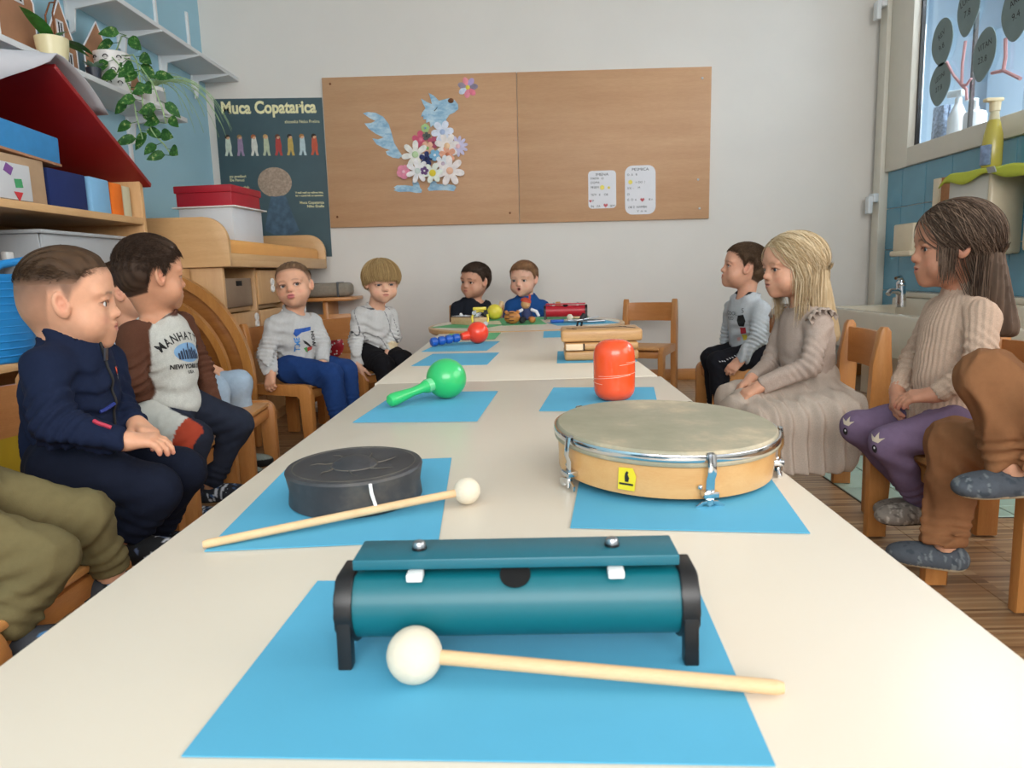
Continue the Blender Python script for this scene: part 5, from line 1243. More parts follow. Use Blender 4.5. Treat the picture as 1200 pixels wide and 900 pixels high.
def join(*parts):
    V = []; F = []; Cc = []; n = 0
    for v, f, c in parts: V.append(v); F.append(f+n); Cc.append(c); n += len(v)
    return np.concatenate(V), np.concatenate(F), np.concatenate(Cc)

M['skin'] = vcol('child_skin', .5, .10, 500, sss=.12, noisevar=.035, spec=.35)
M['hair'] = vcol('hair_strands', .62, 0, noisevar=.05, spec=.22)
M['jersey'] = vcol('cotton_jersey', .9, .45, 700, sheen=.25, noisevar=.05, spec=.2, nscale=120)
M['heather'] = vcol('heather_jersey', .9, .45, 700, sheen=.25, noisevar=.12, spec=.2, nscale=420)
M['denimy'] = vcol('woven_trousers', .92, .5, 600, sheen=.2, noisevar=.06, spec=.2, nscale=60)
M['eye'] = vcol('eye', .08, 0, noisevar=0, spec=.5)
M['slip'] = vcol('slipper_fabric', .85, .5, 500, noisevar=.1)
# ================================================================== CHILDREN
def person(key, J, head, top, bot, label, loc, H=.19, feet=None, shoes=None, hands=(), near=True, group=None):
    J = {k: np.array(v, float) for k, v in J.items()}
    u0 = J['neck']-(J['hiR']+J['hiL'])/2; u0 /= np.linalg.norm(u0)
    for s in 'RL': J['hi'+s][2] = max(J['hi'+s][2], .328); J['kn'+s][2] = max(J['kn'+s][2], .303)
    for s in 'RL': J['sh'+s] = J['sh'+s]+(J['neck']-J['sh'+s])*.10-u0*.010
    root = thing('person', label, 'child', loc, 0)
    pm = (J['hiR']+J['hiL'])/2; nk = J['neck']
    up = nk-pm; TL = np.linalg.norm(up); up /= TL
    lat = J['shR']-J['shL']; lat -= up*(lat@up); SW = np.linalg.norm(lat); lat /= SW; fw = np.cross(up, lat)
    Rt = np.stack([lat, fw, up])          # rows
    hs = H/.19; yaw, pitch, roll = head['rot']; Rh = rotm(yaw, pitch, roll)@np.diag([1, head.get('sy', 1.0), 1]); HC = J['head']; Ri = np.linalg.inv(Rh).T
    toL = lambda P: (P-HC)@Ri/hs
    hb = .006 if near else .009; hf = .0026 if near else .0042
    allp = np.array(list(J.values())); lo = allp.min(0)-.13; hi = allp.max(0)+.13; lo[2] = max(lo[2], -.0)
    # ---------------- body, one continuous surface
    mk = head.get('mouth', 'closed'); ld = head.get('lids', 1.0); cb = head.get('chub', 1.0)
    bo = [o_ell(pm+up*TL*.66, A_(SW*.40, .055, .085), Rt, .03), o_ell(pm+up*TL*.3, A_(.060, .052, .085), Rt, .03), o_ell(pm+up*.01, A_(.066, .056, .055), Rt, .03)]
    for s in 'RL':
        bo += [o_cap(nk-up*.02, J['sh'+s], .026, .026, .02), o_cap(J['sh'+s], J['el'+s], .026, .021, .01), o_cap(J['el'+s], J['wr'+s], .021, .0155, .01),
               o_cap(J['hi'+s], J['kn'+s], .037, .029, .02), o_cap(J['kn'+s], J['an'+s], .030, .020, .01)]
        ft = np.array(feet[s]) if feet and s in feet else J['an'+s]+fw_dir(J, s)*.10-A_(0, 0, .03)
        fd = ft-J['an'+s]; fd[2] = 0; fd /= np.linalg.norm(fd); bo.append(o_cap(J['an'+s]-A_(0, 0, .004), J['an'+s]-A_(0, 0, .030)-fd*.006, .019, .018, .01)); bo.append(o_cap(J['an'+s]-A_(0, 0, .034), J['an'+s]-A_(0, 0, .037)+fd*.055, .016, .013, .01))
    bo.append(o_cap(nk-up*.02, HC+Rh@A_(0, -.030, -.042)*hs, .0365*hs, .038*hs, .016))
    fine = [(HC-.115*hs, HC+.115*hs)]; tips = []
    for hd_ in hands:
        op_, tp = hand_ops(*hd_['a'], **hd_.get('k', {})); bo += op_; tips += tp
        c = hd_['a'][0]+np.array(hd_['a'][1])/np.linalg.norm(hd_['a'][1])*.05; fine.append((c-.055, c+.055))
    bo.append(o_fn(lambda P: head_sdf(toL(P), mk, ld, cb)*hs*head.get('sy', 1.0), HC, .13*hs, .012*hs))
    V, F = sdf_mesh(bo, lo, hi, .008 if near else .010, fine, hf)
    L = toL(V); ax = np.abs(L[:, 0]); sk = hc(head.get('skin', '#dba384')); col = np.tile(sk, (len(V), 1))
    def mix(m, c, a=1.0):
        nonlocal col
        w = (np.clip(m, 0, 1)*a)[:, None]; col = col*(1-w)+hc(c)*w
    inh = (np.linalg.norm(L, axis=1) < .14)
    blob = lambda c, r, soft: 1-sm(np.sqrt((((np.stack([ax, L[:, 1], L[:, 2]], 1)-c)/r)**2).sum(1)), 1-soft, 1)
    mix(inh*blob(A_(.036, .058, -.038), A_(.022, .03, .016), .9), head.get('blush', '#d9866c'), .42)
    mix(inh*blob(A_(0, .086, NZ), A_(.013, .014, .009), .9), '#d98a70', .35)
    mix(inh*blob(A_(.072, .001, -.007), A_(.010, .017, .028), .6), '#cf8069', .42)
    if mk == 'closed': mix(inh*blob(A_(0, .082, MZ-.0003), A_(.0175, .016, .0088), .35), '#b9605a', .62); mix(inh*blob(A_(0, .082, MZ), A_(.0175, .016, .0015), .4), '#6d302c', .7)
    elif mk == 'open': mix(inh*blob(A_(0, .079, MZ-.001), A_(.0150, .016, .0130), .3), '#b85f58', .7); mix(inh*blob(A_(0, .075, MZ-.001), A_(.0088, .016, .0066), .3), '#3a1513', .95)
    else: mix(inh*blob(A_(0, .084, MZ-.0025), A_(.0190, .02, .0130), .3), '#c0606a', .8); mix(inh*blob(A_(0, .084, MZ+.0005), A_(.017, .02, .002), .5), '#5a2422', .8)
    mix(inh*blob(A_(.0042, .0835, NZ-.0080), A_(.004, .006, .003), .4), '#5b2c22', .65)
    bc = head.get('brow', '#6b4a36')
    zb = EZ+.0205-((ax-.028)/.016)**2*.003
    mix(inh*(L[:, 1] > .045)*(1-sm(np.abs(L[:, 2]-zb), .0012, .0036))*(1-sm(np.abs(ax-.027), .010, .016)), bc, head.get('browa', .7))
    ee = np.sqrt(((ax-.0295)/.0135)**2+((L[:, 2]-EZ+.0005)/(.0070*ld))**2)
    mix(inh*(L[:, 1] > .050)*(1-sm(np.abs(ee-1.0), .08, .24))*np.where(L[:, 2] > EZ, 1, .30), '#2c1c16', .85)
    mix(inh*(L[:, 1] > .050)*blob(A_(.028, .075, EZ-.001), A_(.02, .03, .013), .8), '#b87a66', .28)
    # hair colour under the strands
    g = region(L, head.get('region', 'boy')); on = inh*(cran(L) > -.012)*(cran(L) < .006)
    hcA = head['hair'][0]
    if head['style'] == 'fade':
        mix(on*sm(g, -.012, .012)*(.30+.70*sm(L[:, 2], -.040, .050))*(1+.10*wav(L, 260, 4)), hcA, .80)
    else: mix(on*sm(g, -.003, .003), hcA, .95)
    for tp in tips: mix(1-sm(np.linalg.norm(V-tp, axis=1), .004, .013), '#d98a78', .5)
    np_mesh('body', V, F, M['skin'], root, col)
    for sx in (-1, 1):
        ev, ef, ec = eyeball(None, None, head.get('iris', '#4a3326'), head.get('gaze', (0, 0)), .0121)
        ev = (ev+A_(EYE[0]*sx, EYE[1], EYE[2]))*hs@Rh.T+HC; np_mesh('eye', ev, ef, M['eye'], root, ec)
    # ---------------- top garment
    to = [o_ell(pm+up*TL*.66, A_(SW*.5+.004, .072, .100), Rt, .03), o_ell(pm+up*TL*.34, A_(SW*.36+.012, .076, .100), Rt, .04), o_ell(pm+up*.015, A_(SW*.36+.012, .080, .060), Rt, .03)]
    tk = top.get('thick', 0)
    for s in 'RL':
        to += [o_cap(nk-up*.028, J['sh'+s]-up*.004, .030, .032+tk, .022)]
    arm = []
    for s in 'RL':
        wr = J['wr'+s]; fa = wr-J['el'+s]; fa /= np.linalg.norm(fa); el = J['el'+s]
        slv = [o_cap(J['sh'+s], el, .036+tk, .031+tk, .016), o_cap(el, wr, .031+tk, .0235+tk*.8, .012)]
        arm += slv; to += slv
        to.append(Op('f', 0, (lambda P, d, wr=wr, fa=fa: np.where(np.linalg.norm(P-wr, axis=-1) < .05, smax(d, (P-wr)@fa, .002), d)), None, 0))
        # cuff groove
        gz = wr-fa*.024
        to.append(Op('f', 0, (lambda P, d, wr=gz, fa=fa: d+.0016*np.exp(-(((P-wr)@fa)/.0022)**2)*(np.linalg.norm(P-wr, axis=-1) < .045)), None, 0))
        # folds gathering at the elbow and on the forearm
        ua = el-J['sh'+s]; ua /= np.linalg.norm(ua)+1e-9
        to.append(Op('f', 0, (lambda P, d, el=el, fa=fa, ua=ua: d+.0048*np.exp(-(((P-el)**2).sum(-1))/.060**2)*np.sin(((P-el)@(fa+ua*.5))*260+4*wav(P, 22, 4))), None, 0))
    nd = HC+Rh@A_(0, -.030, -.042)*hs-nk; nd /= np.linalg.norm(nd)
    cut = nk+nd*top.get('neckcut', .004)
    ck = top.get('collar')
    if ck == 'stand':
        to.append(o_cap(nk-nd*.01, nk+nd*.032, .046, .041, .010)); cut = nk+nd*.034
    if ck == 'turtle':
        to.append(o_cap(nk-nd*.01, nk+nd*.026, .042, .038, .012)); cut = nk+nd*.030
    if ck == 'hood':
        hb_ = nk-fw*.045-up*.005
        for a_ in range(7):
            t_ = a_/6*PI; to.append(o_sph(nk+lat*.050*math.cos(t_)-fw*(.056*math.sin(t_)-.020)-up*(.010-.024*math.sin(t_)), .021+.010*math.sin(t_), .012))
        cut = nk+nd*.022
    ring_ax = nd*.95+fw*.28; ring_ax /= np.linalg.norm(ring_ax); ring_c = nk+nd*.002+fw*.004; ring_r = .0415*hs
    def ring(P):
        q = P-ring_c; h_ = q@ring_ax; rr = np.linalg.norm(q-h_[..., None]*ring_ax, axis=-1)-ring_r; return np.sqrt(rr**2*1.0+(h_*.62)**2)-.0052
    if ck is None: to.append(o_fn(ring, ring_c, .055, .004)); cut = ring_c+ring_ax*.0085; 
    to.append(o_cap(nk-nd*.015, nk+nd*.09, .0375*hs, .0395*hs, .003, 's'))
    to.append(Op('f', 0, lambda P, d: np.where(np.linalg.norm(P-nk, axis=-1) < .075, smax(d, (P-cut)@(ring_ax if ck is None else nd), .003), d), None, 0))
    wa = top.get('wrinkle', .0026)
    def wr_(P, d):
        h_ = (P-pm)@up/TL
        low = np.exp(-((h_-.10)/.24)**2)
        f1 = np.sin((P@(up*120+fw*60+lat*34))+7*wav(P, 11, 4, 5)); f2 = wav(P*A_(1, 1, .6), 42, 5, 2)
        rid = (1-np.abs(f2)*2.2)
        return d-wa*.9*rid+wa*(.9+1.6*low)*f1*np.clip(wav(P, 9, 3, 7)+.55, 0, 1)+wa*.5
    to.append(Op('f', 0, wr_, None, 0))
    if top.get('rib'):
        def ribf(P, d):
            q = P-pm; best = np.full(d.shape, 1.); u = np.arctan2(q@lat, q@fw)*.088
            for s in 'RL':
                for a_, b_ in ((J['sh'+s], J['el'+s]), (J['el'+s], J['wr'+s])):
                    ba = b_-a_; t_ = np.clip(((P-a_)@ba)/(ba@ba), -.1, 1.1); off = P-a_-t_[..., None]*ba; r_ = np.linalg.norm(off, axis=-1)
                    bn = ba/np.linalg.norm(ba); e1 = np.cross(bn, fw); e1 /= np.linalg.norm(e1); e2 = np.cross(bn, e1); uu = np.arctan2(off@e1, off@e2)*.033
                    m = (r_-.040 < .004) & (r_ < best); best = np.where(m, r_, best); u = np.where(m, uu, u)
            return d+.0013*np.cos(u*2*PI/top['rib'])
        to.append(Op('f', 0, ribf, None, 0))
    hem = top.get('hem', -.030)
    to.append(Op('f', 0, lambda P, d: np.where(np.linalg.norm(P-pm, axis=-1) < .16, np.where(((P-pm)@up) < .05, smax(d, -((P-pm)@up)+hem+.004*wav(P, 30, 3), .004)+np.where(d < -.4, 0, 0), d), d) if top.get('cutall') else hemcut(P, d, pm, up, hem, J, arm), None, 0))
    V, F = sdf_mesh(to, lo, hi, top.get('h', .0042 if near else .0060))
    darm = np.min([a.f(V[None])[0] for a in arm], 0) if arm else None
    ctx = dict(V=V, nk=nk, pm=pm, up=up, lat=lat, fw=fw, TL=TL, SW=SW, J=J, nd=nd, darm=darm, toL=toL, ring=ring)
    to_ = np_mesh(top['name'], V, F, top.get('mat', M['jersey']), root, top['col'](ctx)); Vtop, Ftop = V, F
    # ---------------- trousers
    tr = bot.get('thick', 0)
    tb = [o_ell(pm+up*.0, A_(SW*.36+.006, .074, .060), Rt, .03)]
    for s in 'RL':
        kn = J['kn'+s]; an = J['an'+s]; tg = kn-J['hi'+s]; tg /= np.linalg.norm(tg); sg = an-kn; sg /= np.linalg.norm(sg)
        tb += [o_cap(J['hi'+s]+tg*.01, kn, .056+tr, .043+tr, .025), o_cap(kn, an, .041+tr, .033+tr, .02)]
        tb.append(Op('f', 0, (lambda P, d, an=an, sg=sg: np.where(np.linalg.norm(P-an, axis=-1) < .07, smax(d, (P-an)@sg-.004, .003), d)), None, 0))
        tb.append(Op('f', 0, (lambda P, d, kn=kn, sg=sg, tg=tg: d+.0055*np.exp(-(((P-kn-(-tg+sg)*.03)**2).sum(-1))/.055**2)*np.sin(((P-kn)@(sg+tg))*150+3*wav(P, 18, 4, 3))), None, 0))
        tb.append(Op('f', 0, (lambda P, d, an=an, sg=sg: d+.0030*np.exp(-(((P-an)@sg+.03)/.03)**2)*(np.linalg.norm(P-an, axis=-1) < .08)*np.sin(((P-an)@sg)*330+2*wav(P, 30, 3))), None, 0))
    wb_ = bot.get('wrinkle', .0028)
    tb.append(Op('f', 0, lambda P, d: d+wb_*.6*wav(P, 30, 5, 4)-wb_*(1-2.2*np.abs(wav(P, 26, 5, 6)))+wb_*.5+wb_*1.4*np.sin(P@(fw*90+lat*60)+6*wav(P, 10, 4, 1))*np.exp(-((((P-pm)**2).sum(-1))/.13**2)), None, 0))
    V, F = sdf_mesh(tb, lo, hi, .0048 if near else .0066)
    ctx2 = dict(ctx); ctx2['V'] = V
    tro = np_mesh(bot.get('name', 'trousers'), V, F, M['denimy'], root, bot['col'](ctx2)); Vbot, Fbot = V, F
    # ---------------- slippers
    if shoes:
        for s in 'RL':
            an = J['an'+s]; ft = np.array(feet[s]) if feet and s in feet else an+fw_dir(J, s)*.10-A_(0, 0, .03)
            dr = ft-an; dr[2] = dr[2]*.0+ (feet.get('tilt', 0) if feet else 0); dr /= np.linalg.norm(dr)
            sd = np.cross(dr, A_(0, 0, 1)); sd /= np.linalg.norm(sd); u2 = np.cross(sd, dr)
            c0 = an-A_(0, 0, 1)*.034-dr*.012; Rs = np.stack([sd, dr, u2]); c1 = c0+dr*.052
            so = [o_ell(c0, A_(.029, .033, .030), Rs, .012), o_ell(c1+dr*.016, A_(.034, .050, .024), Rs, .02), o_ell(c0+dr*.03, A_(.031, .058, .027), Rs, .012)]
            so.append(o_cap(an+u2*.01, an-A_(0, 0, .03), .021, .021, .003, 's'))
            bot_z = c0-u2*.021
            so.append(Op('f', 0, lambda P, d, b=bot_z, u=u2: smax(d, -((P-b)@u), .004), None, 0))
            V, F = sdf_mesh(so, c1-.11, c1+.11, .004)
            hgt = (V-bot_z)@u2; np_mesh('slipper', V, F, M['slip'], root, shoes(V, hgt))
    # ---------------- hair
    rng = np.random.RandomState(abs(hash(key)) % 1 + len(key)*7+int(abs(HC[0])*100))
    hA, hB = head['hair']; st = head['style']; rg = head.get('region', 'boy'); parts = []
    n_ = int(head.get('n', 5200)*(1.3 if near else .5)); th_ = .00062 if near else .0012
    if st in ('short', 'fade', 'crop'):
        t_ = {'short': .0105, 'fade': .0050, 'crop': .0060}[st]*head.get('vol', 1)
        def capf(P, t_=t_):
            q = toL(P); g = region(q, rg); tt = t_*np.clip(.25+(q[..., 2]+.045)/.07, .15, 1.0) if st != 'fade' else t_*np.clip((q[..., 2]-.030)/.050, -.3, 1.0)
            tt = tt*np.clip(-.1+g/.022, -.1, 1)
            d = cran(q)-tt-.0013*np.sin(q[..., 0]*420+4*wav(q, 60, 4))*np.clip(tt/.004, 0, 1); return smax(d, -(g-.001), .003)*hs
        V, F = sdf_mesh([o_fn(capf, HC, .12*hs, 0)], HC-.125*hs, HC+.125*hs, .0034 if near else .005)
        c_ = hc(hA)+(hc(hB)-hc(hA))*(.35+.35*wav(toL(V), 160, 4))[:, None]; zz = sm(toL(V)[:, 2], .022, .046)[:, None] if st == 'fade' else 1.0; c_ = c_*(.0+zz)+(sk*.35+hc(hA)*.65)*(1-zz) if st == 'fade' else c_; parts.append((V, F, np.clip(c_, 0, 1)))
        if st == 'short':
            cmb = lambda p: np.stack([p[:, 0]*4, np.where(p[:, 2] > .03, 1.0, -.25), np.where(p[:, 2] > .03, .1, -1.0)], 1)
            parts.append(strands(n_, Rh, HC, hs, rg, lambda p: np.where(p[:, 2] > .02, .021, .011)*head.get('vol', 1), rng, th_, .006, 4, (hA, hB), cmb, .75, .55))
        elif st == 'crop':
            cmb = lambda p: np.stack([p[:, 0]*3+.25, np.where(p[:, 2] > .03, 1.0, -.25), np.where(p[:, 2] > .03, .0, -1.0)], 1)
            parts.append(strands(n_, Rh, HC, hs, rg, lambda p: np.where(p[:, 2] > .045, .020, .007), rng, th_, .004, 4, (hA, hB), cmb, .45, .3))
        else:
            cmb = lambda p: np.stack([p[:, 0]*2+.2, np.where(p[:, 2] > .035, 1.0, -.3), np.where(p[:, 2] > .035, -.02, -1.0)], 1)
            parts.append(strands(n_, Rh, HC, hs, rg, lambda p: np.interp(p[:, 2], [-.06, 0, .03, .050, .08], [.0010, .0015, .004, .012, .016]), rng, th_*.8, .0008, 3, (hA, hB), cmb, .30, .25, dens=lambda p: np.interp(p[:, 2], [.034, .042, .050, .062], [.0, .25, .7, 1])))
    else:
        parts += head['hairfn'](dict(HC=HC, Rh=Rh, hs=hs, toL=toL, rng=rng, hA=hA, hB=hB, nk=nk, fw=fw, lat=lat, up=up, near=near))
    V, F, Cc = join(*parts); np_mesh('hair', V, F, M['hair'], root, Cc)
    bv = BVHTree.FromPolygons([Vector(v) for v in Vtop], [tuple(f) for f in Ftop.tolist()])
    bb_ = BVHTree.FromPolygons([Vector(v) for v in Vbot], [tuple(f) for f in Fbot.tolist()])
    return root, to_, tro, bv, bb_, ctx
def fw_dir(J, s):
    d = J['kn'+s]-J['hi'+s]; d[2] = 0; return d/np.linalg.norm(d)
def hemcut(P, d, pm, up, hem, J, arm):
    da = np.full(d.shape, 1.0)
    for a in arm:
        if isinstance(a, Op) and a.m == 'u': da = np.minimum(da, a.f(P))
    c = smax(d, -((P-pm)@up)+hem+.003*wav(P, 30, 3), .004)
    return np.where(da < .006, d, c)
def solid(c, var=.0):
    return lambda x: np.clip(np.tile(hc(c), (len(x['V']), 1))*(1+var*wav(x['V'], 50, 5))[:, None], 0, 1)
def neckband(x, col, c, w=.044):
    m = (1-sm(x['ring'](x['V']), .0005, .0035))[:, None]; return col*(1-m)+hc(c)*m
def heather(base, speck=.10):
    def f(x): return np.clip(np.tile(hc(base), (len(x['V']), 1))*(1+speck*wav(x['V'], 260, 6))[:, None], 0, 1)
    return f
def shoe_pat(base, spots, sole='#2a2a2c', f=240, th=.35):
    def g(V, h):
        c = np.tile(hc(base), (len(V), 1)); w = wav(V, f, 5); w2 = wav(V, f*.8, 5, 4)
        c[w > th] = hc(spots[0]); c[w2 > th+.05] = hc(spots[1 % len(spots)]); c[h < .007] = hc(sole); return c
    return g

POSE = {
    'navy': dict(head=(-0.849, 1.330, 0.674), neck=(-0.850, 1.320, 0.595), shR=(-0.845, 1.230, 0.565), shL=(-0.854, 1.430, 0.557), elR=(-0.816, 1.190, 0.466), elL=(-0.836, 1.420, 0.453), wrR=(-0.713, 1.220, 0.428), wrL=(-0.773, 1.370, 0.428), hiR=(-0.881, 1.270, 0.375), hiL=(-0.892, 1.400, 0.366), knR=(-0.693, 1.260, 0.324), knL=(-0.705, 1.390, 0.323), anR=(-0.744, 1.250, 0.247), anL=(-0.775, 1.400, 0.201)),
    'khaki': dict(head=(-0.953, 0.930, 0.661), neck=(-0.968, 0.930, 0.582), shR=(-0.900, 0.820, 0.566), shL=(-1.022, 1.030, 0.555), elR=(-0.853, 0.800, 0.487), elL=(-1.006, 1.050, 0.459), wrR=(-0.824, 0.860, 0.436), wrL=(-0.901, 1.000, 0.430), hiR=(-0.821, 0.890, 0.414), hiL=(-0.870, 1.020, 0.404), knR=(-0.674, 0.930, 0.329), knL=(-0.695, 1.060, 0.344), anR=(-0.717, 0.900, 0.245), anL=(-0.684, 1.090, 0.244)),
    'brown': dict(head=(-0.975, 1.880, 0.723), neck=(-0.978, 1.900, 0.622), shR=(-1.011, 1.800, 0.575), shL=(-0.962, 2.000, 0.590), elR=(-0.991, 1.760, 0.464), elL=(-0.933, 2.020, 0.460), wrR=(-1.010, 1.860, 0.374), wrL=(-0.891, 1.980, 0.355), hiR=(-0.991, 1.820, 0.358), hiL=(-0.936, 1.930, 0.358), knR=(-0.870, 1.800, 0.275), knL=(-0.818, 1.950, 0.278), anR=(-0.903, 1.800, 0.126), anL=(-0.899, 1.930, 0.145)),
    'lightblue': dict(head=(-1.315, 2.360, 0.676), neck=(-1.309, 2.360, 0.555), shR=(-1.320, 2.270, 0.516), shL=(-1.292, 2.460, 0.532), elR=(-1.296, 2.280, 0.409), elL=(-1.183, 2.460, 0.425), wrR=(-1.169, 2.300, 0.379), wrL=(-1.106, 2.440, 0.410), hiR=(-1.191, 2.280, 0.344), hiL=(-1.188, 2.420, 0.341), knR=(-1.040, 2.320, 0.344), knL=(-1.008, 2.440, 0.347), anR=(-1.006, 2.320, 0.090), anL=(-1.020, 2.460, 0.099)),
    'print': dict(head=(-0.962, 3.000, 0.673), neck=(-0.984, 3.020, 0.566), shR=(-1.047, 2.950, 0.519), shL=(-0.917, 3.090, 0.520), elR=(-1.078, 2.930, 0.398), elL=(-0.878, 3.060, 0.426), wrR=(-1.049, 2.890, 0.324), wrL=(-0.867, 3.000, 0.351), hiR=(-1.006, 2.970, 0.308), hiL=(-0.962, 3.090, 0.313), knR=(-0.811, 2.910, 0.286), knL=(-0.782, 3.040, 0.300), anR=(-0.781, 2.890, 0.128), anL=(-0.761, 3.020, 0.146)),
    'bowl': dict(head=(-0.660, 3.320, 0.678), neck=(-0.703, 3.360, 0.560), shR=(-0.776, 3.320, 0.532), shL=(-0.644, 3.420, 0.523), elR=(-0.791, 3.300, 0.408), elL=(-0.630, 3.400, 0.414), wrR=(-0.775, 3.250, 0.302), wrL=(-0.653, 3.350, 0.350), hiR=(-0.761, 3.340, 0.342), hiL=(-0.708, 3.440, 0.338), knR=(-0.647, 3.200, 0.305), knL=(-0.582, 3.320, 0.311), anR=(-0.626, 3.150, 0.168), anL=(-0.566, 3.250, 0.169)),
    'dark': dict(head=(-0.273, 3.980, 0.662), neck=(-0.297, 4.000, 0.573), shR=(-0.388, 3.980, 0.520), shL=(-0.218, 4.000, 0.524), elR=(-0.395, 3.950, 0.405), elL=(-0.201, 3.950, 0.423), wrR=(-0.316, 3.840, 0.379), wrL=(-0.224, 3.840, 0.385), hiR=(-0.340, 4.000, 0.337), hiL=(-0.259, 4.000, 0.340), knR=(-0.349, 3.780, 0.335), knL=(-0.232, 3.780, 0.332), anR=(-0.355, 3.750, 0.148), anL=(-0.237, 3.750, 0.145)),
    'blue': dict(head=(-0.006, 3.980, 0.663), neck=(0.006, 4.000, 0.574), shR=(-0.085, 3.980, 0.521), shL=(0.099, 4.000, 0.514), elR=(-0.107, 3.950, 0.410), elL=(0.119, 3.950, 0.413), wrR=(-0.050, 3.840, 0.380), wrL=(0.060, 3.840, 0.377), hiR=(-0.044, 4.000, 0.333), hiL=(0.042, 4.000, 0.331), knR=(-0.064, 3.780, 0.332), knL=(0.057, 3.780, 0.328), anR=(-0.070, 3.750, 0.140), anL=(0.052, 3.750, 0.136)),
    'hoodie': dict(head=(0.919, 3.060, 0.693), neck=(0.925, 3.060, 0.572), shL=(0.965, 2.960, 0.522), shR=(0.906, 3.180, 0.520), elL=(0.937, 2.920, 0.411), elR=(0.901, 3.220, 0.374), wrL=(0.876, 2.940, 0.316), wrR=(0.896, 3.210, 0.271), hiL=(0.965, 3.000, 0.296), hiR=(0.951, 3.140, 0.297), knL=(0.802, 3.000, 0.246), knR=(0.810, 3.140, 0.256), anL=(0.816, 3.000, 0.063), anR=(0.840, 3.160, 0.068)),
    'blonde': dict(head=(0.804, 2.200, 0.696), neck=(0.843, 2.200, 0.574), shL=(0.851, 2.090, 0.530), shR=(0.827, 2.310, 0.532), elL=(0.810, 2.050, 0.412), elR=(0.786, 2.300, 0.389), wrL=(0.681, 2.080, 0.352), wrR=(0.693, 2.200, 0.356), hiL=(0.854, 2.120, 0.294), hiR=(0.873, 2.270, 0.288), knL=(0.645, 2.120, 0.269), knR=(0.663, 2.270, 0.272), anL=(0.682, 2.120, 0.062), anR=(0.710, 2.270, 0.060)),
    'ribbed': dict(head=(0.966, 1.660, 0.731), neck=(0.996, 1.660, 0.637), shL=(0.979, 1.550, 0.578), shR=(1.004, 1.770, 0.583), elL=(0.943, 1.500, 0.476), elR=(0.969, 1.800, 0.457), wrL=(0.881, 1.540, 0.413), wrR=(0.890, 1.720, 0.390), hiL=(0.950, 1.580, 0.331), hiR=(0.971, 1.720, 0.321), knL=(0.791, 1.560, 0.301), knR=(0.798, 1.720, 0.304), anL=(0.891, 1.600, 0.158), anR=(0.957, 1.730, 0.125)),
    'ochre': dict(head=(0.979, 1.200, 0.810), neck=(1.016, 1.200, 0.722), shL=(0.988, 1.090, 0.681), shR=(1.045, 1.320, 0.697), elL=(0.970, 1.040, 0.548), elR=(1.043, 1.340, 0.558), wrL=(0.916, 1.120, 0.527), wrR=(0.956, 1.300, 0.517), hiL=(0.969, 1.130, 0.344), hiR=(0.994, 1.270, 0.350), knL=(0.811, 1.260, 0.488), knR=(0.852, 1.420, 0.333), anL=(0.846, 1.240, 0.338), anR=(0.835, 1.400, 0.135)),
}
def hnd(w, d, n, side, **k): return dict(a=(np.array(w, float), np.array(d, float), n, side), k=k)

# --- boy in the navy zip jacket
J = POSE['navy']
wR, wL = np.array(J['wrR']), np.array(J['wrL'])
r = person('navy', J, dict(rot=(20, 0, 0), style='fade', region='fade', sy=.90, hair=('#33251b', '#5f4630'), skin='#d9a283', iris='#3f4a44', gaze=(.25, 0), browa=.55, chub=1.05, n=7000, lids=.85),
    dict(name='jacket', col=solid('#151f38', .06), collar='stand', thick=.003, wrinkle=.0036, mat=M['jersey']), dict(col=solid('#141a2b', .05), thick=.003),
    'boy with a faded crop in a navy zip jacket, hands folded in his lap', (-.89, 1.33, 0),
    hands=[hnd(wR-A_(.004, 0, 0), (.95, .32, -.12), (.1, .2, -1), 1, curl=.45), hnd(wL, (.75, -.55, -.30), (-.2, -.3, -1), -1, curl=.30)], shoes=shoe_pat('#17181c', ['#d5d9e2', '#5c6b8c']))
root, jk, tro, bv, bb, cx = r
ck_ = cx
def strip(name, pts, rad, mat, parent, bvh, nrm, lift=.002, flat=.0012):
    b = B(); P = []
    n = Vector(nrm).normalized()
    for p in pts:
        h = bvh.ray_cast(Vector(p)+n*.12, -n, .3)
        if h[0] is not None: P.append(h[0]+h[1]*lift if h[1].dot(n) > 0 else h[0]+n*lift)
    if len(P) > 1:
        b.tube(P, [(rad, flat)]*len(P) if False else rad, 6)
        return part(name, b, mat, parent)
def lerp_pts(a, b, n): return [np.array(a)*(1-i/(n-1))+np.array(b)*i/(n-1) for i in range(n)]
fwv, nk, up, lat, pm, TL = cx['fw'], cx['nk'], cx['up'], cx['lat'], cx['pm'], cx['TL']
zc0 = nk+up*.02+fwv*.05; zc1 = pm+up*.04+fwv*.08
strip('zip', lerp_pts(zc0, zc1, 26), .0026, 'ink', jk, bv, fwv-.1*lat)
part('zip_pull', B().box((0, 0, 0), (.008, .004, .024), rot=frame((bv.find_nearest(Vector(nk+fwv*.06-up*.012))[0])+Vector(fwv)*.006, lat, fwv) ), 'steel', jk)
nr = fwv*.6+lat*.8
strip('pocket_piping', lerp_pts(pm+up*.128+fwv*.07+lat*.075, pm+up*.118+fwv*.08+lat*.048, 6), .0036, plain('red_piping', '#b5324a', .7), jk, bv, nr)
strip('blue_piping', lerp_pts(pm+up*.116+fwv*.09+lat*.040, pm+up*.122+fwv*.09+lat*.004, 6), .0036, plain('blue_piping', '#22337e', .7), jk, bv, fwv)
lettering('M', .018, frame(nk-up*.055+fwv*.08-lat*.030, -lat, up), 'orange', jk, bold=.001, name='crest', bvh=bv, lift=.002)
lettering('T', .012, frame(nk-up*.066+fwv*.08-lat*.033, -lat, up), 'paperw', jk, bold=.0006, name='crest', bvh=bv, lift=.002)

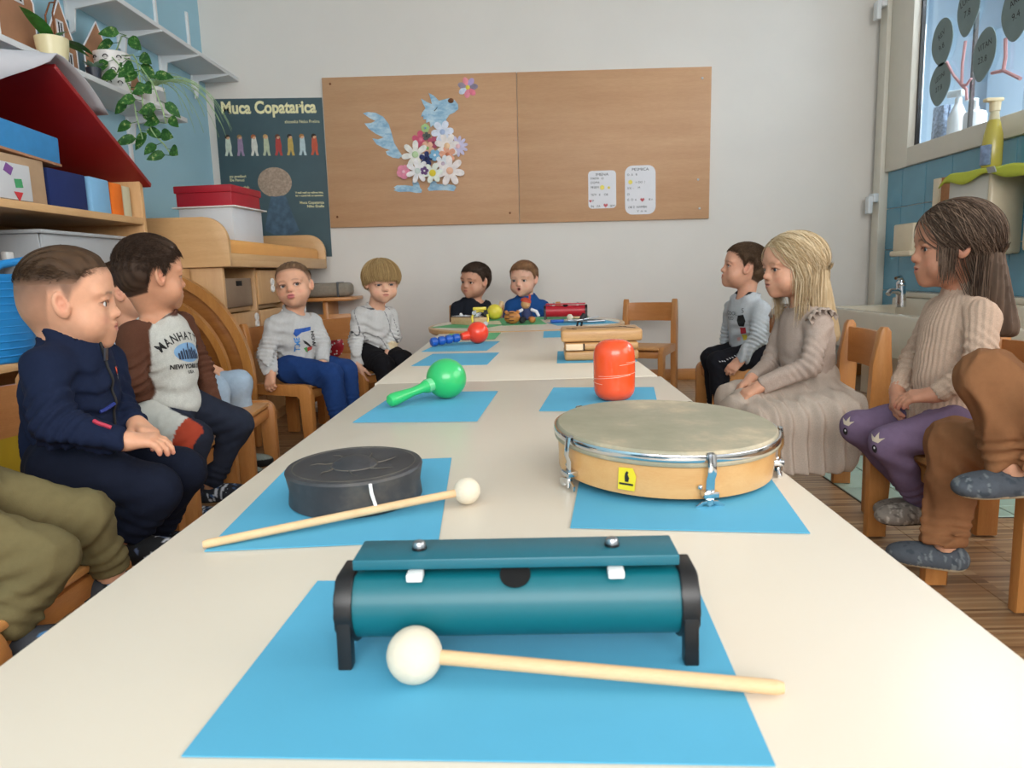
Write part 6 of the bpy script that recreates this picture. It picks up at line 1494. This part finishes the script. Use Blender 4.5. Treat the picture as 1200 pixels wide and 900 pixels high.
# --- child cut by the left edge: only the khaki trousers show
J = POSE['khaki']
person('khaki', J, dict(rot=(20, 0, 0), style='crop', hair=('#4a3424', '#6f5238')), dict(name='sweater', col=solid('#6e6a58'), wrinkle=.002), dict(col=solid('#6b6142', .06), thick=-.003, wrinkle=.0050),
    'child cut off by the left edge, only khaki trousers and dark slippers showing', (-.75, .96, 0), near=True, shoes=shoe_pat('#3d4047', ['#4f86b8', '#1b1c20']), hands=[])

# --- boy in the raglan shirt
J = POSE['brown']; wR, wL = np.array(J['wrR']), np.array(J['wrL'])
def raglan(x):
    V = x['V']; c = heather('#c4c4bd', .10)(x); ld = (V-x['pm'])@x['up']/x['TL']
    lx = np.abs((V-x['nk'])@x['lat']); lim = .040+(1-ld)*.20
    arm_ = (1-sm(x['darm'], .009, .013))*np.where((lx > .055) | (ld < .6), 1, 0); sh = sm(lx-lim, -.002, .003)*sm(ld, .58, .62)
    m = np.maximum(arm_, sh)[:, None]; c = c*(1-m)+np.clip(hc('#5c3a2b')*(1+.05*wav(V, 60, 4))[:, None], 0, 1)*m; return neckband(x, c, '#54352a')
def browntro(x):
    V = x['V']; J = x['J']; c = np.tile(hc('#252a38'), (len(V), 1)); a, b = np.array(J['hiR']), np.array(J['knR']); q = V-a; t = (q@(b-a))/((b-a)@(b-a))
    off = (q-t[:, None]*(b-a)); s = off@x['lat']
    near_ = np.linalg.norm(off, axis=1) < .085
    m = near_ & (t > -.4) & (t < .80) & (s > .010) & ((V-a)@A_(0, 1, 0) < .05); c[m] = hc('#c2c2bb')
    m2 = near_ & (t >= .80) & (t < 1.2) & (s > .010) & (V[:, 2] > b[2]-.03); c[m2] = hc('#a9432e')
    return c
r = person('brown', J, dict(rot=(41, 0, 0), style='short', hair=('#2b1e17', '#503c2e'), sy=.88, skin='#cf9676', brow='#2c1d16', browa=.8, iris='#2c1d16', gaze=(.1, 0), vol=.85, n=9000),
    dict(name='raglan_shirt', col=raglan, mat=M['heather'], wrinkle=.0018), dict(col=browntro),
    'dark haired boy in a grey shirt with brown sleeves reading MANHATTAN, looking away', (-.97, 1.88, 0), hands=[hnd(wR, (.4, .1, -.9), (.3, .9, 0), 1), hnd(wL, (.5, -.2, -.8), (0, -1, 0), -1)], shoes=shoe_pat('#23252e', ['#c9cdd6', '#3c5a86']))
root, sh_, tro, bv, bb, cx = r
nk, up, lat, fwv, pm, TL = cx['nk'], cx['up'], cx['lat'], cx['fw'], cx['pm'], cx['TL']
dr = fwv*.94+lat*.20; ux = -lat+fwv*.15
cc = pm+up*TL*.60+fwv*.09-lat*.004
lettering('MANHATTAN', .031, frame(cc+up*.030, ux, up), 'ink', sh_, bold=.0007, bvh=bv, arc=(.105, .178), sx=.80)
ovl = [(0.046*math.cos(a), .026*math.sin(a)) for a in [2*PI*i/40 for i in range(40)]]
def onshirt(name, polys, o, u, v, mat, parent, bvh, lift=.0012, subdiv=True):
    F_ = frame(o, u, v); n = (F_.to_3x3() @ Vector((0, 0, 1))).normalized(); b = B()
    for pl_ in polys:
        vs = [b.bm.verts.new(F_ @ Vector((x, y, 0))) for x, y in pl_]; b.bm.faces.new(vs)
    bmesh.ops.triangulate(b.bm, faces=b.bm.faces)
    for _ in range(2 if subdiv else 0): bmesh.ops.subdivide_edges(b.bm, edges=[e for e in b.bm.edges if e.calc_length() > .006], cuts=1); bmesh.ops.triangulate(b.bm, faces=b.bm.faces)
    for v_ in list(b.bm.verts):
        h = bvh.ray_cast(v_.co+n*.15, -n, .4)
        if h[0] is not None: v_.co = h[0]+n*lift
        else: b.bm.verts.remove(v_)
    return part(name, b, mat, parent, smooth=0)
onshirt('print_oval', [ovl], cc-up*.004, ux, up, plain('sky_print', '#7fa8cf', .85, var=.1, scale=50), sh_, bv, .0012)
sky = []
for x, w_, h_ in ((-.034, .006, .018), (-.026, .007, .024), (-.018, .005, .030), (-.010, .007, .026), (-.002, .004, .046), (.005, .007, .028), (.013, .006, .034), (.021, .007, .024), (.029, .006, .028), (.036, .005, .016)):
    sky.append([(x-w_/2, -.018), (x+w_/2, -.018), (x+w_/2, -.018+h_*.85), (x, -.018+h_), (x-w_/2, -.018+h_*.85)])
onshirt('print_skyline', sky, cc-up*.004, ux, up, plain('skyline_print', '#2f3d55', .85), sh_, bv, .0022)
lettering('NEW YORK CITY', .016, frame(cc-up*.046, ux, up), 'ink', sh_, bold=.0006, bvh=bv)
lettering('USA', .012, frame(cc-up*.060, ux, up), 'ink', sh_, bold=.0003, bvh=bv)
nr = A_(.5, -.8, .2)
lettering('MR', .030, frame(np.array(POSE['brown']['anR'])*.55+np.array(POSE['brown']['knR'])*.45, A_(.85, .5, 0), A_(0, 0, 1)), 'paperw', tro, bold=.002, bvh=bb)

# --- hidden child in light blue
J = POSE['lightblue']
person('lightblue', J, dict(rot=(10, 0, 0), style='crop', hair=('#3a2a20', '#5c4432'), skin='#d9a283'), dict(name='sweater', col=solid('#a9bccf', .04)), dict(col=solid('#a3b6c8', .05), thick=.006),
    'child in light blue hidden behind the boy with brown sleeves, black slippers', (-1.05, 2.36, 0), near=False, hands=[hnd(J['wrR'], (.8, -.1, -.5), (0, 0, -1), 1), hnd(J['wrL'], (.9, -.3, -.35), (0, 0, -1), -1, curl=.3)], shoes=lambda V, h: np.where((h < .03)[:, None], hc('#131315'), hc('#8f9a92')))

# --- boy in grey sweatshirt and blue trousers
J = POSE['print']; wR, wL = np.array(J['wrR']), np.array(J['wrL'])
r = person('print', J, dict(rot=(-88, 9, 8), style='fade', hair=('#553e2c', '#8a6b50'), skin='#dba688', mouth='tongue', chub=.93, iris='#33251c', gaze=(.35, .15), browa=.35, n=5200, region='fade'),
    dict(name='sweatshirt', col=lambda x: neckband(x, heather('#bfbfbe', .06)(x), '#adadac', .050), mat=M['heather'], thick=.004, wrinkle=.0032), dict(col=solid('#1f3c72', .07), thick=.007, wrinkle=.0035),
    'boy in a grey printed sweatshirt and blue trousers gripping his seat, lower lip pushed out', (-.98, 3.04, 0), hands=[hnd(wR, (-.05, -.35, -.9), (.2, .9, 0), -1, curl=.7, spread=.15), hnd(wL, (.3, -.5, -.6), (-.5, .5, 0), 1)], shoes=shoe_pat('#23252e', ['#c9cdd6', '#3c5a86']))
root, sh_, tro, bv, bb, cx = r
nk, up, lat, fwv, pm, TL = cx['nk'], cx['up'], cx['lat'], cx['fw'], cx['pm'], cx['TL']
cc = pm+up*TL*.50+fwv*.09; ux = -lat
# printed panel: lettering and plain colour fields only
onshirt('print_field', [[(-.036, .052), (.040, .055), (.038, .040), (-.010, .036), (-.034, .020), (-.044, .034)]], cc, ux, up, plain('print_blue', '#2a57a8', .85, var=.2, scale=60), sh_, bv)
onshirt('print_field', [[(.000, -.048), (.034, -.040), (.036, -.026), (.000, -.030)]], cc, ux, up, plain('print_red', '#b03a30', .85, var=.2, scale=80), sh_, bv)
onshirt('print_field', [[(-.008, -.030), (.000, -.046), (.012, -.050), (.006, -.026)]], cc, ux, up, plain('print_green', '#4d8f4a', .85), sh_, bv)
lettering('TIME', .027, frame(cc-ux*.024-up*.012, up, -ux), plain('letter_blue', '#3b7fc4', .85), sh_, bold=.001, bvh=bv)
lettering('NOW', .024, frame(cc+ux*.038+up*.004, -up, ux), 'ink', sh_, bold=.001, bvh=bv)
onshirt('print_swoosh', [[(-.012, .006), (.006, -.004), (.024, -.020), (.030, -.032), (.014, -.022), (-.004, -.010)]], cc, ux, up, 'ink', sh_, bv, .002)

# --- bowl haircut boy
def flow_hair(x, n, crown, cut, thick, t0, front=True, rnd=.12, seg=14, out=.0):
    """strands that run over the skull from the crown and end at the cut line"""
    rng = x['rng']; c = CC; rad = CR+t0
    u = rng.normal(size=(n*3, 3)); u /= np.linalg.norm(u, axis=1)[:, None]; p = c+u*rad; g = region(p, x.get('region', 'boy')); p = p[g > .006][:n]; m = len(p)
    pts = [p]; q = p; cr = A_(*crown)
    dirs = rng.normal(size=(m, 3))*rnd
    for j in range(seg):
        nn = (q-c)/rad**2; nn /= np.linalg.norm(nn, axis=1)[:, None]
        d = (q-cr)*np.array([1.2, 1.0, .6])+dirs*.05+np.array([0, 0, -.035]); d -= nn*(d*nn).sum(1)[:, None]; d /= np.linalg.norm(d, axis=1)[:, None]+1e-9
        low = q[:, 2] < -.0; d[low] = d[low]*.3+np.array([0, 0, -1]); d /= np.linalg.norm(d, axis=1)[:, None]
        q2 = q+d*.0105; th = np.degrees(np.arctan2(np.abs(q2[:, 0]), q2[:, 1]+.01)); zc = np.interp(th, *cut)+.004*np.sin(np.degrees(th)*.3)
        stop = q2[:, 2] < zc; q2[stop] = q[stop]+(q2[stop]-q[stop])*.12
        k = f_ell(q2, c, rad); nn = (q2-c)/rad**2; nn /= np.linalg.norm(nn, axis=1)[:, None]; q2 = q2+nn*(np.maximum(0, -k)+.0003)[:, None]; q = q2; pts.append(q)
    return tube_strands(pts, thick, rng, (x['hA'], x['hB']), x['Rh'], x['HC'], x['hs'], .5)
def bowl(x):
    cut = ([0, 30, 60, 75, 90, 110, 180], [.018, .018, .008, .000, -.002, -.020, -.035])
    def capf(P):
        q = x['toL'](P); th = np.degrees(np.arctan2(np.abs(q[..., 0]), q[..., 1]+.01)); zc = np.interp(th, *cut)
        d = f_ell(q, CC, CR+.0095)-.0016*np.sin(th*1.2+3*wav(q, 50, 4)); return smax(d, -(q[..., 2]-zc-.003*wav(q, 220, 3)), .003)*x['hs']
    V, F = sdf_mesh([o_fn(capf, x['HC'], .12, 0)], x['HC']-.13, x['HC']+.13, .004)
    c_ = hc(x['hA'])+(hc(x['hB'])-hc(x['hA']))*(.4+.35*wav(x['toL'](V)*A_(1, 1, .25), 150, 4))[:, None]
    return [(V, F, np.clip(c_, 0, 1)), flow_hair(x, 2600, (0, -.04, .10), cut, .0010, .0105)]
J = POSE['bowl']; wR, wL = np.array(J['wrR']), np.array(J['wrL'])
def squig(base, ink, extra):
    def f(x):
        V = x['V']; c = heather(base, .05)(x); w = np.abs(wav(V, 26, 5, 3)); w2 = wav(V, 20, 5, 8); c[w2 > .52] = hc(extra); c[w < .022] = hc(ink); return c
    return f
person('bowl', J, dict(rot=(-66, -6, 0), style='bowl', hairfn=bowl, hair=('#957447', '#dcbd88'), skin='#dfae92', iris='#3f4a52', gaze=(0, -.05), browa=.3, chub=.98, lids=.85),
    dict(name='sweatshirt', col=squig('#c6c5c3', '#54555a', '#d9c7a4'), mat=M['heather'], thick=.003), dict(col=solid('#17161a', .05), thick=.003),
    'boy with a blond bowl haircut in a grey scribble patterned sweatshirt and black trousers', (-.8, 3.42, 0), hands=[hnd(wR, (.25, -.1, -.85), (.6, .6, 0), 1, curl=.3), hnd(wL, (0, -.3, -.9), (-1, 0, 0), -1)], shoes=shoe_pat('#23252e', ['#c9cdd6', '#3c5a86']), near=True)

# --- two boys behind the round table
J = POSE['dark']
r = person('dark', J, dict(rot=(-128, 0, -4), style='crop', hair=('#2c201a', '#4a382c'), skin='#cf9a80', brow='#2a1c16', iris='#20160f', gaze=(0, .1)),
    dict(name='sweatshirt', col=solid('#1d2029', .05)), dict(col=solid('#23262e')), 'boy in a black sweatshirt behind the round table, looking to the left', (-.28, 4.0, 0), near=False, hands=[hnd(J['wrR'], (.1, -1, 0), (0, 0, -1), -1), hnd(J['wrL'], (-.1, -1, 0), (0, 0, -1), 1)], shoes=shoe_pat('#23252e', ['#c9cdd6', '#3c5a86']))
cx = r[5]; cc = cx['pm']+cx['up']*cx['TL']*.66+cx['fw']*.1+(-cx['lat'])*.020
lettering('BE', .018, frame(cc, -cx['lat'], cx['up']), 'paperw', r[1], bold=.001, bvh=r[3]); lettering('JUST', .018, frame(cc-cx['up']*.018-cx['lat']*.008, -cx['lat'], cx['up']), 'paperw', r[1], bold=.001, bvh=r[3]); lettering('COOL', .015, frame(cc-cx['up']*.034-cx['lat']*.006, -cx['lat'], cx['up']), M['lettery'], r[1], bold=.001, bvh=r[3])
J = POSE['blue']
person('blue', J, dict(rot=(-112, 0, 0), style='crop', hair=('#6b4a32', '#a37a55'), skin='#e0ae96', blush='#d8705c', mouth='open', iris='#2c3a44', gaze=(-.1, 0), browa=.3, chub=1.1, H=.19),
    dict(name='sweatshirt', col=solid('#1d4a86', .05), thick=.002), dict(col=solid('#2b3242')), 'boy in a blue sweatshirt behind the round table with his mouth open', (.03, 4.0, 0), near=False, hands=[hnd(J['wrR'], (.1, -1, 0), (0, 0, -1), -1), hnd(J['wrL'], (-.1, -1, 0), (0, 0, -1), 1)], shoes=shoe_pat('#23252e', ['#c9cdd6', '#3c5a86']))

# --- boy in the grey hooded jacket
J = POSE['hoodie']
def hoodcol(x):
    V = x['V']; c = heather('#bcc0c4', .06)(x); q = V-x['nk']; r_ = np.linalg.norm(q-(q@x['nd'])[:, None]*x['nd'], axis=1); c[(r_ < .060) & ((q@x['nd']) > .003)] = hc('#23242b'); return c
r = person('hoodie', J, dict(rot=(175, 12, 0), style='short', vol=.62, hair=('#3f2e22', '#6e543d'), skin='#dba388', iris='#2c1f18', gaze=(0, .2), browa=.45, n=6500, region='fade'),
    dict(name='hooded_jacket', col=hoodcol, collar='hood', mat=M['heather'], thick=.003), dict(col=solid('#1a1a20', .05), thick=.003),
    'boy in a light grey printed hooded jacket looking up, right side of the table', (.9, 3.07, 0), hands=[hnd(J['wrR'], (-.5, 0, -.8), (-.5, 0, -.5), 1), hnd(J['wrL'], (-.6, 0, -.6), (0, .5, -.5), -1)], shoes=shoe_pat('#23252e', ['#c9cdd6', '#3c5a86']), near=True)
root, sh_, tro, bv, bb, cx = r
nk, up, lat, fwv, pm, TL = cx['nk'], cx['up'], cx['lat'], cx['fw'], cx['pm'], cx['TL']
nn_ = fwv*.75-lat*.65; ux = np.cross(up, nn_); cc = pm+up*TL*.5+nn_*.08
# abstract stand-in for the jacket print: colour patches and scattered letters
for pol, m_ in (([(-.014, .055), (.012, .058), (.020, .030), (.010, .008), (-.012, .010), (-.022, .034)], 'ink'), ([(-.010, .004), (.016, .004), (.018, -.020), (-.006, -.022)], plain('print_dark_red', '#a3262e', .8)), ([(-.004, -.026), (.016, -.026), (.020, -.048), (.000, -.050)], plain('print_mustard', '#c9b23a', .8)), ([(-.030, -.040), (-.012, -.036), (-.014, -.052), (-.030, -.054)], plain('print_pink', '#cfa09a', .8))):
    onshirt('print_patch', [pol], cc, ux, up, m_, sh_, bv, .0015)
lettering('COOL', .022, frame(cc+up*.055-ux*.05, ux, up), 'ink', sh_, bvh=bv); lettering('KID', .020, frame(cc+up*.035-ux*.055, ux, up), 'ink', sh_, bvh=bv); lettering('S', .026, frame(cc+up*.066+ux*.010, ux, up), 'ink', sh_, bvh=bv)
for s in ('L',):
    a, b_ = np.array(POSE['hoodie']['hi'+s]), np.array(POSE['hoodie']['kn'+s])
    for i in range(15):
        p = a+(b_-a)*(.15+.9*i/14)+A_(0, -.03, .06); h = bb.ray_cast(Vector(p)+Vector((0, -.03, .05)), Vector((0, .35, -1)).normalized(), .3)
        if h[0] is not None: part('stripe_dash', B().box(h[0]+h[1]*.0008, (.005, .012, .0012), rot=(.4, 0, .4)), 'paperw', tro)

# --- long haired girls
def long_hair(x, length, part_x, n, thick, tuck=True, backvol=.0, bangs=False, frontlock=0):
    rng = x['rng']; toL, HC, Rh, hs = x['toL'], x['HC'], x['Rh'], x['hs']
    dn = np.linalg.inv(Rh)@A_(0, 0, -1); dn /= np.linalg.norm(dn)      # gravity in the head frame
    a0 = A_(0, -.030, .030); a1 = A_(0, -.052, -.03); a2 = a1+dn*(length-.05)+A_(0, -.050, 0)
    def capf(P):
        q = toL(P); g = region(q, 'girl')
        shell = smax(f_ell(q, CC, CR+.0055)-.0014*np.sin(q[..., 0]*260+6*wav(q, 30, 4)), -(g+.002), .006)
        qq = q.copy(); qq[..., 0] *= .80
        back = f_cap(qq, a1+A_(0, .004, .02), a2, .050, .046)
        back = smax(back, (q[..., 1]-(-.030+.02*np.clip(-(q[..., 2]+.05)/.1, 0, 1))), .01)
        back = back+.0030*np.sin(np.arctan2(q[..., 0], q[..., 1]+.05)*26+4*wav(q*A_(1, 1, .2), 40, 4))
        back = smax(back, (q@dn)-length+.006*wav(q, 90, 3), .008)
        return smin(shell, back, .018)*hs
    V, F = sdf_mesh([o_fn(capf, HC, .3, 0)], HC-A_(.16, .16, .30), HC+A_(.16, .16, .13), .0042)
    qv = toL(V); c_ = hc(x['hA'])+(hc(x['hB'])-hc(x['hA']))*(.42+.40*wav(qv*A_(1, 1, .18), 170, 5))[:, None]
    out = [(V, F, np.clip(c_, 0, 1))]
    c = CC; rad = CR+.006
    u = rng.normal(size=(n*4, 3)); u /= np.linalg.norm(u, axis=1)[:, None]; p = c+u*rad; g = region(p, 'girl'); p = p[(g > .002)][:n]; m = len(p)
    sgn = np.where(p[:, 0] > part_x, 1., -1.); pts = [p]; q = p; K = 22; step = length*1.25/K
    backness = rng.uniform(.25, 1.0, m)
    jit = rng.normal(size=(m, 3))*.10
    for j in range(K):
        nn = (q-c)/rad**2; nn /= np.linalg.norm(nn, axis=1)[:, None]; on = (q[:, 2] > -.02)
        d = np.stack([sgn*.55, -backness*1.0, np.full(m, -.75)], 1)+jit
        dt = d-nn*(d*nn).sum(1)[:, None]; dt /= np.linalg.norm(dt, axis=1)[:, None]+1e-9
        hang = dn[None]+np.stack([-np.sign(q[:, 0])*np.clip(np.abs(q[:, 0])-.055, 0, .05)*5, (-.040-.55*np.clip(-q[:, 2]-.07, 0, .2)-q[:, 1])*4*(q[:, 2] < -.04), np.zeros(m)], 1)+jit*.35
        hang /= np.linalg.norm(hang, axis=1)[:, None]
        d = np.where(on[:, None], dt, hang); q2 = q+d*step
        k = f_ell(q2, c, rad+.001); nn2 = (q2-c)/rad**2; nn2 /= np.linalg.norm(nn2, axis=1)[:, None]; q2 = q2+nn2*np.maximum(0, .0005-k)[:, None]
        # stay behind the ear, outside the neck
        if tuck: q2[:, 1] = np.where((q2[:, 2] < .005) & (q2[:, 1] > -.022) & (np.abs(q2[:, 0]) > .03), q2[:, 1]-.004, q2[:, 1])
        q = q2; pts.append(q)
    out.append(tube_strands(pts, thick, rng, (x['hA'], x['hB']), Rh, HC, hs, .6))
    if frontlock:   # loose locks in front of the ear
        m = frontlock; s0 = rng.uniform(-1, 1, m); sd = np.where(s0 > 0, 1., -1.); q = np.stack([sd*rng.uniform(.034, .060, m), rng.uniform(*x.get('fy', (.030, .062)), m), rng.uniform(.040, .062, m)], 1)
        k = f_ell(q, c, rad); nn = (q-c)/rad**2; nn /= np.linalg.norm(nn, axis=1)[:, None]; q = q-nn*k[:, None]; pts = [q]; L_ = rng.uniform(.55, 1.05, m)
        for j in range(18):
            d = dn[None]*1.0+np.stack([sd*.35*(1-j/8), -.22-.25*rng.rand(m)*np.ones(m), np.zeros(m)], 1) if j < 8 else dn[None]+np.stack([-sd*.10, np.full(m, .0), np.zeros(m)], 1)+rng.normal(size=(m, 3))*.05
            d /= np.linalg.norm(d, axis=1)[:, None]; q = q+d*(x.get('fl', .16)*L_/18)[:, None]
            k = head_sdf(q); q[:, 0] += sd*np.maximum(0, .003-k); pts.append(q)
        out.append(tube_strands(pts, thick, rng, (x['hA'], x['hB']), Rh, HC, hs, .4))
    return out
J = POSE['blonde']
def dresscol(x):
    return neckband(x, heather('#b5a397', .05)(x), '#a89689', .046)
r = person('blonde', J, dict(rot=(188, -3, 0), style='long', region='girl', hairfn=lambda x: long_hair(dict(x, fl=.23, fy=(.006, .040)), .235, 0, 3400, .0009, frontlock=420), hair=('#b0936a', '#efdcba'), skin='#dca588', iris='#3c4650', gaze=(0, -.12), browa=.25, lids=.8),
    dict(name='bodice', col=dresscol, mat=M['heather'], wrinkle=.0018, hem=.02), dict(name='tights', col=solid('#c2b5a6'), thick=-.014, wrinkle=.001), 'blond girl in a beige ribbed dress with tulle skirt and shoulder ruffle', (.85, 2.15, 0),
    hands=[hnd(J['wrL'], (-.80, .12, -.50), (.2, .3, -1), -1, curl=.35), hnd(J['wrR'], (-.75, -.25, -.50), (.2, -.3, -1), 1, curl=.4)], shoes=shoe_pat('#9a9288', ['#c9c2b6', '#7d756c']))
root, bod, tro, bv, bb, cx = r
nk, up, lat, fwv, pm, TL = cx['nk'], cx['up'], cx['lat'], cx['fw'], cx['pm'], cx['TL']
# tulle skirt
Jh = {k: np.array(v) for k, v in J.items()}
wst = pm+up*.075
def skirt(P):
    pass
so = [o_ell(pm+up*.02, A_(.086, .090, .085), np.stack([lat, fwv, up]), .03)]
for s in 'RL':
    so += [o_cap(Jh['hi'+s], Jh['kn'+s]+fwv*.0, .066, .058, .04), o_cap(Jh['kn'+s], Jh['kn'+s]+A_(-.01, -.02, -.10), .056, .050, .03)]
hl, kl = Jh['hiL'], Jh['knL']
for t_, dz in ((-.25, -.09), (.0, -.14), (.3, -.17), (.6, -.17), (.9, -.15)):
    q_ = hl+(kl-hl)*t_; so.append(o_cap(q_+A_(0, -.03, .0), q_+A_(.0, -.125, -.02), .05, .046, .035)); so.append(o_cap(q_+A_(0, -.11, -.02), q_+A_(.01, -.150, dz), .052, .040, .035))
so.append(Op('f', 0, lambda P, d: d+.0075*np.sin(P[..., 0]*150+P[..., 1]*40+5*wav(P*A_(1, 1, .25), 12, 4))*sm(pm[2]+.06-P[..., 2], 0, .12)-.003*(1-2.2*np.abs(wav(P*A_(1, 1, .25), 55, 4))), None, 0))
so.append(Op('f', 0, lambda P, d: smax(d, -(P[..., 2]-.120-.012*wav(P, 16, 3)), .004), None, 0))
allp = np.array([Jh['hiR'], Jh['hiL'], Jh['knR'], Jh['knL']]); V, F = sdf_mesh(so, np.append(allp.min(0)[:2]-.27, .10), allp.max(0)+.17, .0050)
np_mesh('tulle_skirt', V, F, M['heather'], root, np.clip(np.tile(hc('#c0b0a2'), (len(V), 1))*(1+.06*wav(V*A_(1, 1, .2), 90, 4))[:, None], 0, 1))
# shoulder ruffles
for s in 'RL':
    sh0 = Jh['sh'+s]; sg = 1 if s == 'R' else -1; b = B(); g_ = []
    for i in range(25):
        t_ = i/24; a = -1.25+2.5*t_; base = sh0+fwv*(.042*math.sin(a))+up*(.040*math.cos(a)-.004)-lat*sg*.014; row = []
        for j in range(4):
            w_ = j/3; q = base+lat*sg*(.036*w_)+up*(.030*w_*(1-w_)-.004*w_)+(fwv*.009*math.sin(i*1.5)+up*.010*math.cos(i*1.5))*w_
            row.append(b.bm.verts.new(q))
        g_.append(row)
    for i in range(24):
        for j in range(3): b.bm.faces.new((g_[i][j], g_[i+1][j], g_[i+1][j+1], g_[i][j+1]))
    o = part('shoulder_ruffle', b, plain('beige_ruffle', '#b3a295', .9) if s == 'R' else bpy.data.materials['beige_ruffle'], root, smooth=80); md = o.modifiers.new('t', 'SOLIDIFY'); md.thickness = .002

J = POSE['ribbed']
def ribcol(x):
    V = x['V']; c = np.tile(hc('#c9ad98'), (len(V), 1)); return c
r = person('ribbed', J, dict(rot=(167, 0, 0), style='long', region='girl', hairfn=lambda x: long_hair(dict(x, fl=.135), .205, .01, 3600, .0009, frontlock=560), hair=('#3a2b22', '#8a7260'), sy=.93, skin='#c98f73', iris='#2c1f18', gaze=(0, -.1), browa=.6, brow='#3a2a20', lids=.75),
    dict(name='ribbed_sweater', col=ribcol, mat=M['heather'], collar='turtle', wrinkle=.0012, thick=-.002, hem=-.045, rib=.0135, h=.0034), dict(name='leggings', col=solid('#74617b', .04), thick=-.006, wrinkle=.0014), 'dark haired girl in a beige ribbed sweater and purple leggings, hands in lap', (1.0, 1.66, 0),
    hands=[hnd(J['wrL'], (-.80, .50, -.22), (.1, .3, -1), -1, curl=.35), hnd(J['wrR'], (-.35, -.50, -.70), (.8, -.5, -.3), 1, curl=.45)], shoes=shoe_pat('#8d8379', ['#b9afa2', '#6a625b']))
root, swt, leg_, bv, bb, cx = r
nk, up, lat, fwv, pm, TL = cx['nk'], cx['up'], cx['lat'], cx['fw'], cx['pm'], cx['TL']
# small printed faces on the knees of the leggings, plain cream shapes
for s in 'RL':
    k_ = np.array(J['kn'+s]); nn_ = Vector((-.85, -.35, .25)).normalized(); o_ = k_+np.array(nn_)*.05+A_(0, 0, -.005); ux_ = Vector((0, 0, 1)).cross(nn_); uy = nn_.cross(ux_)
    pr_ = plain('knee_print', '#c9bba6', .85) if s == 'R' else bpy.data.materials['knee_print']
    onshirt('knee_print', [[(-.004, .004), (-.016, .020), (.000, .012), (.004, .026), (.010, .012), (.020, .016), (.010, .002)]], o_, ux_, uy, pr_, leg_, bb, .001)
    onshirt('knee_print', [[(.0065*math.cos(a)+.002, .0085*math.sin(a)-.012) for a in [2*PI*i/16 for i in range(16)]]], o_, ux_, uy, 'ink', leg_, bb, .0012)
    onshirt('knee_print', [[(.0022*math.cos(a)+.003, .0026*math.sin(a)-.010) for a in [2*PI*i/10 for i in range(10)]]], o_, ux_, uy, 'paperw', leg_, bb, .002, False)

J = POSE['ochre']
person('ochre', J, dict(rot=(180, 0, 0), style='crop', hair=('#4a3424', '#6f5238')), dict(name='sweater', col=solid('#8a8f96')), dict(col=solid('#8c6040', .05), thick=.007, wrinkle=.0085),
    'child cut off by the right edge in ochre trousers, one foot up on the seat', (1.1, 1.3, 0), hands=[], feet=dict(L=(.80, 1.235, .300), R=(.75, 1.44, .050), tilt=.0), shoes=shoe_pat('#4a5058', ['#6d7478', '#39414a'], '#b9a88c'))
